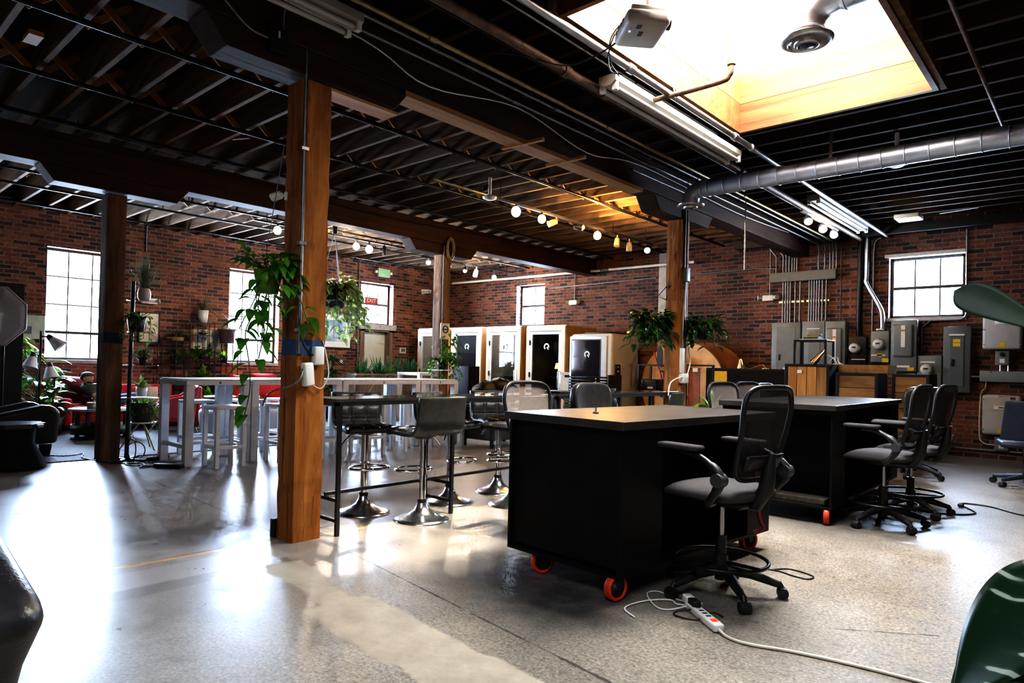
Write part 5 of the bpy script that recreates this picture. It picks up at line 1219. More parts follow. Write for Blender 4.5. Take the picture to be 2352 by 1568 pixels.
t = thing('cart', 'dark cart under the black plastic bags', 'cart', (-6.68, 7.18, 0)); bevel(MB().b2((-.3, -.45, .56), (.3, .45, .6)).build('top', BLKMET, t), .004)
for sx in (-1, 1):
    for sy in (-1, 1): MB().box((sx * .27, sy * .42, .28), (.04, .04, .56)).build('leg', BLKMET, t)
MB().b2((-.26, -.4, .1), (.26, .4, .5)).build('bin', DGREY, t)
one('partition', MB().rbox((-9.45, 9.2, .57), (.42, .3, 1.14), .01), BLKLAM, 'black upright panel in front of the navy booth', 'panel')

# ------------------------------------------------------------------ cable spool and things around it
t = thing('cable_spool', 'huge wooden cable spool lying on its side by the back wall', 'cable spool', (-5.80, 11.15, .86))
SPOOLW = mat('spool_wood', (.62, .40, .20), .65, 0, .18, 5); SPOOLD = mat('spool_dark_wood', (.26, .10, .04), .65, 0, .2, 5)
MB().lathe([(.001, .0), (.83, 0), (.83, .05), (.001, .05)], (0, 0, 0), 48, 'Y', False).build('disc', SPOOLW, t); MB().lathe([(.28, -.34), (.28, 0)], (0, 0, 0), 28, 'Y').build('drum', SPOOLD, t); MB().lathe([(.001, -.4), (.82, -.4), (.82, -.35), (.001, -.35)], (.28, 0, -.0), 48, 'Y', False).build('disc', SPOOLD, t)
for (a, b_, c, e) in ((-.42, -.36, -.2, .28), (.1, .16, -.2, .28), (-.42, .3, .26, .3), (-.42, .3, -.2, -.16)): MB().b2((a, -.075, c), (b_, -.052, e)).build('brace', SPOOLW, t)
t = thing('shovel', 'shovel with red handle leaning on the cable spool', 'shovel', (-6.0, 10.8, 0)); MB().cyl((.1, 0, .6), (-.28, .12, 1.5), .017, 8).build('handle', RED, t); bl = MB(); bl.poly([(-.16, .03, 1.25), (-.06, .03, 1.2), (-.05, .03, 1.5), (-.1, .03, 1.6), (-.16, .03, 1.5)], .02, (0, 1, 0)); fix_normals(bl.build('blade', BLKMET, t)); MB().lathe([(.09, -.02), (.14, 0), (.14, .03)], (.18, .15, 1.28), 20, 'Y').build('orange_disc', mat('orange_paint', (.65, .2, .02), .5), t)
# stacked folding chairs
fc = None
for k in range(15):
    z = .30 + k * .05
    if fc is None:
        fc = thing('folding_chair', 'black folding chair lying flat in the stack before the white booth', 'folding chair', (-6.75, 9.6, z), .12, 'stacked black folding chairs')
        MB().tube([(-.42, -.2, 0), (.42, -.2, 0), (.44, -.18, 0), (.44, .18, 0), (.42, .2, 0), (-.42, .2, 0)], .012, 6, closed=True).build('frame', BLKPIPE, fc); MB().rbox((-.05, 0, .0), (.36, .36, .022), .008).build('seat', BLKPLA, fc); MB().rbox((.32, 0, .0), (.16, .36, .02), .008).build('backrest', BLKPLA, fc)
    else: dup(fc, (-6.75 + (k % 3 - 1) * .012, 9.6 + (k % 2) * .012, z), .12 + (k % 4 - 1.5) * .012)
t = thing('chair_dolly', 'black dolly under the stacked folding chairs', 'dolly', (-6.75, 9.6, 0)); bevel(MB().b2((-.5, -.24, .2), (.5, .24, .26)).build('platform', BLKMET, t), .004)
for sx in (-1, 1):
    for sy in (-1, 1): MB().cyl((sx * .42, sy * .18 - .02, .1), (sx * .42, sy * .18 + .02, .1), .1, 16).build('castor', BLKPLA, t)
MB().b2((.47, -.2, .26), (.5, .2, 1.05)).build('upright', BLKMET, t)
t = thing('tool_cart', 'black open metal cart with gadgets beside the folding chairs', 'cart', (-5.62, 10.0, 0))
for sx in (-1, 1):
    for sy in (-1, 1): MB().box((sx * .3, sy * .2, .62), (.035, .035, 1.24)).build('leg', BLKMET, t)
for z in (.3, .75, 1.22): MB().b2((-.31, -.21, z), (.31, .21, z + .025)).build('shelf', BLKMET, t)
t = thing('printer', 'dark machine on the top of the black metal cart', 'machine', (-5.75, 10.0, .776)); MB().rbox((0, 0, .11), (.3, .3, .22), .02).build('casing', BLKPLA, t); MB().box((.03, -.152, .08), (.1, .004, .03)).build('panel', LGREY, t)
# dark desk, screen and lamp on the right of the far post
t = thing('display_cart', 'black framed stand with reddish wood panel right of the far orange post', 'stand', (-4.62, 9.4, 0))
for x in (-.22, .22): MB().box((x, 0, .62), (.03, .03, 1.24)).build('leg', BLKMET, t)
MB().b2((-.235, -.02, 1.225), (.235, .02, 1.25)).build('top_bar', BLKMET, t); bevel(MB().b2((-.2, .02, .1), (.0, .04, 1.2)).build('wood_panel', mat('reddish_board', (.30, .12, .08), .6, 0, .2, 6), t), .003); MB().box((-.06, -.02, 1.17), (.08, .004, .06)).build('tag', PAPER, t)
t = thing('desk', 'black high desk by the bricks with a yellow notice on its back', 'desk', (-4.05, 10.3, 0)); bevel(MB().b2((-.75, -.3, 1.18), (.75, .3, 1.21)).build('desktop', BLKMET, t), .004); bevel(MB().b2((-.75, -.3, .1), (.75, -.27, 1.18)).build('front_panel', BLKLAM, t), .003)
for x in (-.72, .72): MB().box((x, .2, .59), (.04, .1, 1.18)).build('leg', BLKMET, t)
MB().box((-.52, -.303, 1.06), (.24, .005, .2)).build('notice', YELLOW, t)
BRASS = mat('brass', (.62, .50, .30), .28, 1, .08, 10); COPPER = mat('copper_shade', (.72, .50, .36), .22, 1, .06, 8)
t = thing('desk_lamp', 'small brass lamp with cone shade above the dark desk', 'lamp', (-4.28, 10.1, 1.21)); MB().lathe([(.05, 0), (.05, .012), (.01, .016)], (.35, .1, 0), 16).build('base', BRASS, t); MB().tube(smooth_path([(.35, .1, .01), (.3, .08, .06), (.12, .02, .0), (0, 0, .12)], 5), .006, 6).build('arm', BRASS, t); MB().lathe([(.05, -.06), (.025, .08), (.012, .1)], (0, 0, .05), 16).build('lamp_shade', BRASS, t)

# ------------------------------------------------------------------ wood crates before the electrical wall
CRATEW = wood('crate_pine', (.22, .10, .03), (.58, .33, .12), 'Z', .7, .6, .3); CRATEX = wood('crate_pine_flat', (.16, .08, .03), (.50, .28, .11), 'X', .7, .6, .3)
def crate(label, x0, x1, y, d, z0, z1, n, vert, m, doors=False):
    t = thing('wood_crate', label, 'crate', ((x0 + x1) / 2, y, z0)); w = (x1 - x0) / 2; h = z1 - z0; f = .035
    for (a, b_, c, e) in ((-w, -w + f, 0, h), (w - f, w, 0, h), (-w + f, w - f, h - f, h), (-w + f, w - f, 0, f)): bevel(MB().b2((a, -.01, c), (b_, .03, e)).build('frame_bar', BLKMET, t), .003)
    W2 = 2 * (w - f)
    for k in range(n):
        if vert: a = -w + f + W2 * k / n; bevel(MB().b2((a + .003, 0, f), (a + W2 / n - .003, .02, h - f)).build('plank', m, t), .003)
        else: a = f + (h - 2 * f) * k / n; bevel(MB().b2((-w + f, 0, a + .003), (w - f, .02, a + (h - 2 * f) / n - .003)).build('plank', m, t), .003)
    MB().b2((-w, .03, 0), (w, d, h)).build('body', BLKLAM, t); return t
t = crate('tall wood cabinet of vertical planks in a black frame', -3.385, -2.80, 9.5, .5, .10, 1.285, 4, True, CRATEW); MB().box((-.09, -.012, 1.08), (.065, .004, .045)).build('note', PAPER, t)
crate('wood crate of horizontal planks right of the tall cabinet', -2.70, -2.20, 9.45, .5, .30, 1.18, 5, False, CRATEX); crate('dark wood crate farthest right of the three', -2.07, -1.66, 9.6, .5, .30, 1.18, 4, False, CRATEX)
cw = MB(); cw.poly([(-.31, 0, 0), (.31, 0, 0), (.31, 0, .14), (-.31, 0, .14)], .5, (0, 1, 0)); fix_normals(one('wood_tub', cw, PINE, 'pale curved wooden box on top behind the middle crate', 'box', None, (-2.5, 9.9, 1.15)))
t = thing('side_table', 'small black table with books standing on the tall cabinet', 'table', (-3.07, 9.72, 1.286)); bevel(MB().b2((-.22, -.18, .315), (.22, .18, .335)).build('tabletop', BLKMET, t), .004)
for sx in (-1, 1):
    for sy in (-1, 1): MB().box((sx * .205, sy * .165, .158), (.026, .026, .315)).build('leg', BLKMET, t)
for k, (w_, d_, h_, c, lb) in enumerate(((.26, .2, .012, (.5, .48, .4), 'loose pale papers at the bottom of the pile on the small black table'), (.2, .16, .025, (.05, .05, .05), 'black book in the pile on the small black table'), (.15, .14, .02, (.45, .5, .1), 'book with green spine in the pile'), (.18, .15, .022, (.42, .36, .26), 'tan book at the top of the pile'))):
    z = 1.622 + (0, .013, .039, .060)[k]; bevel(one('book', MB().box((0, 0, h_ / 2), (w_, d_, h_)), mat('book_cover', c, .6), lb, 'book', 'books on the small black table', (-3.09 + k * .012, 9.68, z), (0, 0, .15 * k - .2)), .002)
t = thing('desk_lamp', 'copper cone desk lamp with pale arm on the tall cabinet', 'lamp', (-2.86, 9.62, 1.286)); MB().tube([(-.18, -.02, .01), (-.05, 0, .17), (-.04, 0, .2)], [.055, .03, .02], 18).build('lamp_shade', COPPER, t); MB().tube([(-.05, 0, .15), (.06, .02, .09), (.1, .05, .02)], .006, 6).build('arm', LGREY, t); MB().tube(smooth_path([(.02, 0, .02), (.06, 0, .08), (.12, .02, .09), (.14, 0, .03), (.2, 0, .0)], 4), .006, 6).build('cable', WHITE, t); MB().lathe([(.05, 0), (.05, .012), (.01, .016)], (.1, .05, 0), 16).build('base', LGREY, t)
# ------------------------------------------------------------------ lounge by the window wall
def rugmat():
    m, nt, b = nodes('grey_woven_rug'); mp = mapping(nt)
    w = N(nt, 'ShaderNodeTexWave'); w.inputs['Scale'].default_value = 9; w.inputs['Distortion'].default_value = .2; w.bands_direction = 'Y'; nt.links.new(mp.outputs[0], w.inputs['Vector'])
    w2 = N(nt, 'ShaderNodeTexWave'); w2.inputs['Scale'].default_value = 14; w2.bands_direction = 'X'; nt.links.new(mp.outputs[0], w2.inputs['Vector'])
    f = math_(nt, 'MULTIPLY', w.outputs['Fac'], math_(nt, 'MULTIPLY_ADD', w2.outputs['Fac'], .5, .5))
    nt.links.new(ramp(nt, f, [(.1, (.05, .055, .07)), (.6, (.20, .21, .24))]).outputs[0], b.inputs['Base Color']); b.inputs['Roughness'].default_value = .8; bump(nt, b, f, .004, .5); return m
rg = bevel(one('rug', MB().b2((-11.9, -.6, .0005), (-8.42, 6.6, .012)), rugmat(), 'large grey ribbed rug under the lounge furniture', 'rug'), .004)
def sofa(y0, y1, label, cushions):
    t = thing('sofa', label, 'sofa', (-12.08, (y0 + y1) / 2, 0)); h = (y1 - y0) / 2
    MB().rbox((0, 0, .17), (.86, 2 * h, .18), .03).build('base', REDFAB, t); MB().rbox((-.36, 0, .46), (.16, 2 * h, .48), .06, 3, (0, -.12, 0)).build('backrest', REDFAB, t)
    n = max(1, round(2 * h / .75))
    for k in range(n): MB().rbox((.06, -h + 2 * h * (k + .5) / n, .32), (.76, 2 * h / n - .01, .15), .05, 3).build('seat_cushion', REDFAB, t)
    for s in (-1, 1): MB().rbox((.03, s * (h + .07), .30), (.84, .14, .42), .05, 3).build('armrest', REDFAB, t)
    for sx in (-1, 1):
        for sy in (-1, 1): MB().cyl((sx * .36, sy * (h - .08), 0), (sx * .36, sy * (h - .08), .09), .02, 8, .025).build('leg', BLKPLA, t)
    return t
sofa(3.08, 4.80, 'long red fabric sofa with a man reclining on it', 2); sofa(5.72, 7.2, 'red fabric sofa under the middle window, behind the silver tables', 2)
def pillow(loc, rot, label, m=REDFAB, s=.5):
    mb = MB()
    for sg in (1, -1): mb.grid(lambda u, v: ((u - .5) * s, sg * .11 * (max(0, 1 - abs(2 * u - 1) ** 3) * max(0, 1 - abs(2 * v - 1) ** 3)) ** .6, (v - .5) * s), 12, 12)
    one('pillow', mb, m, label, 'pillow', None, loc, rot)
pillow((-12.06, 6.32, .66), (-.2, 0, PI / 2), 'plump bright red pillow on the sofa behind the silver tables'); pillow((-12.06, 5.9, .62), (-.25, .1, PI / 2), 'dark red pillow beside the plump bright one'); pillow((-12.1, 3.2, .62), (-.3, .1, PI / 2 + .2), 'dark pillow behind the reclining man', mat('maroon_fabric', (.16, .02, .03), .8), .44)
# reclining man
def skinned(name, verts, edges, m, parent, sub=2):
    me = bpy.data.meshes.new(name); me.from_pydata([v[:3] for v in verts], edges, []); me.materials.append(m)
    o = bpy.data.objects.new(name, me); COL.objects.link(o); o.parent = parent
    md = o.modifiers.new('Skin', 'SKIN'); md.use_smooth_shade = True
    sv = me.skin_vertices[0].data
    for k, v in enumerate(verts):
        r = v[3]; sv[k].radius = r if isinstance(r, tuple) else (r, r); sv[k].use_root = (k == 0)
    s = o.modifiers.new('Sub', 'SUBSURF'); s.levels = sub; s.render_levels = sub; return o
man = thing('person', 'man in dark grey t-shirt, jeans and cap reclining on the red sofa', 'person', (-11.85, 3.30, -.005))
V = [(0, .30, .47, .125), (0, .18, .54, .12), (0, .07, .62, .125), (0, .02, .68, .10), (0, .01, .735, .052), (.0, .025, .775, .062), (.0, .03, .825, .078), (0, .02, .865, .068),
     (.155, .03, .655, .058), (.21, .06, .53, .046), (.19, .20, .50, .034), (.13, .27, .535, .028), (.12, .305, .55, .026),
     (-.155, .04, .655, .058), (-.20, .10, .53, .046), (-.12, .25, .51, .034), (-.02, .30, .55, .028), (.01, .325, .565, .026),
     (.09, .40, .46, .085), (.10, .68, .53, .062), (.10, .72, .50, .058), (.10, .96, .46, .042), (.10, 1.05, .46, .036), (.11, 1.12, .52, .028),
     (-.09, .40, .46, .085), (-.08, .70, .50, .062), (-.08, .98, .45, .042), (-.08, 1.06, .45, .036), (-.08, 1.13, .51, .028),
     (0.03, .108, .80, .016), (.078, .015, .81, .014), (-.078, .015, .81, .014)]
E_ = [(0, 1), (1, 2), (2, 3), (3, 4), (4, 5), (5, 6), (6, 7), (3, 8), (8, 9), (9, 10), (10, 11), (11, 12), (3, 13), (13, 14), (14, 15), (15, 16), (16, 17), (0, 18), (18, 19), (19, 20), (20, 21), (21, 22), (22, 23), (0, 24), (24, 25), (25, 26), (26, 27), (27, 28), (6, 30), (6, 31)]
V[29] = (.012, .098, .812, .013); E_.append((6, 29))
def turn(p, a=-.85):
    x, y = p[0], p[1] - .02; return (x * math.cos(a) - y * math.sin(a), x * math.sin(a) + y * math.cos(a) + .02) + tuple(p[2:])
for k in (5, 6, 7, 29, 30, 31): V[k] = turn(V[k])
for (base, s) in ((12, 1), (17, -1)):
    bx, by, bz = V[base][:3]
    for k in range(4):
        i = len(V); d = (k - 1.5) * .016
        V += [(bx + d * .6, by + .03, bz + d, .0085), (bx + d * .5 - .012 * s, by + (.062, .07, .066, .055)[k], bz + d - .006, .0075), (bx + d * .4 - .028 * s, by + (.07, .078, .073, .06)[k], bz + d - .012, .0065)]
        E_ += [(base, i), (i, i + 1), (i + 1, i + 2)]
    i = len(V); V += [(bx - .02 * s, by + .012, bz + .03, .009), (bx - .03 * s, by + .035, bz + .04, .008)]; E_ += [(base, i), (i, i + 1)]
skinned('body', V, E_, SKIN, man)
SHIRT = mat('dark_grey_shirt', (.075, .085, .09), .8, 0, .15, 20, .3, 120); JEANS = mat('blue_jeans', (.05, .12, .30), .8, 0, .2, 30, .3, 200)
skinned('t_shirt', [(0, .33, .47, .128), (0, .17, .55, .138), (0, .07, .625, .142), (0, .02, .685, .112), (0, .012, .712, .07), (.15, .032, .655, .098), (.205, .055, .555, .082), (-.15, .042, .655, .098), (-.20, .095, .555, .082)], [(0, 1), (1, 2), (2, 3), (3, 4), (3, 5), (5, 6), (3, 7), (7, 8)], SHIRT, man)
skinned('jeans', [(0, .30, .468, .118), (.075, .37, .462, .10), (.10, .68, .53, .078), (.10, .73, .50, .074), (.10, .95, .46, .058), (-.075, .37, .462, .10), (-.08, .70, .50, .078), (-.08, .96, .45, .058)], [(0, 1), (1, 2), (2, 3), (3, 4), (0, 5), (5, 6), (6, 7)], JEANS, man)
HAIR = mat('dark_brown_hair', (.045, .028, .02), .7, 0, .3, 60)
cp = MB(); cp.ball((0, .018, .862), .092, (.92, 1.05, .62), 18, 10); cp.v = [(a, b_, max(c, .852)) for a, b_, c in cp.v]; cp.v = [turn(v) for v in cp.v]; cp.build('cap', mat('brown_cap', (.10, .075, .065), .85, 0, .15, 30), man)
hr = MB(); hr.ball((0, -.02, .826), .082, (.93, .82, .72), 16, 10); hr.v = [turn(v) for v in hr.v]; hr.build('hair', HAIR, man); bd = MB(); bd.ball((0, .05, .752), .046, (1.25, .95, .62), 14, 8); bd.v = [turn(v) for v in bd.v]; bd.build('beard', HAIR, man)
for s in (-1, 1): MB().ball(turn((s * .03, .098, .832)), .009).build('eye', mat('eye_dark', (.06, .05, .045), .2), man)
bv = MB(); bv.box((0, .098, .781), (.034, .006, .006)); bv.v = [turn(v) for v in bv.v]; bv.build('mouth', mat('lips', (.35, .13, .11), .5), man); MB().ball(turn((.083, .018, .805)), .010).build('earbud', WHITE, man)
for s in (.1, -.08): MB().rbox((s, 1.12, .50), (.085, .10, .17), .035, 3, (.3, 0, 0)).build('shoe', BLKPLA, man)
t = thing('laptop', 'silver open laptop standing behind the white round shelf of the pole', 'laptop', (-11.75, 4.15, .40)); MB().rbox((0, 0, .16), (.012, .34, .24), .005, 2, (0, -.2, 0)).build('screen', LGREY, t); MB().rbox((-.14, 0, .045), (.24, .34, .014), .005).build('keyboard_base', LGREY, t)
# round coffee table and jar
t = thing('coffee_table', 'round black coffee table with pale top and drum shelf', 'table', (-10.62, 3.16, .0125)); MB().lathe([(.001, .385), (.40, .385), (.405, .395), (.40, .41), (.001, .412)], (0, 0, 0), 40).build('tabletop', mat('pale_tabletop', (.55, .55, .56), .3, 0, .06, 5), t)
for k in range(4): a = PI / 4 + k * PI / 2; MB().rbox((.33 * math.cos(a), .33 * math.sin(a), .19), (.05, .05, .385), .006).build('leg', BLKMET, t)
MB().lathe([(.36, .06), (.37, .06), (.37, .19), (.36, .19), (.36, .08), (.001, .075)], (0, 0, 0), 36).build('drum_shelf', BLKMET, t)
t = thing('glass_jar', 'glass jar with pale liquid and a stick on the coffee table', 'jar', (-10.3, 2.95, .426)); JG = glass('jar_glass', (.9, .93, .9), .12)
MB().lathe([(.001, .004), (.068, .004), (.072, .02), (.072, .17), (.068, .18)], (0, 0, 0), 24).build('jar', JG, t); MB().lathe([(.001, .008), (.063, .008), (.065, .10), (.001, .10)], (0, 0, 0), 24).build('liquid', mat('pale_liquid', (.42, .40, .26), .25, 0, .1, 10), t); MB().cyl((-.04, 0, .02), (.10, .02, .24), .006, 6).build('stick', PINE, t)
# black leather armchair (faces +Y)
def armchair(t, s=1):
    pr = [(.44, .14), (.47, .50), (.40, .575), (.30, .585), (-.35, .44), (-.42, .14)]
    for sx in (-1, 1):
        a = MB(); a.poly([(sx * .36 - .09, y, z) for y, z in pr], .18, (1, 0, 0)); o = a.build('armrest', BLKLEA, t); fix_normals(o); bevel(o, .05, 4)
    MB().rbox((0, .02, .30), (.56, .80, .24), .06, 3).build('seat_cushion', BLKLEA, t); MB().rbox((0, -.38, .52), (.60, .22, .62), .08, 3, (.22, 0, 0)).build('backrest', BLKLEA, t)
    for sx in (-1, 1):
        for y in (.34, -.34): MB().rbox((sx * .36, y, .06), (.09, .12, .14), .01, 2, None, .7).build('foot', BLKPLA, t)
t = thing('armchair', 'black leather armchair on the rug at the left edge', 'armchair', (-9.46, 1.80, .0)); armchair(t)
t = thing('side_table', 'small black polygonal side table with silver corners before the armchair', 'table', (-8.28, 1.66, .0125)); oc = [(.28 * math.cos(PI / 8 + k * PI / 4), .28 * math.sin(PI / 8 + k * PI / 4)) for k in range(8)]
m_ = MB(); m_.poly([(x, y, .40) for x, y in oc], .045); bevel(m_.build('tabletop', mat('dark_gloss_top', (.05, .05, .055), .16), t), .006); b_ = MB(); b_.lathe([(.30, 0), (.26, .10), (.19, .25), (.20, .399)], (0, 0, 0), 24); b_.build('draped_base', mat('black_cloth', (.012, .012, .014), .9, 0, .2, 30), t)
for k in (1, 3, 6): MB().box((.272 * math.cos(k * PI / 4), .272 * math.sin(k * PI / 4), .42), (.02, .09, .03), (0, 0, k * PI / 4)).build('corner_plate', STEEL, t)
# softbox, screen panel, floor lamp
t = thing('softbox', 'white octagonal photo softbox at the left edge', 'softbox', (-10.3, 1.83, 0)); SOFT = leafmat('softbox_cloth', (.80, .79, .80), (.86, .85, .86), .8, 4)
oct_ = [(0.39 * math.cos(PI / 8 + k * PI / 4), 0.39 * math.sin(PI / 8 + k * PI / 4)) for k in range(8)]
fr = MB(); n_ = len(oct_); zc = 1.625
d_ = Vector((.86, -.5, 0)).normalized(); sx_ = Vector((-d_.y, d_.x, 0))
P8 = [sx_ * x + Vector((0, 0, zc + z)) for x, z in oct_]; fr.add(P8 + [Vector((0, 0, zc)) + d_ * .06], [(k, (k + 1) % 8, 8) for k in range(8)]); fr.build('front_cloth', SOFT, t)
sd = MB(); Q8 = [p * 1 - d_ * .02 for p in P8]; R8 = [Vector((0, 0, zc)) - d_ * .32 + (p - Vector((0, 0, zc))) * .25 for p in P8]; sd.add(Q8 + R8, [(k, (k + 1) % 8, 8 + (k + 1) % 8, 8 + k) for k in range(8)]); sd.build('black_hood', BLKPLA, t)
MB().tube([tuple(p) for p in P8], .008, 6, closed=True).build('rim', WHITE, t); MB().cyl(Vector((0, 0, .0)) - d_ * .36, Vector((0, 0, zc)) - d_ * .36, .014, 8).build('stand_pole', BLKMET, t)
for k in range(3): a = 2 * PI * k / 3; MB().cyl(Vector((0, 0, .45)) - d_ * .36, Vector((.35 * math.cos(a), .35 * math.sin(a), .015)) - d_ * .36, .01, 8).build('leg', BLKMET, t)
bevel(one('backdrop_screen', MB().b2((-11.15, 1.25, .013), (-11.10, 2.32, 2.12)), mat('black_backdrop', (.012, .012, .015), .8, 0, .15, 8), 'tall black backdrop panel behind the softbox', 'screen'), .004)
t = thing('floor_lamp', 'black pole floor lamp with three white cone shades among the plants', 'lamp', (-11.45, 2.60, 0)); MB().lathe([(.13, 0), (.13, .02), (.015, .03)], (0, 0, 0), 20).build('base', BLKMET, t); MB().cyl((0, 0, .02), (0, 0, 1.50), .016, 10).build('pole', BLKMET, t)
SHW = mat('white_lamp_shade', (.66, .66, .70), .6, 0, .04, 6)
for (p, d) in (((.05, .09, 1.42), (.25, .6, -.6)), ((.06, -.10, 1.16), (.2, -.25, -1)), ((.05, .10, 1.02), (.2, .12, -1))):
    p = Vector(p); d = Vector(d).normalized(); MB().cyl((0, 0, p.z), tuple(p), .009, 6).build('arm', BLKMET, t); MB().tube([p + d * .03, p + d * .2], [.045, .105], 20, caps=False).build('lamp_shade', SHW, t); MB().tube([p - d * .03, p + d * .035], [.03, .048], 16).build('cap', BLKPLA, t)
# red lounge chair with splayed legs
t = thing('lounge_chair', 'red angular lounge chair with thin splayed legs near the silver tables', 'chair', (-11.0, 4.22, 0), facing(-.35, -1)); 
def rc(u, v):
    x = (u - .5) * 2; k = [(-.36, .36), (-.10, .30), (.22, .26), (.30, .42), (.36, .60), (.40, .72)]
    f = v * 5; i = min(int(f), 4); a = f - i; y = k[i][0] + (k[i + 1][0] - k[i][0]) * a; z = k[i][1] + (k[i + 1][1] - k[i][1]) * a
    w = .36 - .03 * v; return Vector((x * w, -y + .06 * x * x, z + .06 * x * x * (1 if v < .6 else 0)))
bevel(MB().shell(lambda u, v: (rc(u, v), (0, .5, 1)), 10, 20, .05).build('seat_shell', REDLEA, t), .02, 3)
for s in (-1, 1):
    a = MB(); a.poly([(s * .35 - .02, -.40, .74), (s * .35 - .02, -.34, .16), (s * .35 - .02, .32, .30), (s * .35 - .02, .10, .52), (s * .35 - .02, -.15, .57)], .05, (1, 0, 0)); o = a.build('side_wing', REDLEA, t); fix_normals(o); bevel(o, .02, 3)
bk_ = MB(); bk_.b2((-.35, -.44, .14), (.35, -.36, .72)); bevel(bk_.build('back_panel', REDLEA, t), .03, 3)
for sx in (-1, 1):
    for sy in (-1, 1): MB().cyl((sx * .2, sy * .18 - .05, .26), (sx * .34, sy * .34 - .05, .0125), .014, 8, .009).build('leg', BRASSY, t)
# plant pole with round shelves
t = thing('plant_pole', 'leaning black pole with clear round shelves next to the dark post', 'plant stand', (-8.20, 2.70, 0)); PX_ = lambda z: (-.12 * z / 2, .06 * z / 2)
MB().tube([(0, 0, .01), (*PX_(2.02), 2.02)], .022, 10).build('pole', BLKMET, t)
SHELF = glass('clear_shelf', (.8, .82, .84), .25)
for z, r in ((1.815, .17), (1.45, .15), (1.07, .18), (.70, .19)):
    x, y = PX_(z); MB().lathe([(.001, 0), (r, 0), (r, .008), (.001, .008)], (x - .02, y + .12, z - .012), 30).build('shelf', SHELF if z > .8 else WHITE, t)
for s, e in (((-.25, -.12), (.25, .12)), ((-.2, .18), (.2, -.18))): MB().beam((s[0], s[1], .012), (e[0], e[1], .012), .05, .02).build('foot', BLKMET, t)
t = thing('tripod_stand', 'low plant stand with white disc and splayed gold legs', 'plant stand', (-9.0, 3.13, .0125)); MB().lathe([(.001, .325), (.16, .325), (.165, .332), (.16, .34), (.001, .34)], (0, 0, 0), 28).build('disc', WHITE, t)
for k in range(3): a = .3 + 2 * PI * k / 3; MB().cyl((.03 * math.cos(a), .03 * math.sin(a), .325), (.24 * math.cos(a), .24 * math.sin(a), .0), .010, 8, .008).build('leg', BRASSY, t)
# wire plant shelf
t = thing('plant_shelf', 'stepped black wire plant shelf along the window wall', 'shelf', (-12.69, 5.4, 0))
def cage(y0, y1, z1, levels):
    for x in (-.11, .11):
        for y in (y0, (y0 + y1) / 2, y1): MB().box((x, y, z1 / 2), (.012, .012, z1)).build('upright', BLKMET, t)
    for z in levels: MB().b2((-.11, y0, z - .008), (.11, y1, z)).build('shelf_board', BLKMET, t)
cage(-.72, -.26, 1.47, (.70, 1.05, 1.47)); cage(-.24, .2, 1.83, (.65, 1.15, 1.60, 1.83)); cage(.22, .66, 1.47, (.75, 1.10, 1.47))
# cables on the floor by the dark post
cable('cable', [(-9.3, 1.9, .018), (-8.8, 2.25, .02), (-8.88, 2.46, .02), (-8.50, 2.36, .02), (-8.0, 2.5, .008), (-7.75, 2.72, .008), (-7.5, 2.6, .008), (-7.55, 2.78, .008)], .006, BLKPLA, 'black cable crossing the rug edge past the dark post')
t = thing('cable_coil', 'loop of black cable standing at the foot of the plant pole', 'cable', (-8.1, 2.72, .13)); MB().ring((0, 0, 0), .12, .006, 26, 6, 'Y').build('loop', BLKPLA, t); MB().ring((.02, .03, -.02), .10, .006, 26, 6, 'X').build('loop', BLKPLA, t)
t = thing('power_strip', 'black power strip with cable on the floor near the silver tables', 'power strip', (-7.36, 2.83, 0), math.radians(-55)); MB().rbox((0, 0, .022), (.07, .30, .042), .008).build('casing', BLKPLA, t); MB().tube(smooth_path([(0, -.15, .015), (0, -.4, .008), (-.1, -.55, .008), (-.3, -.3, .008), (-.45, -.1, .008)], 5), .007, 6).build('cable', GREYMET, t)
one('power_brick', MB().rbox((-8.05, 2.98, .02), (.10, .28, .04), .01, 2, (0, 0, .6)), BLKPLA, 'flat black power brick behind the plant pole foot', 'adapter')

# ------------------------------------------------------------------ planter trough by the door
t = thing('planter_box', 'weathered wood trough planter in front of the door', 'planter', (-11.55, 9.1, 0)); h = 1.15
for k in range(20): y = -h + 2 * h * (k + .5) / 20; MB().b2((.19, y - h / 20 + .003, .03), (.215, y + h / 20 - .003, .90)).build('plank', PLANK, t)
for k in range(4): x = -.2 + .4 * (k + .5) / 4; MB().b2((x - .048, -h - .02, .03), (x + .048, -h, .90)).build('plank', PLANK, t)
MB().b2((-.2, -h, .0), (.19, h, .80)).build('soil_box', mat('dark_soil', (.03, .022, .016), .95, 0, .3, 30), t)
for (a, b_) in (((.17, -h - .03, .90), (.23, h, .94)), ((-.22, -h - .03, .90), (-.17, h, .94)), ((-.17, -h - .03, .90), (.17, -h + .03, .94))): MB().b2(a, b_).build('rim_board', PLANK, t)
t = thing('work_table', 'silver high table in front of the planter trough', 'table', (-10.7, 9.25, 0)); bevel(MB().b2((-.36, -.5, .93), (.36, .5, .985)).build('tabletop', WHTALU, t), .004)
for sx in (-1, 1):
    for sy in (-1, 1): MB().box((sx * .32, sy * .46, .465), (.075, .075, .93)).build('leg', WHTALU, t)
PALEM = mat('pale_molded_shell', (.58, .60, .66), .5, 0, .05, 6)
for x, y, rz, lb in ((-9.95, 4.5, .3, 'pale rounded low seat behind the first silver table'), (-9.85, 5.25, -.2, 'pale rounded low seat behind the second silver table')):
    t = thing('low_seat', lb, 'seat', (x, y, .0125), rz); MB().rbox((0, 0, .21), (.42, .40, .40), .07, 4, None, .9).build('shell', PALEM, t); MB().rbox((0, 0, .43), (.36, .34, .05), .022, 3).build('cushion', LGREY, t)
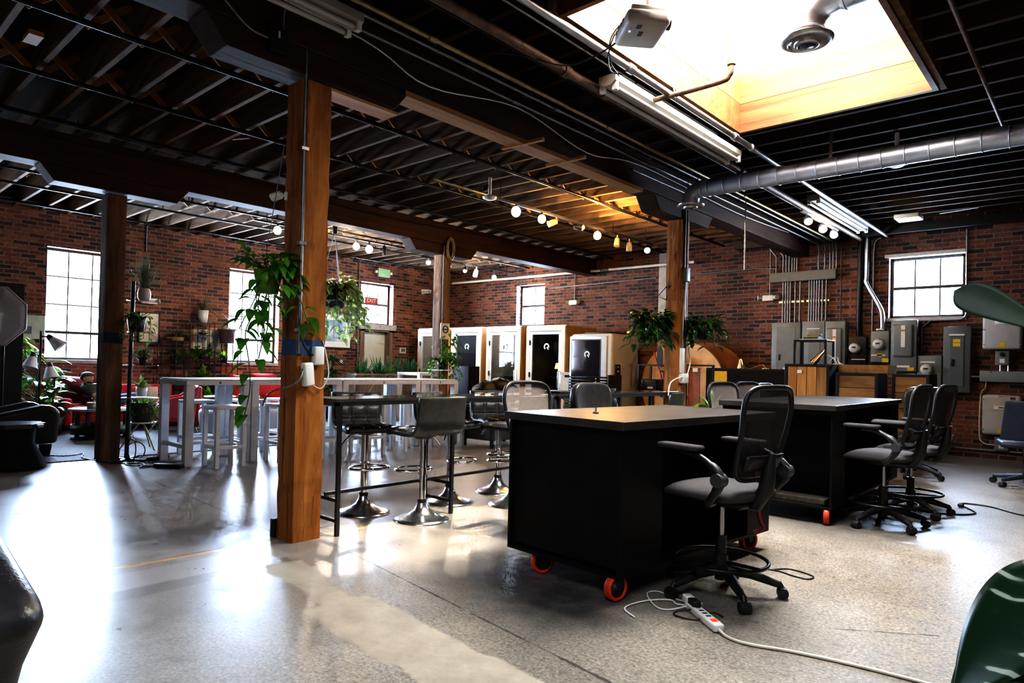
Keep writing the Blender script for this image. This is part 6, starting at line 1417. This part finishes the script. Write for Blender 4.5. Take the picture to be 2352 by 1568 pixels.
# ------------------------------------------------------------------ plants
G_POTHOS = leafmat('pothos_leaf', (.03, .13, .012), (.10, .30, .03)); G_DARK = leafmat('dark_leaf', (.010, .045, .012), (.03, .11, .03), .3); G_VAR = leafmat('variegated_leaf', (.10, .24, .05), (.55, .60, .30), .4, 22)
G_GRASS = leafmat('grey_grass', (.06, .08, .045), (.17, .19, .11), .5); G_SNAKE = leafmat('snake_plant_leaf', (.015, .07, .03), (.06, .19, .07), .35); G_LIME = leafmat('lime_leaf', (.10, .28, .02), (.28, .50, .06)); G_RUB = leafmat('rubber_leaf', (.010, .05, .018), (.025, .09, .035), .15); G_BUSH = leafmat('pale_bush_leaf', (.16, .20, .08), (.42, .46, .26), .5, 30)
STEM = mat('green_stem', (.10, .14, .04), .6, 0, .2, 20); BROWN = mat('brown_stem', (.10, .06, .03), .7, 0, .2, 20)
POTB = mat('black_pot', (.018, .018, .022), .4, 0, .1, 9); POTW = mat('white_pot', (.68, .67, .68), .3, 0, .04, 9); POTG = mat('green_pot', (.13, .28, .03), .45, 0, .08, 9); POTY = mat('grey_bucket', (.20, .20, .20), .6, 0, .1, 9); POTN = mat('brown_pot', (.045, .03, .022), .6, 0, .2, 9); SOIL = mat('soil', (.03, .02, .014), .95, 0, .3, 40)
def pot(t, r0, r1, h, m, z=0, rim=0):
    pr = [(.001, 0), (r0, 0), (r1, h)] + ([(r1 + rim, h - .03), (r1 + rim, h)] if rim else []) + [(r1 - .012, h), (r1 - .016, h - .03)]
    MB().lathe(pr, (0, 0, z), 26).build('pot', m, t); MB().lathe([(.001, h - .025), (r1 - .015, h - .025)], (0, 0, z), 20).build('soil', SOIL, t)
def trailing(t, m, seed, n, r0, z0, lens, L, W, rise=.08, out=.10, bias=(0, 0), kind='heart', top=0):
    R = random.Random(seed); f = MB(); s = MB()
    for k in range(n):
        a = R.uniform(0, 2 * PI); ln = R.uniform(*lens); p = Vector((r0 * .7 * math.cos(a), r0 * .7 * math.sin(a), z0)); d = Vector((math.cos(a) + bias[0], math.sin(a) + bias[1], 0))
        pts = [p.copy()]; st = L * .75; m_ = max(3, int(ln / st)); v = d * out / max(1, .1 / st) * 1.2 + Vector((0, 0, rise))
        for j in range(m_):
            v = Vector((v.x * .75 + R.uniform(-.25, .25) * st, v.y * .75 + R.uniform(-.25, .25) * st, v.z * .4 - st * .62 * min(1, j / 2)))
            if v.length > st: v = v.normalized() * st
            p = p + v; pts.append(p.copy())
            la = a + R.uniform(-1.5, 1.5); ld = Vector((math.cos(la), math.sin(la), R.uniform(-.5, .15))); q = p + ld * L * .3
            s.tube([tuple(p), tuple(q)], .0022, 4, caps=False); f.leaf(q, ld, L * R.uniform(.75, 1.15), W * R.uniform(.75, 1.1), kind, (0, 0, 1), R.uniform(.5, 1.3), R.uniform(.1, .3))
        s.tube([tuple(x) for x in pts], .0035, 5, caps=False)
    for k in range(top):
        la = R.uniform(0, 2 * PI); rr = r0 * R.random() ** .5; ld = Vector((math.cos(la), math.sin(la), R.uniform(.1, .9))); q = Vector((rr * math.cos(la), rr * math.sin(la), z0)) + ld * L * R.uniform(.4, 1.1)
        s.tube([(rr * .6 * math.cos(la), rr * .6 * math.sin(la), z0 - .01), tuple(q)], .003, 4, caps=False); f.leaf(q, ld, L * R.uniform(.8, 1.15), W * R.uniform(.8, 1.1), kind, (0, 0, 1), R.uniform(.4, 1.1), .2)
    f.build('foliage', m, t); s.build('vines', STEM, t)
def tuft(t, m, seed, n, z0, L, W, lean=(.1, 1.0), r0=.03, droop=.7, kind='strap', nm='foliage', seg=7):
    R = random.Random(seed); f = MB()
    for k in range(n):
        a = R.uniform(0, 2 * PI); e = R.uniform(*lean); d = Vector((math.cos(a) * math.sin(e), math.sin(a) * math.sin(e), math.cos(e)))
        f.leaf((r0 * R.random() * math.cos(a), r0 * R.random() * math.sin(a), z0), d, L * R.uniform(.6, 1.1), W * R.uniform(.8, 1.2), kind, (0, 0, 1), droop * R.uniform(.5, 1.3) * e, .2, seg)
    f.build(nm, m, t)
def bush(t, m, seed, n, c, r, L, W, kind='heart', squash=1):
    R = random.Random(seed); f = MB(); s = MB()
    for k in range(n):
        d = Vector((R.gauss(0, 1), R.gauss(0, 1), R.gauss(.35, .8))).normalized(); q = Vector(c) + Vector((d.x * r, d.y * r, d.z * r * squash)) * R.uniform(.45, 1)
        f.leaf(q, (d + Vector((0, 0, R.uniform(-.5, .3)))), L * R.uniform(.7, 1.15), W * R.uniform(.7, 1.15), kind, (0, 0, 1), R.uniform(.4, 1.1), .2)
        if k % 3 == 0: s.tube([(0, 0, c[2] - r * squash), tuple(q)], .003, 4, caps=False)
    f.build('foliage', m, t); s.build('stems', STEM, t)
def plant(label, loc, name='potted_plant', cat='plant', rz=0): return thing(name, label, cat, loc, rz)
# hanging and climbing plants
t = plant('green pothos trailing from lime pot hung on the big orange post', (-4.02, 2.12, 1.58), 'hanging_plant'); pot(t, .065, .09, .15, POTG); trailing(t, G_POTHOS, 11, 8, .10, .17, (.3, .85), .10, .08, .04, .07, (-.1, -.05), 'heart', 36); MB().tube([(-.06, 0, .17), (.07, .05, .95)], .003, 5).build('hanger_wire', CONDUIT, t)
vn = MB(); lf = MB(); R_ = random.Random(4)
for (pts) in ([(-.05, 0, .1), (-.12, -.02, -.1), (-.20, -.04, -.25), (-.12, -.05, -.45), (-.10, -.05, -.62), (-.14, -.06, -.78)], [(.0, -.04, .1), (.05, -.1, -.05), (.16, -.1, -.22), (.10, -.1, -.42)], [(.08, 0, .14), (.2, .0, .1), (.32, .05, -.06), (.36, .08, -.2)]):
    P = smooth_path(pts, 5); vn.tube([tuple(p) for p in P], .004, 5, caps=False)
    for p in P[1::2]:
        a = R_.uniform(0, 2 * PI); d = Vector((math.cos(a), math.sin(a) - .3, -.2)); lf.leaf(p + d * .02, d, R_.uniform(.085, .125), R_.uniform(.07, .10), 'heart', (0, 0, 1), 1.0, .2)
vn.build('climbing_vine', STEM, t); lf.build('climbing_leaves', G_POTHOS, t)
t = plant('large variegated plant in black hanging pot right of the big orange post', (-9.0, 5.83, 2.0), 'hanging_plant'); pot(t, .16, .23, .33, POTB); trailing(t, G_VAR, 21, 44, .24, .36, (.5, 1.15), .13, .10, .04, .05, (.1, .15), 'heart', 60)
for a in (0, 2.1, 4.2): MB().cyl((.2 * math.cos(a), .2 * math.sin(a), .33), (0, 0, 1.2), .005, 5).build('hanger_wire', CONDUIT, t)
MB().rbox((0, 0, 1.25), (.05, .07, .2), .015).build('pulley', BLKPLA, t); MB().cyl((0, 0, 1.3), (0, 0, 1.49), .008, 6).build('hook', BLKMET, t)
t = plant('green vine in small black pot on the pale post by the booths', (-7.98, 7.22, 1.08), 'hanging_plant'); pot(t, .06, .09, .14, POTB); trailing(t, G_POTHOS, 31, 12, .1, .15, (.3, .6), .085, .07, .06, .1, (.4, .1), 'heart', 34)
cl = MB(); 
for k in range(60): a = random.uniform(0, 2 * PI); z = random.uniform(.1, .58); d = Vector((math.cos(a), math.sin(a), -.1)); cl.leaf(Vector((.09, .08, z)) + d * random.uniform(.03, .15), d, .08, .065, 'heart', (0, 0, 1), .9, .2)
cl.build('climbing_leaves', G_POTHOS, t); MB().b2((-.22, -.12, -.02), (.14, .12, -.002)).build('shelf', WHITE, t)
t = plant('bushy dark green plant hanging on the left side of the far orange post', (-4.06, 7.0, 1.55), 'hanging_plant'); pot(t, .07, .10, .15, POTB); trailing(t, G_DARK, 41, 34, .14, .2, (.25, .55), .105, .075, .03, .03, (-.05, -.1), 'heart', 90); bush(t, G_POTHOS, 44, 30, (0, -.05, .12), .2, .09, .07)
t = plant('bushy dark green plant hanging on the right side of the far orange post', (-3.66, 7.48, 1.53), 'hanging_plant'); pot(t, .07, .10, .15, POTB); trailing(t, G_DARK, 42, 30, .14, .2, (.25, .5), .10, .07, .03, .03, (.05, 0), 'heart', 70)
t = plant('bright striped leafy plant in dark pot at the foot of the far orange post', (-3.30, 7.0, .55)); pot(t, .11, .14, .22, POTB); tuft(t, G_LIME, 51, 22, .2, .30, .06, (.2, 1.3), .06, 1.2); 
one('plinth', MB().rbox((-3.30, 7.0, .275), (.3, .3, .55), .008), BLKMET, 'black plinth under the striped plant beside the far orange post', 'stand')
# plants on the leaning pole
t = plant('tall grey-green grass plant in white vase on the top shelf of the pole', (-8.33, 2.88, 1.812)); MB().lathe([(.001, 0), (.05, 0), (.065, .03), (.07, .08), (.058, .135), (.052, .14), (.048, .12)], (0, 0, 0), 26).build('vase', POTW, t); tuft(t, G_GRASS, 61, 130, .10, .50, .007, (.02, .55), .03, .8)
t = plant('trailing green plant in wide black pot on the pole', (-8.31, 2.80, 1.447)); pot(t, .075, .10, .165, POTB); trailing(t, G_POTHOS, 62, 9, .1, .17, (.2, .42), .06, .05, .04, .10, (.1, .5), 'heart', 16)
t = plant('small pale bushy plant in little black pot on the pole', (-8.28, 2.87, 1.067)); pot(t, .035, .05, .085, POTB); bush(t, G_BUSH, 63, 220, (0, 0, .14), .105, .03, .016, 'lance', .8)
t = plant('striped lily plant in small white pot on the low round shelf', (-8.26, 2.86, .709)); pot(t, .05, .056, .10, POTW); tuft(t, G_VAR, 64, 24, .09, .17, .05, (.1, 1.1), .02, .9, 'lance')
t = plant('spider plant overflowing a brown pot on the gold-legged stand', (-9.0, 3.13, .354)); pot(t, .12, .17, .24, POTN); tuft(t, G_LIME, 65, 70, .22, .28, .014, (.3, 1.5), .12, 1.4); trailing(t, G_POTHOS, 66, 6, .16, .22, (.3, .5), .05, .03, .02, .08, (0, -.4), 'lance', 0)
# plants of the wire shelf
t = plant('spider plant in tall white pot on top of the wire shelf', (-12.69, 5.42, 1.832)); pot(t, .075, .10, .235, POTW); tuft(t, G_GRASS, 71, 26, .22, .52, .022, (.25, 1.45), .04, 1.1)
t = plant('small plant in big grey bucket on the right step of the wire shelf', (-12.66, 5.88, 1.472)); pot(t, .125, .165, .27, POTY, 0, .01); tuft(t, G_GRASS, 72, 30, .25, .22, .02, (.3, 1.5), .1, 1.2)
t = plant('dry fern in a basket on the left step of the wire shelf', (-12.66, 4.92, 1.472)); pot(t, .13, .15, .07, mat('basket', (.30, .18, .08), .8, 0, .3, 40)); tuft(t, G_GRASS, 73, 60, .06, .26, .02, (.2, 1.4), .1, 1.0)
t = plant('round leafy plant on the middle left level of the wire shelf', (-12.68, 4.97, 1.052)); pot(t, .07, .09, .10, POTB); bush(t, G_DARK, 74, 110, (0, 0, .2), .17, .06, .045)
t = plant('leafy vine on the middle level of the wire shelf', (-12.66, 5.42, 1.152)); pot(t, .07, .09, .12, POTB); trailing(t, G_POTHOS, 75, 14, .1, .14, (.2, .4), .09, .07, .06, .12, (.4, 0), 'heart', 34)
t = plant('big striped dieffenbachia on the low level of the wire shelf', (-12.66, 5.42, .652)); pot(t, .08, .10, .12, POTW); tuft(t, G_LIME, 76, 30, .11, .33, .10, (.1, 1.2), .05, .9, 'lance')
t = plant('small plant in little black pot in front of the window', (-12.68, 5.84, 1.102)); pot(t, .06, .075, .12, POTB); tuft(t, G_LIME, 77, 26, .11, .16, .035, (.2, 1.4), .05, 1.0, 'lance')
t = thing('terrarium', 'round glass terrarium near the top of the wire shelf', 'terrarium', (-12.68, 5.42, 1.602)); MB().lathe([(.001, 0), (.05, .003), (.085, .05), (.09, .09), (.07, .145), (.045, .165)], (0, 0, 0), 22).build('bowl', JG, t); MB().lathe([(.001, .005), (.05, .01), (.08, .045), (.001, .05)], (0, 0, 0), 16).build('soil', SOIL, t); bush(t, G_BUSH, 78, 40, (0, 0, .07), .05, .03, .02, 'lance')
t = plant('leafy plant in bright green pot on the floor behind the silver tables', (-11.9, 5.26, 0)); pot(t, .11, .15, .30, POTG, 0, .01); tuft(t, G_POTHOS, 79, 34, .28, .55, .09, (.1, .9), .06, .7, 'lance')
t = plant('lime leafy plant on the floor right of the wire shelf', (-11.4, 5.72, 0)); pot(t, .09, .12, .22, POTB); bush(t, G_LIME, 80, 50, (0, 0, .42), .2, .10, .07)
t = thing('round_table', 'small white round side table behind the first silver table', 'table', (-11.3, 5.15, .0125)); MB().lathe([(.001, .50), (.25, .50), (.25, .52), (.001, .52)], (0, 0, 0), 28).build('tabletop', WHITE, t); MB().cyl((0, 0, .02), (0, 0, .50), .025, 10).build('pedestal', WHITE, t); MB().lathe([(.18, 0), (.18, .015), (.02, .03)], (0, 0, 0), 24).build('base', WHITE, t)
# floor plants by the left window
t = plant('tall dracaena with spiky crown beside the black backdrop', (-12.35, 2.5, 0)); pot(t, .14, .18, .3, POTB)
for (x, y, z, s) in ((0, 0, 1.35, 1), (.08, .1, 1.15, 2), (-.05, -.1, 1.05, 3), (.1, -.05, .8, 4)):
    MB().tube([(x * .3, y * .3, .25), (x, y, z)], .018, 8).build('trunk', BROWN, t); f = MB(); R = random.Random(90 + s)
    for k in range(46): a = R.uniform(0, 2 * PI); e = R.uniform(.1, 1.5); f.leaf((x, y, z), (math.cos(a) * math.sin(e), math.sin(a) * math.sin(e), math.cos(e)), R.uniform(.25, .42), .028, 'strap', (0, 0, 1), 1.0, .2, 6)
    f.build('foliage', G_GRASS if s > 2 else G_LIME, t)
t = plant('broad-leaved green plant in front of the left window', (-11.9, 2.66, 0)); pot(t, .13, .17, .28, POTB); R = random.Random(5); f = MB(); s = MB()
for k in range(34):
    a = R.uniform(0, 2 * PI); z = R.uniform(.4, 1.15); d = Vector((math.cos(a), math.sin(a), R.uniform(-.2, .5))); q = Vector((.05 * math.cos(a), .05 * math.sin(a), z)) + d * R.uniform(.08, .2); s.tube([(0, 0, z - .15), tuple(q)], .006, 5, caps=False); f.leaf(q, d, R.uniform(.2, .34), R.uniform(.11, .16), 'heart', (0, 0, 1), R.uniform(.5, 1.2), .15)
f.build('foliage', G_POTHOS, t); s.tube([(0, 0, .2), (.02, .02, 1.15)], .014, 6); s.build('stems', STEM, t)
t = plant('dark glossy rubber plant between the man and the left window plants', (-11.42, 2.76, 0)); pot(t, .12, .15, .26, POTB); R = random.Random(8); f = MB(); s = MB()
for k in range(20):
    a = R.uniform(0, 2 * PI); z = R.uniform(.35, .95); d = Vector((math.cos(a), math.sin(a), R.uniform(-.1, .6))); q = Vector((0, 0, z)) + d * .07; f.leaf(q, d, R.uniform(.2, .28), R.uniform(.09, .12), 'lance', (0, 0, 1), R.uniform(.3, .8), .15)
f.build('foliage', G_RUB, t); s.tube([(0, 0, .2), (0, .02, .95)], .014, 6); s.build('stem', BROWN, t)
# planter plants
for k, (y, n, L, W, g, lb, dr) in enumerate(((8.2, 60, .55, .045, G_SNAKE, 'arching dark strap-leaved plant at the left end of the planter trough', 1.0), (8.65, 46, .60, .05, G_SNAKE, 'tall strap-leaved plant in the planter trough, before the door', .6), (9.05, 26, .60, .035, G_SNAKE, 'slim upright plant in the middle of the planter trough', .3), (9.45, 40, .55, .045, G_SNAKE, 'dense snake plant near the right end of the planter trough', .25))):
    t = plant(lb, (-11.52, y, .79), 'planter_plant'); tuft(t, g, 100 + k, n, .0, L, W, (.05, .9 if k < 2 else .45), .1, dr)
t = plant('low lime plant at the right end of the planter trough', (-11.52, 9.98, .79), 'planter_plant'); bush(t, G_LIME, 110, 60, (0, 0, .16), .16, .06, .05)
t = plant('small green plant beside the slim upright plant in the trough', (-11.45, 8.9, .79), 'planter_plant'); bush(t, G_LIME, 111, 50, (0, 0, .14), .13, .06, .03, 'lance')
t = plant('big dark spiky palm left of the planter trough', (-11.9, 7.72, 0)); pot(t, .16, .2, .35, POTB); 
for (z, n) in ((.9, 70), (1.2, 60), (.6, 40)):
    f = MB(); R = random.Random(int(z * 100))
    for k in range(n): a = R.uniform(0, 2 * PI); e = R.uniform(.2, 1.6); f.leaf((0, 0, z), (math.cos(a) * math.sin(e), math.sin(a) * math.sin(e), math.cos(e)), R.uniform(.3, .48), .03, 'strap', (0, 0, 1), 1.0, .2, 6)
    f.build('foliage', G_DARK, t)
MB().cyl((0, 0, .3), (0, 0, 1.2), .03, 8).build('trunk', BROWN, t)
t = plant('dark elephant-ear plant seen under the third silver table', (-10.8, 7.7, 0)); pot(t, .14, .18, .3, POTB); f = MB(); s = MB()
for (dx, dy, z, L) in ((.1, .35, .86, .34), (.2, .15, .55, .3), (-.1, -.3, .75, .36), (.25, -.2, .45, .3), (.1, .5, .6, .3)):
    s.tube(smooth_path([(0, 0, .25), (dx * .5, dy * .5, z * .75), (dx, dy, z)], 4), .008, 6, caps=False); d = Vector((dx, dy, -.15)); f.leaf((dx, dy, z), d, L, L * .62, 'heart', (0, 0, 1), 1.1, .12, 8)
f.build('foliage', G_RUB, t); s.build('stems', STEM, t)

# keep the arching leaves on the room side of the window wall
for o in [o for o in bpy.data.objects if o.parent and o.parent.type == 'EMPTY' and o.type == 'MESH' and o.name.startswith(('foliage', 'stems', 'vines')) and o.parent.location.x < -11.8]:
    lim = XL + .015 - o.parent.location.x
    for v in o.data.vertices:
        if v.co.x < lim: v.co.x = lim + .02 * ((v.index * 7) % 5) / 5
# ------------------------------------------------------------------ foreground
def striped():
    m, nt, b = nodes('white_striped_leaf'); mp = mapping(nt)
    w = N(nt, 'ShaderNodeTexWave'); w.inputs['Scale'].default_value = 8; w.inputs['Distortion'].default_value = 5; w.inputs['Detail'].default_value = 2; w.bands_direction = 'Z'; nt.links.new(mp.outputs[0], w.inputs['Vector'])
    wm = math_(nt, 'MULTIPLY', w.outputs['Fac'], ramp(nt, noise(nt, mp.outputs[0], 9, 2).outputs['Fac'], [(.38, (.35, .35, .35)), (.6, (1, 1, 1))]).outputs[0])
    nt.links.new(ramp(nt, wm, [(.5, (.008, .028, .012)), (.8, (.02, .06, .025)), (.9, (.34, .37, .33))]).outputs[0], b.inputs['Base Color']); b.inputs['Roughness'].default_value = .3; return m
t = plant('large dark plant with striped and broad leaves at the right edge, nearest the camera', (.10, 1.62, 0)); pot(t, .14, .18, .28, POTB)
ST = striped(); G_BIG = leafmat('big_dull_leaf', (.006, .025, .010), (.02, .055, .02), .6)
def bigleaf(nm, base, d, L, W, m, up, droop=.5, fold=.12, kind='lance'):
    f = MB(); f.leaf(base, d, L, W, kind, up, droop, fold, 14); o = f.build(nm, m, t); sb = o.modifiers.new('Sub', 'SUBSURF'); sb.levels = 2; sb.render_levels = 2
    so = o.modifiers.new('Solid', 'SOLIDIFY'); so.thickness = .002
    MB().tube(smooth_path([(0, 0, .22), tuple(Vector(base) * .6 + Vector((0, 0, .12))), tuple(base)], 5), .006, 6).build('stem', STEM, t)
bigleaf('striped_leaf', (-.10, .02, .80), (-.75, -.25, -.48), .29, .19, ST, (-.5, -.8, .6), .7)
bigleaf('striped_leaf', (-.14, .0, .66), (-.55, -.3, -.75), .30, .19, ST, (-.6, -.8, .3), .6)
bigleaf('leaf', (-.10, .08, .72), (-.8, .1, -.7), .36, .2, G_RUB, (-.6, -.8, .3), .5)
bigleaf('leaf', (-.08, -.05, .62), (-.6, -.1, -.9), .36, .2, G_RUB, (-.7, -.7, .2), .4)
bigleaf('leaf', (-.165, -.19, 1.225), (-.78, .02, .50), .175, .062, G_BIG, (-.4, -.8, .5), .1, .12, 'spoon')
# leather sofa corner at lower left
t = thing('armchair', 'black leather armchair corner cut off at the lower left', 'armchair', (-1.62, .41, 0), 0)
ar = MB(); pr2 = [(0, .60), (-.10, .655), (-.38, .705), (-.98, .79), (-.98, .01), (-.52, .01), (-.42, .12), (-.20, .42)]
ar.poly([(x, 0, z) for x, z in pr2], -.9, (0, 1, 0)); o = ar.build('backrest', BLKLEA, t); fix_normals(o); o.data.polygons.foreach_set('use_smooth', [True] * len(o.data.polygons)); bevel(o, .06, 6)
MB().rbox((-.50, -.32, .66), (.62, .42, .14), .06, 4, (0, .16, 0)).build('cushion', BLKLEA, t)
# power strip and cables in the foreground
t = thing('power_strip', 'white power strip with red switch lying before the front chair', 'power strip', (-1.385, 2.915, 0), math.radians(-128)); MB().rbox((0, 0, .018), (.052, .30, .034), .008, 2).build('casing', WHITE, t)
MB().box((0, .10, .036), (.026, .028, .004)).build('switch', mat('red_lit_switch', (.7, .06, .02), .4, 0, .1, 30, emit=.6), t); MB().rbox((0, -.10, .045), (.04, .07, .03), .006).build('plug', BLKPLA, t); MB().rbox((.0, -.16, .04), (.045, .06, .04), .006).build('plug', WHITE, t)
for k in range(4): MB().box((0, -.06 + k * .035, .0355), (.022, .014, .002)).build('socket', DGREY, t)
cable('extension_cord', [(-1.29, 2.84, .02), (-1.22, 2.79, .008), (-1.12, 2.78, .007), (-.95, 2.84, .007), (-.7, 2.89, .007), (-.3, 2.93, .007), (.3, 3.0, .007)], .007, WARMWHT, 'pale extension cord running from the white power strip to the right')
cable('charging_cable', [(-1.62, 2.70, .006), (-1.72, 2.77, .006), (-1.70, 2.93, .006), (-1.62, 3.03, .006), (-1.57, 3.0, .006), (-1.50, 2.985, .02)], .004, WHITE, 'white charging cable with loose end left of the power strip')
cable('charging_cable', [(-1.50, 2.97, .02), (-1.56, 2.90, .006), (-1.63, 2.90, .006), (-1.75, 3.03, .006), (-1.72, 3.10, .006), (-1.58, 3.06, .006), (-1.48, 3.10, .006)], .0035, WHITE, 'second white cable looping under the front chair')
cable('cable', [(-1.42, 2.96, .03), (-1.52, 2.92, .006), (-1.50, 2.86, .006), (-1.40, 2.88, .006), (-1.36, 2.95, .03), (-1.33, 3.0, .006)], .004, BLKPLA, 'black cable tangled round the white power strip')
cable('cable', [(-1.45, 3.93, .005), (-1.38, 4.02, .005), (-1.24, 3.98, .005), (-1.24, 3.90, .005), (-1.32, 3.90, .005), (-1.44, 3.93, .005), (-1.6, 3.85, .005)], .004, BLKPLA, 'thin black cable loop on the floor right of the front chair')
cable('cable', [(-1.2, 6.6, .006), (-.98, 6.62, .006), (-.83, 6.85, .006), (-1.0, 7.25, .006), (-.78, 7.3, .006), (-.5, 7.05, .006), (.1, 6.9, .006)], .007, BLKPLA, 'black cable with inline switch on the floor right of the drafting chairs')
t = thing('cable_switch', 'small black switch on the floor cable at right', 'switch', (-.97, 7.1, .008)); MB().rbox((0, 0, .012), (.04, .09, .025), .006).build('casing', BLKPLA, t); MB().box((0, 0, .026), (.015, .03, .004)).build('rocker', DGREY, t)
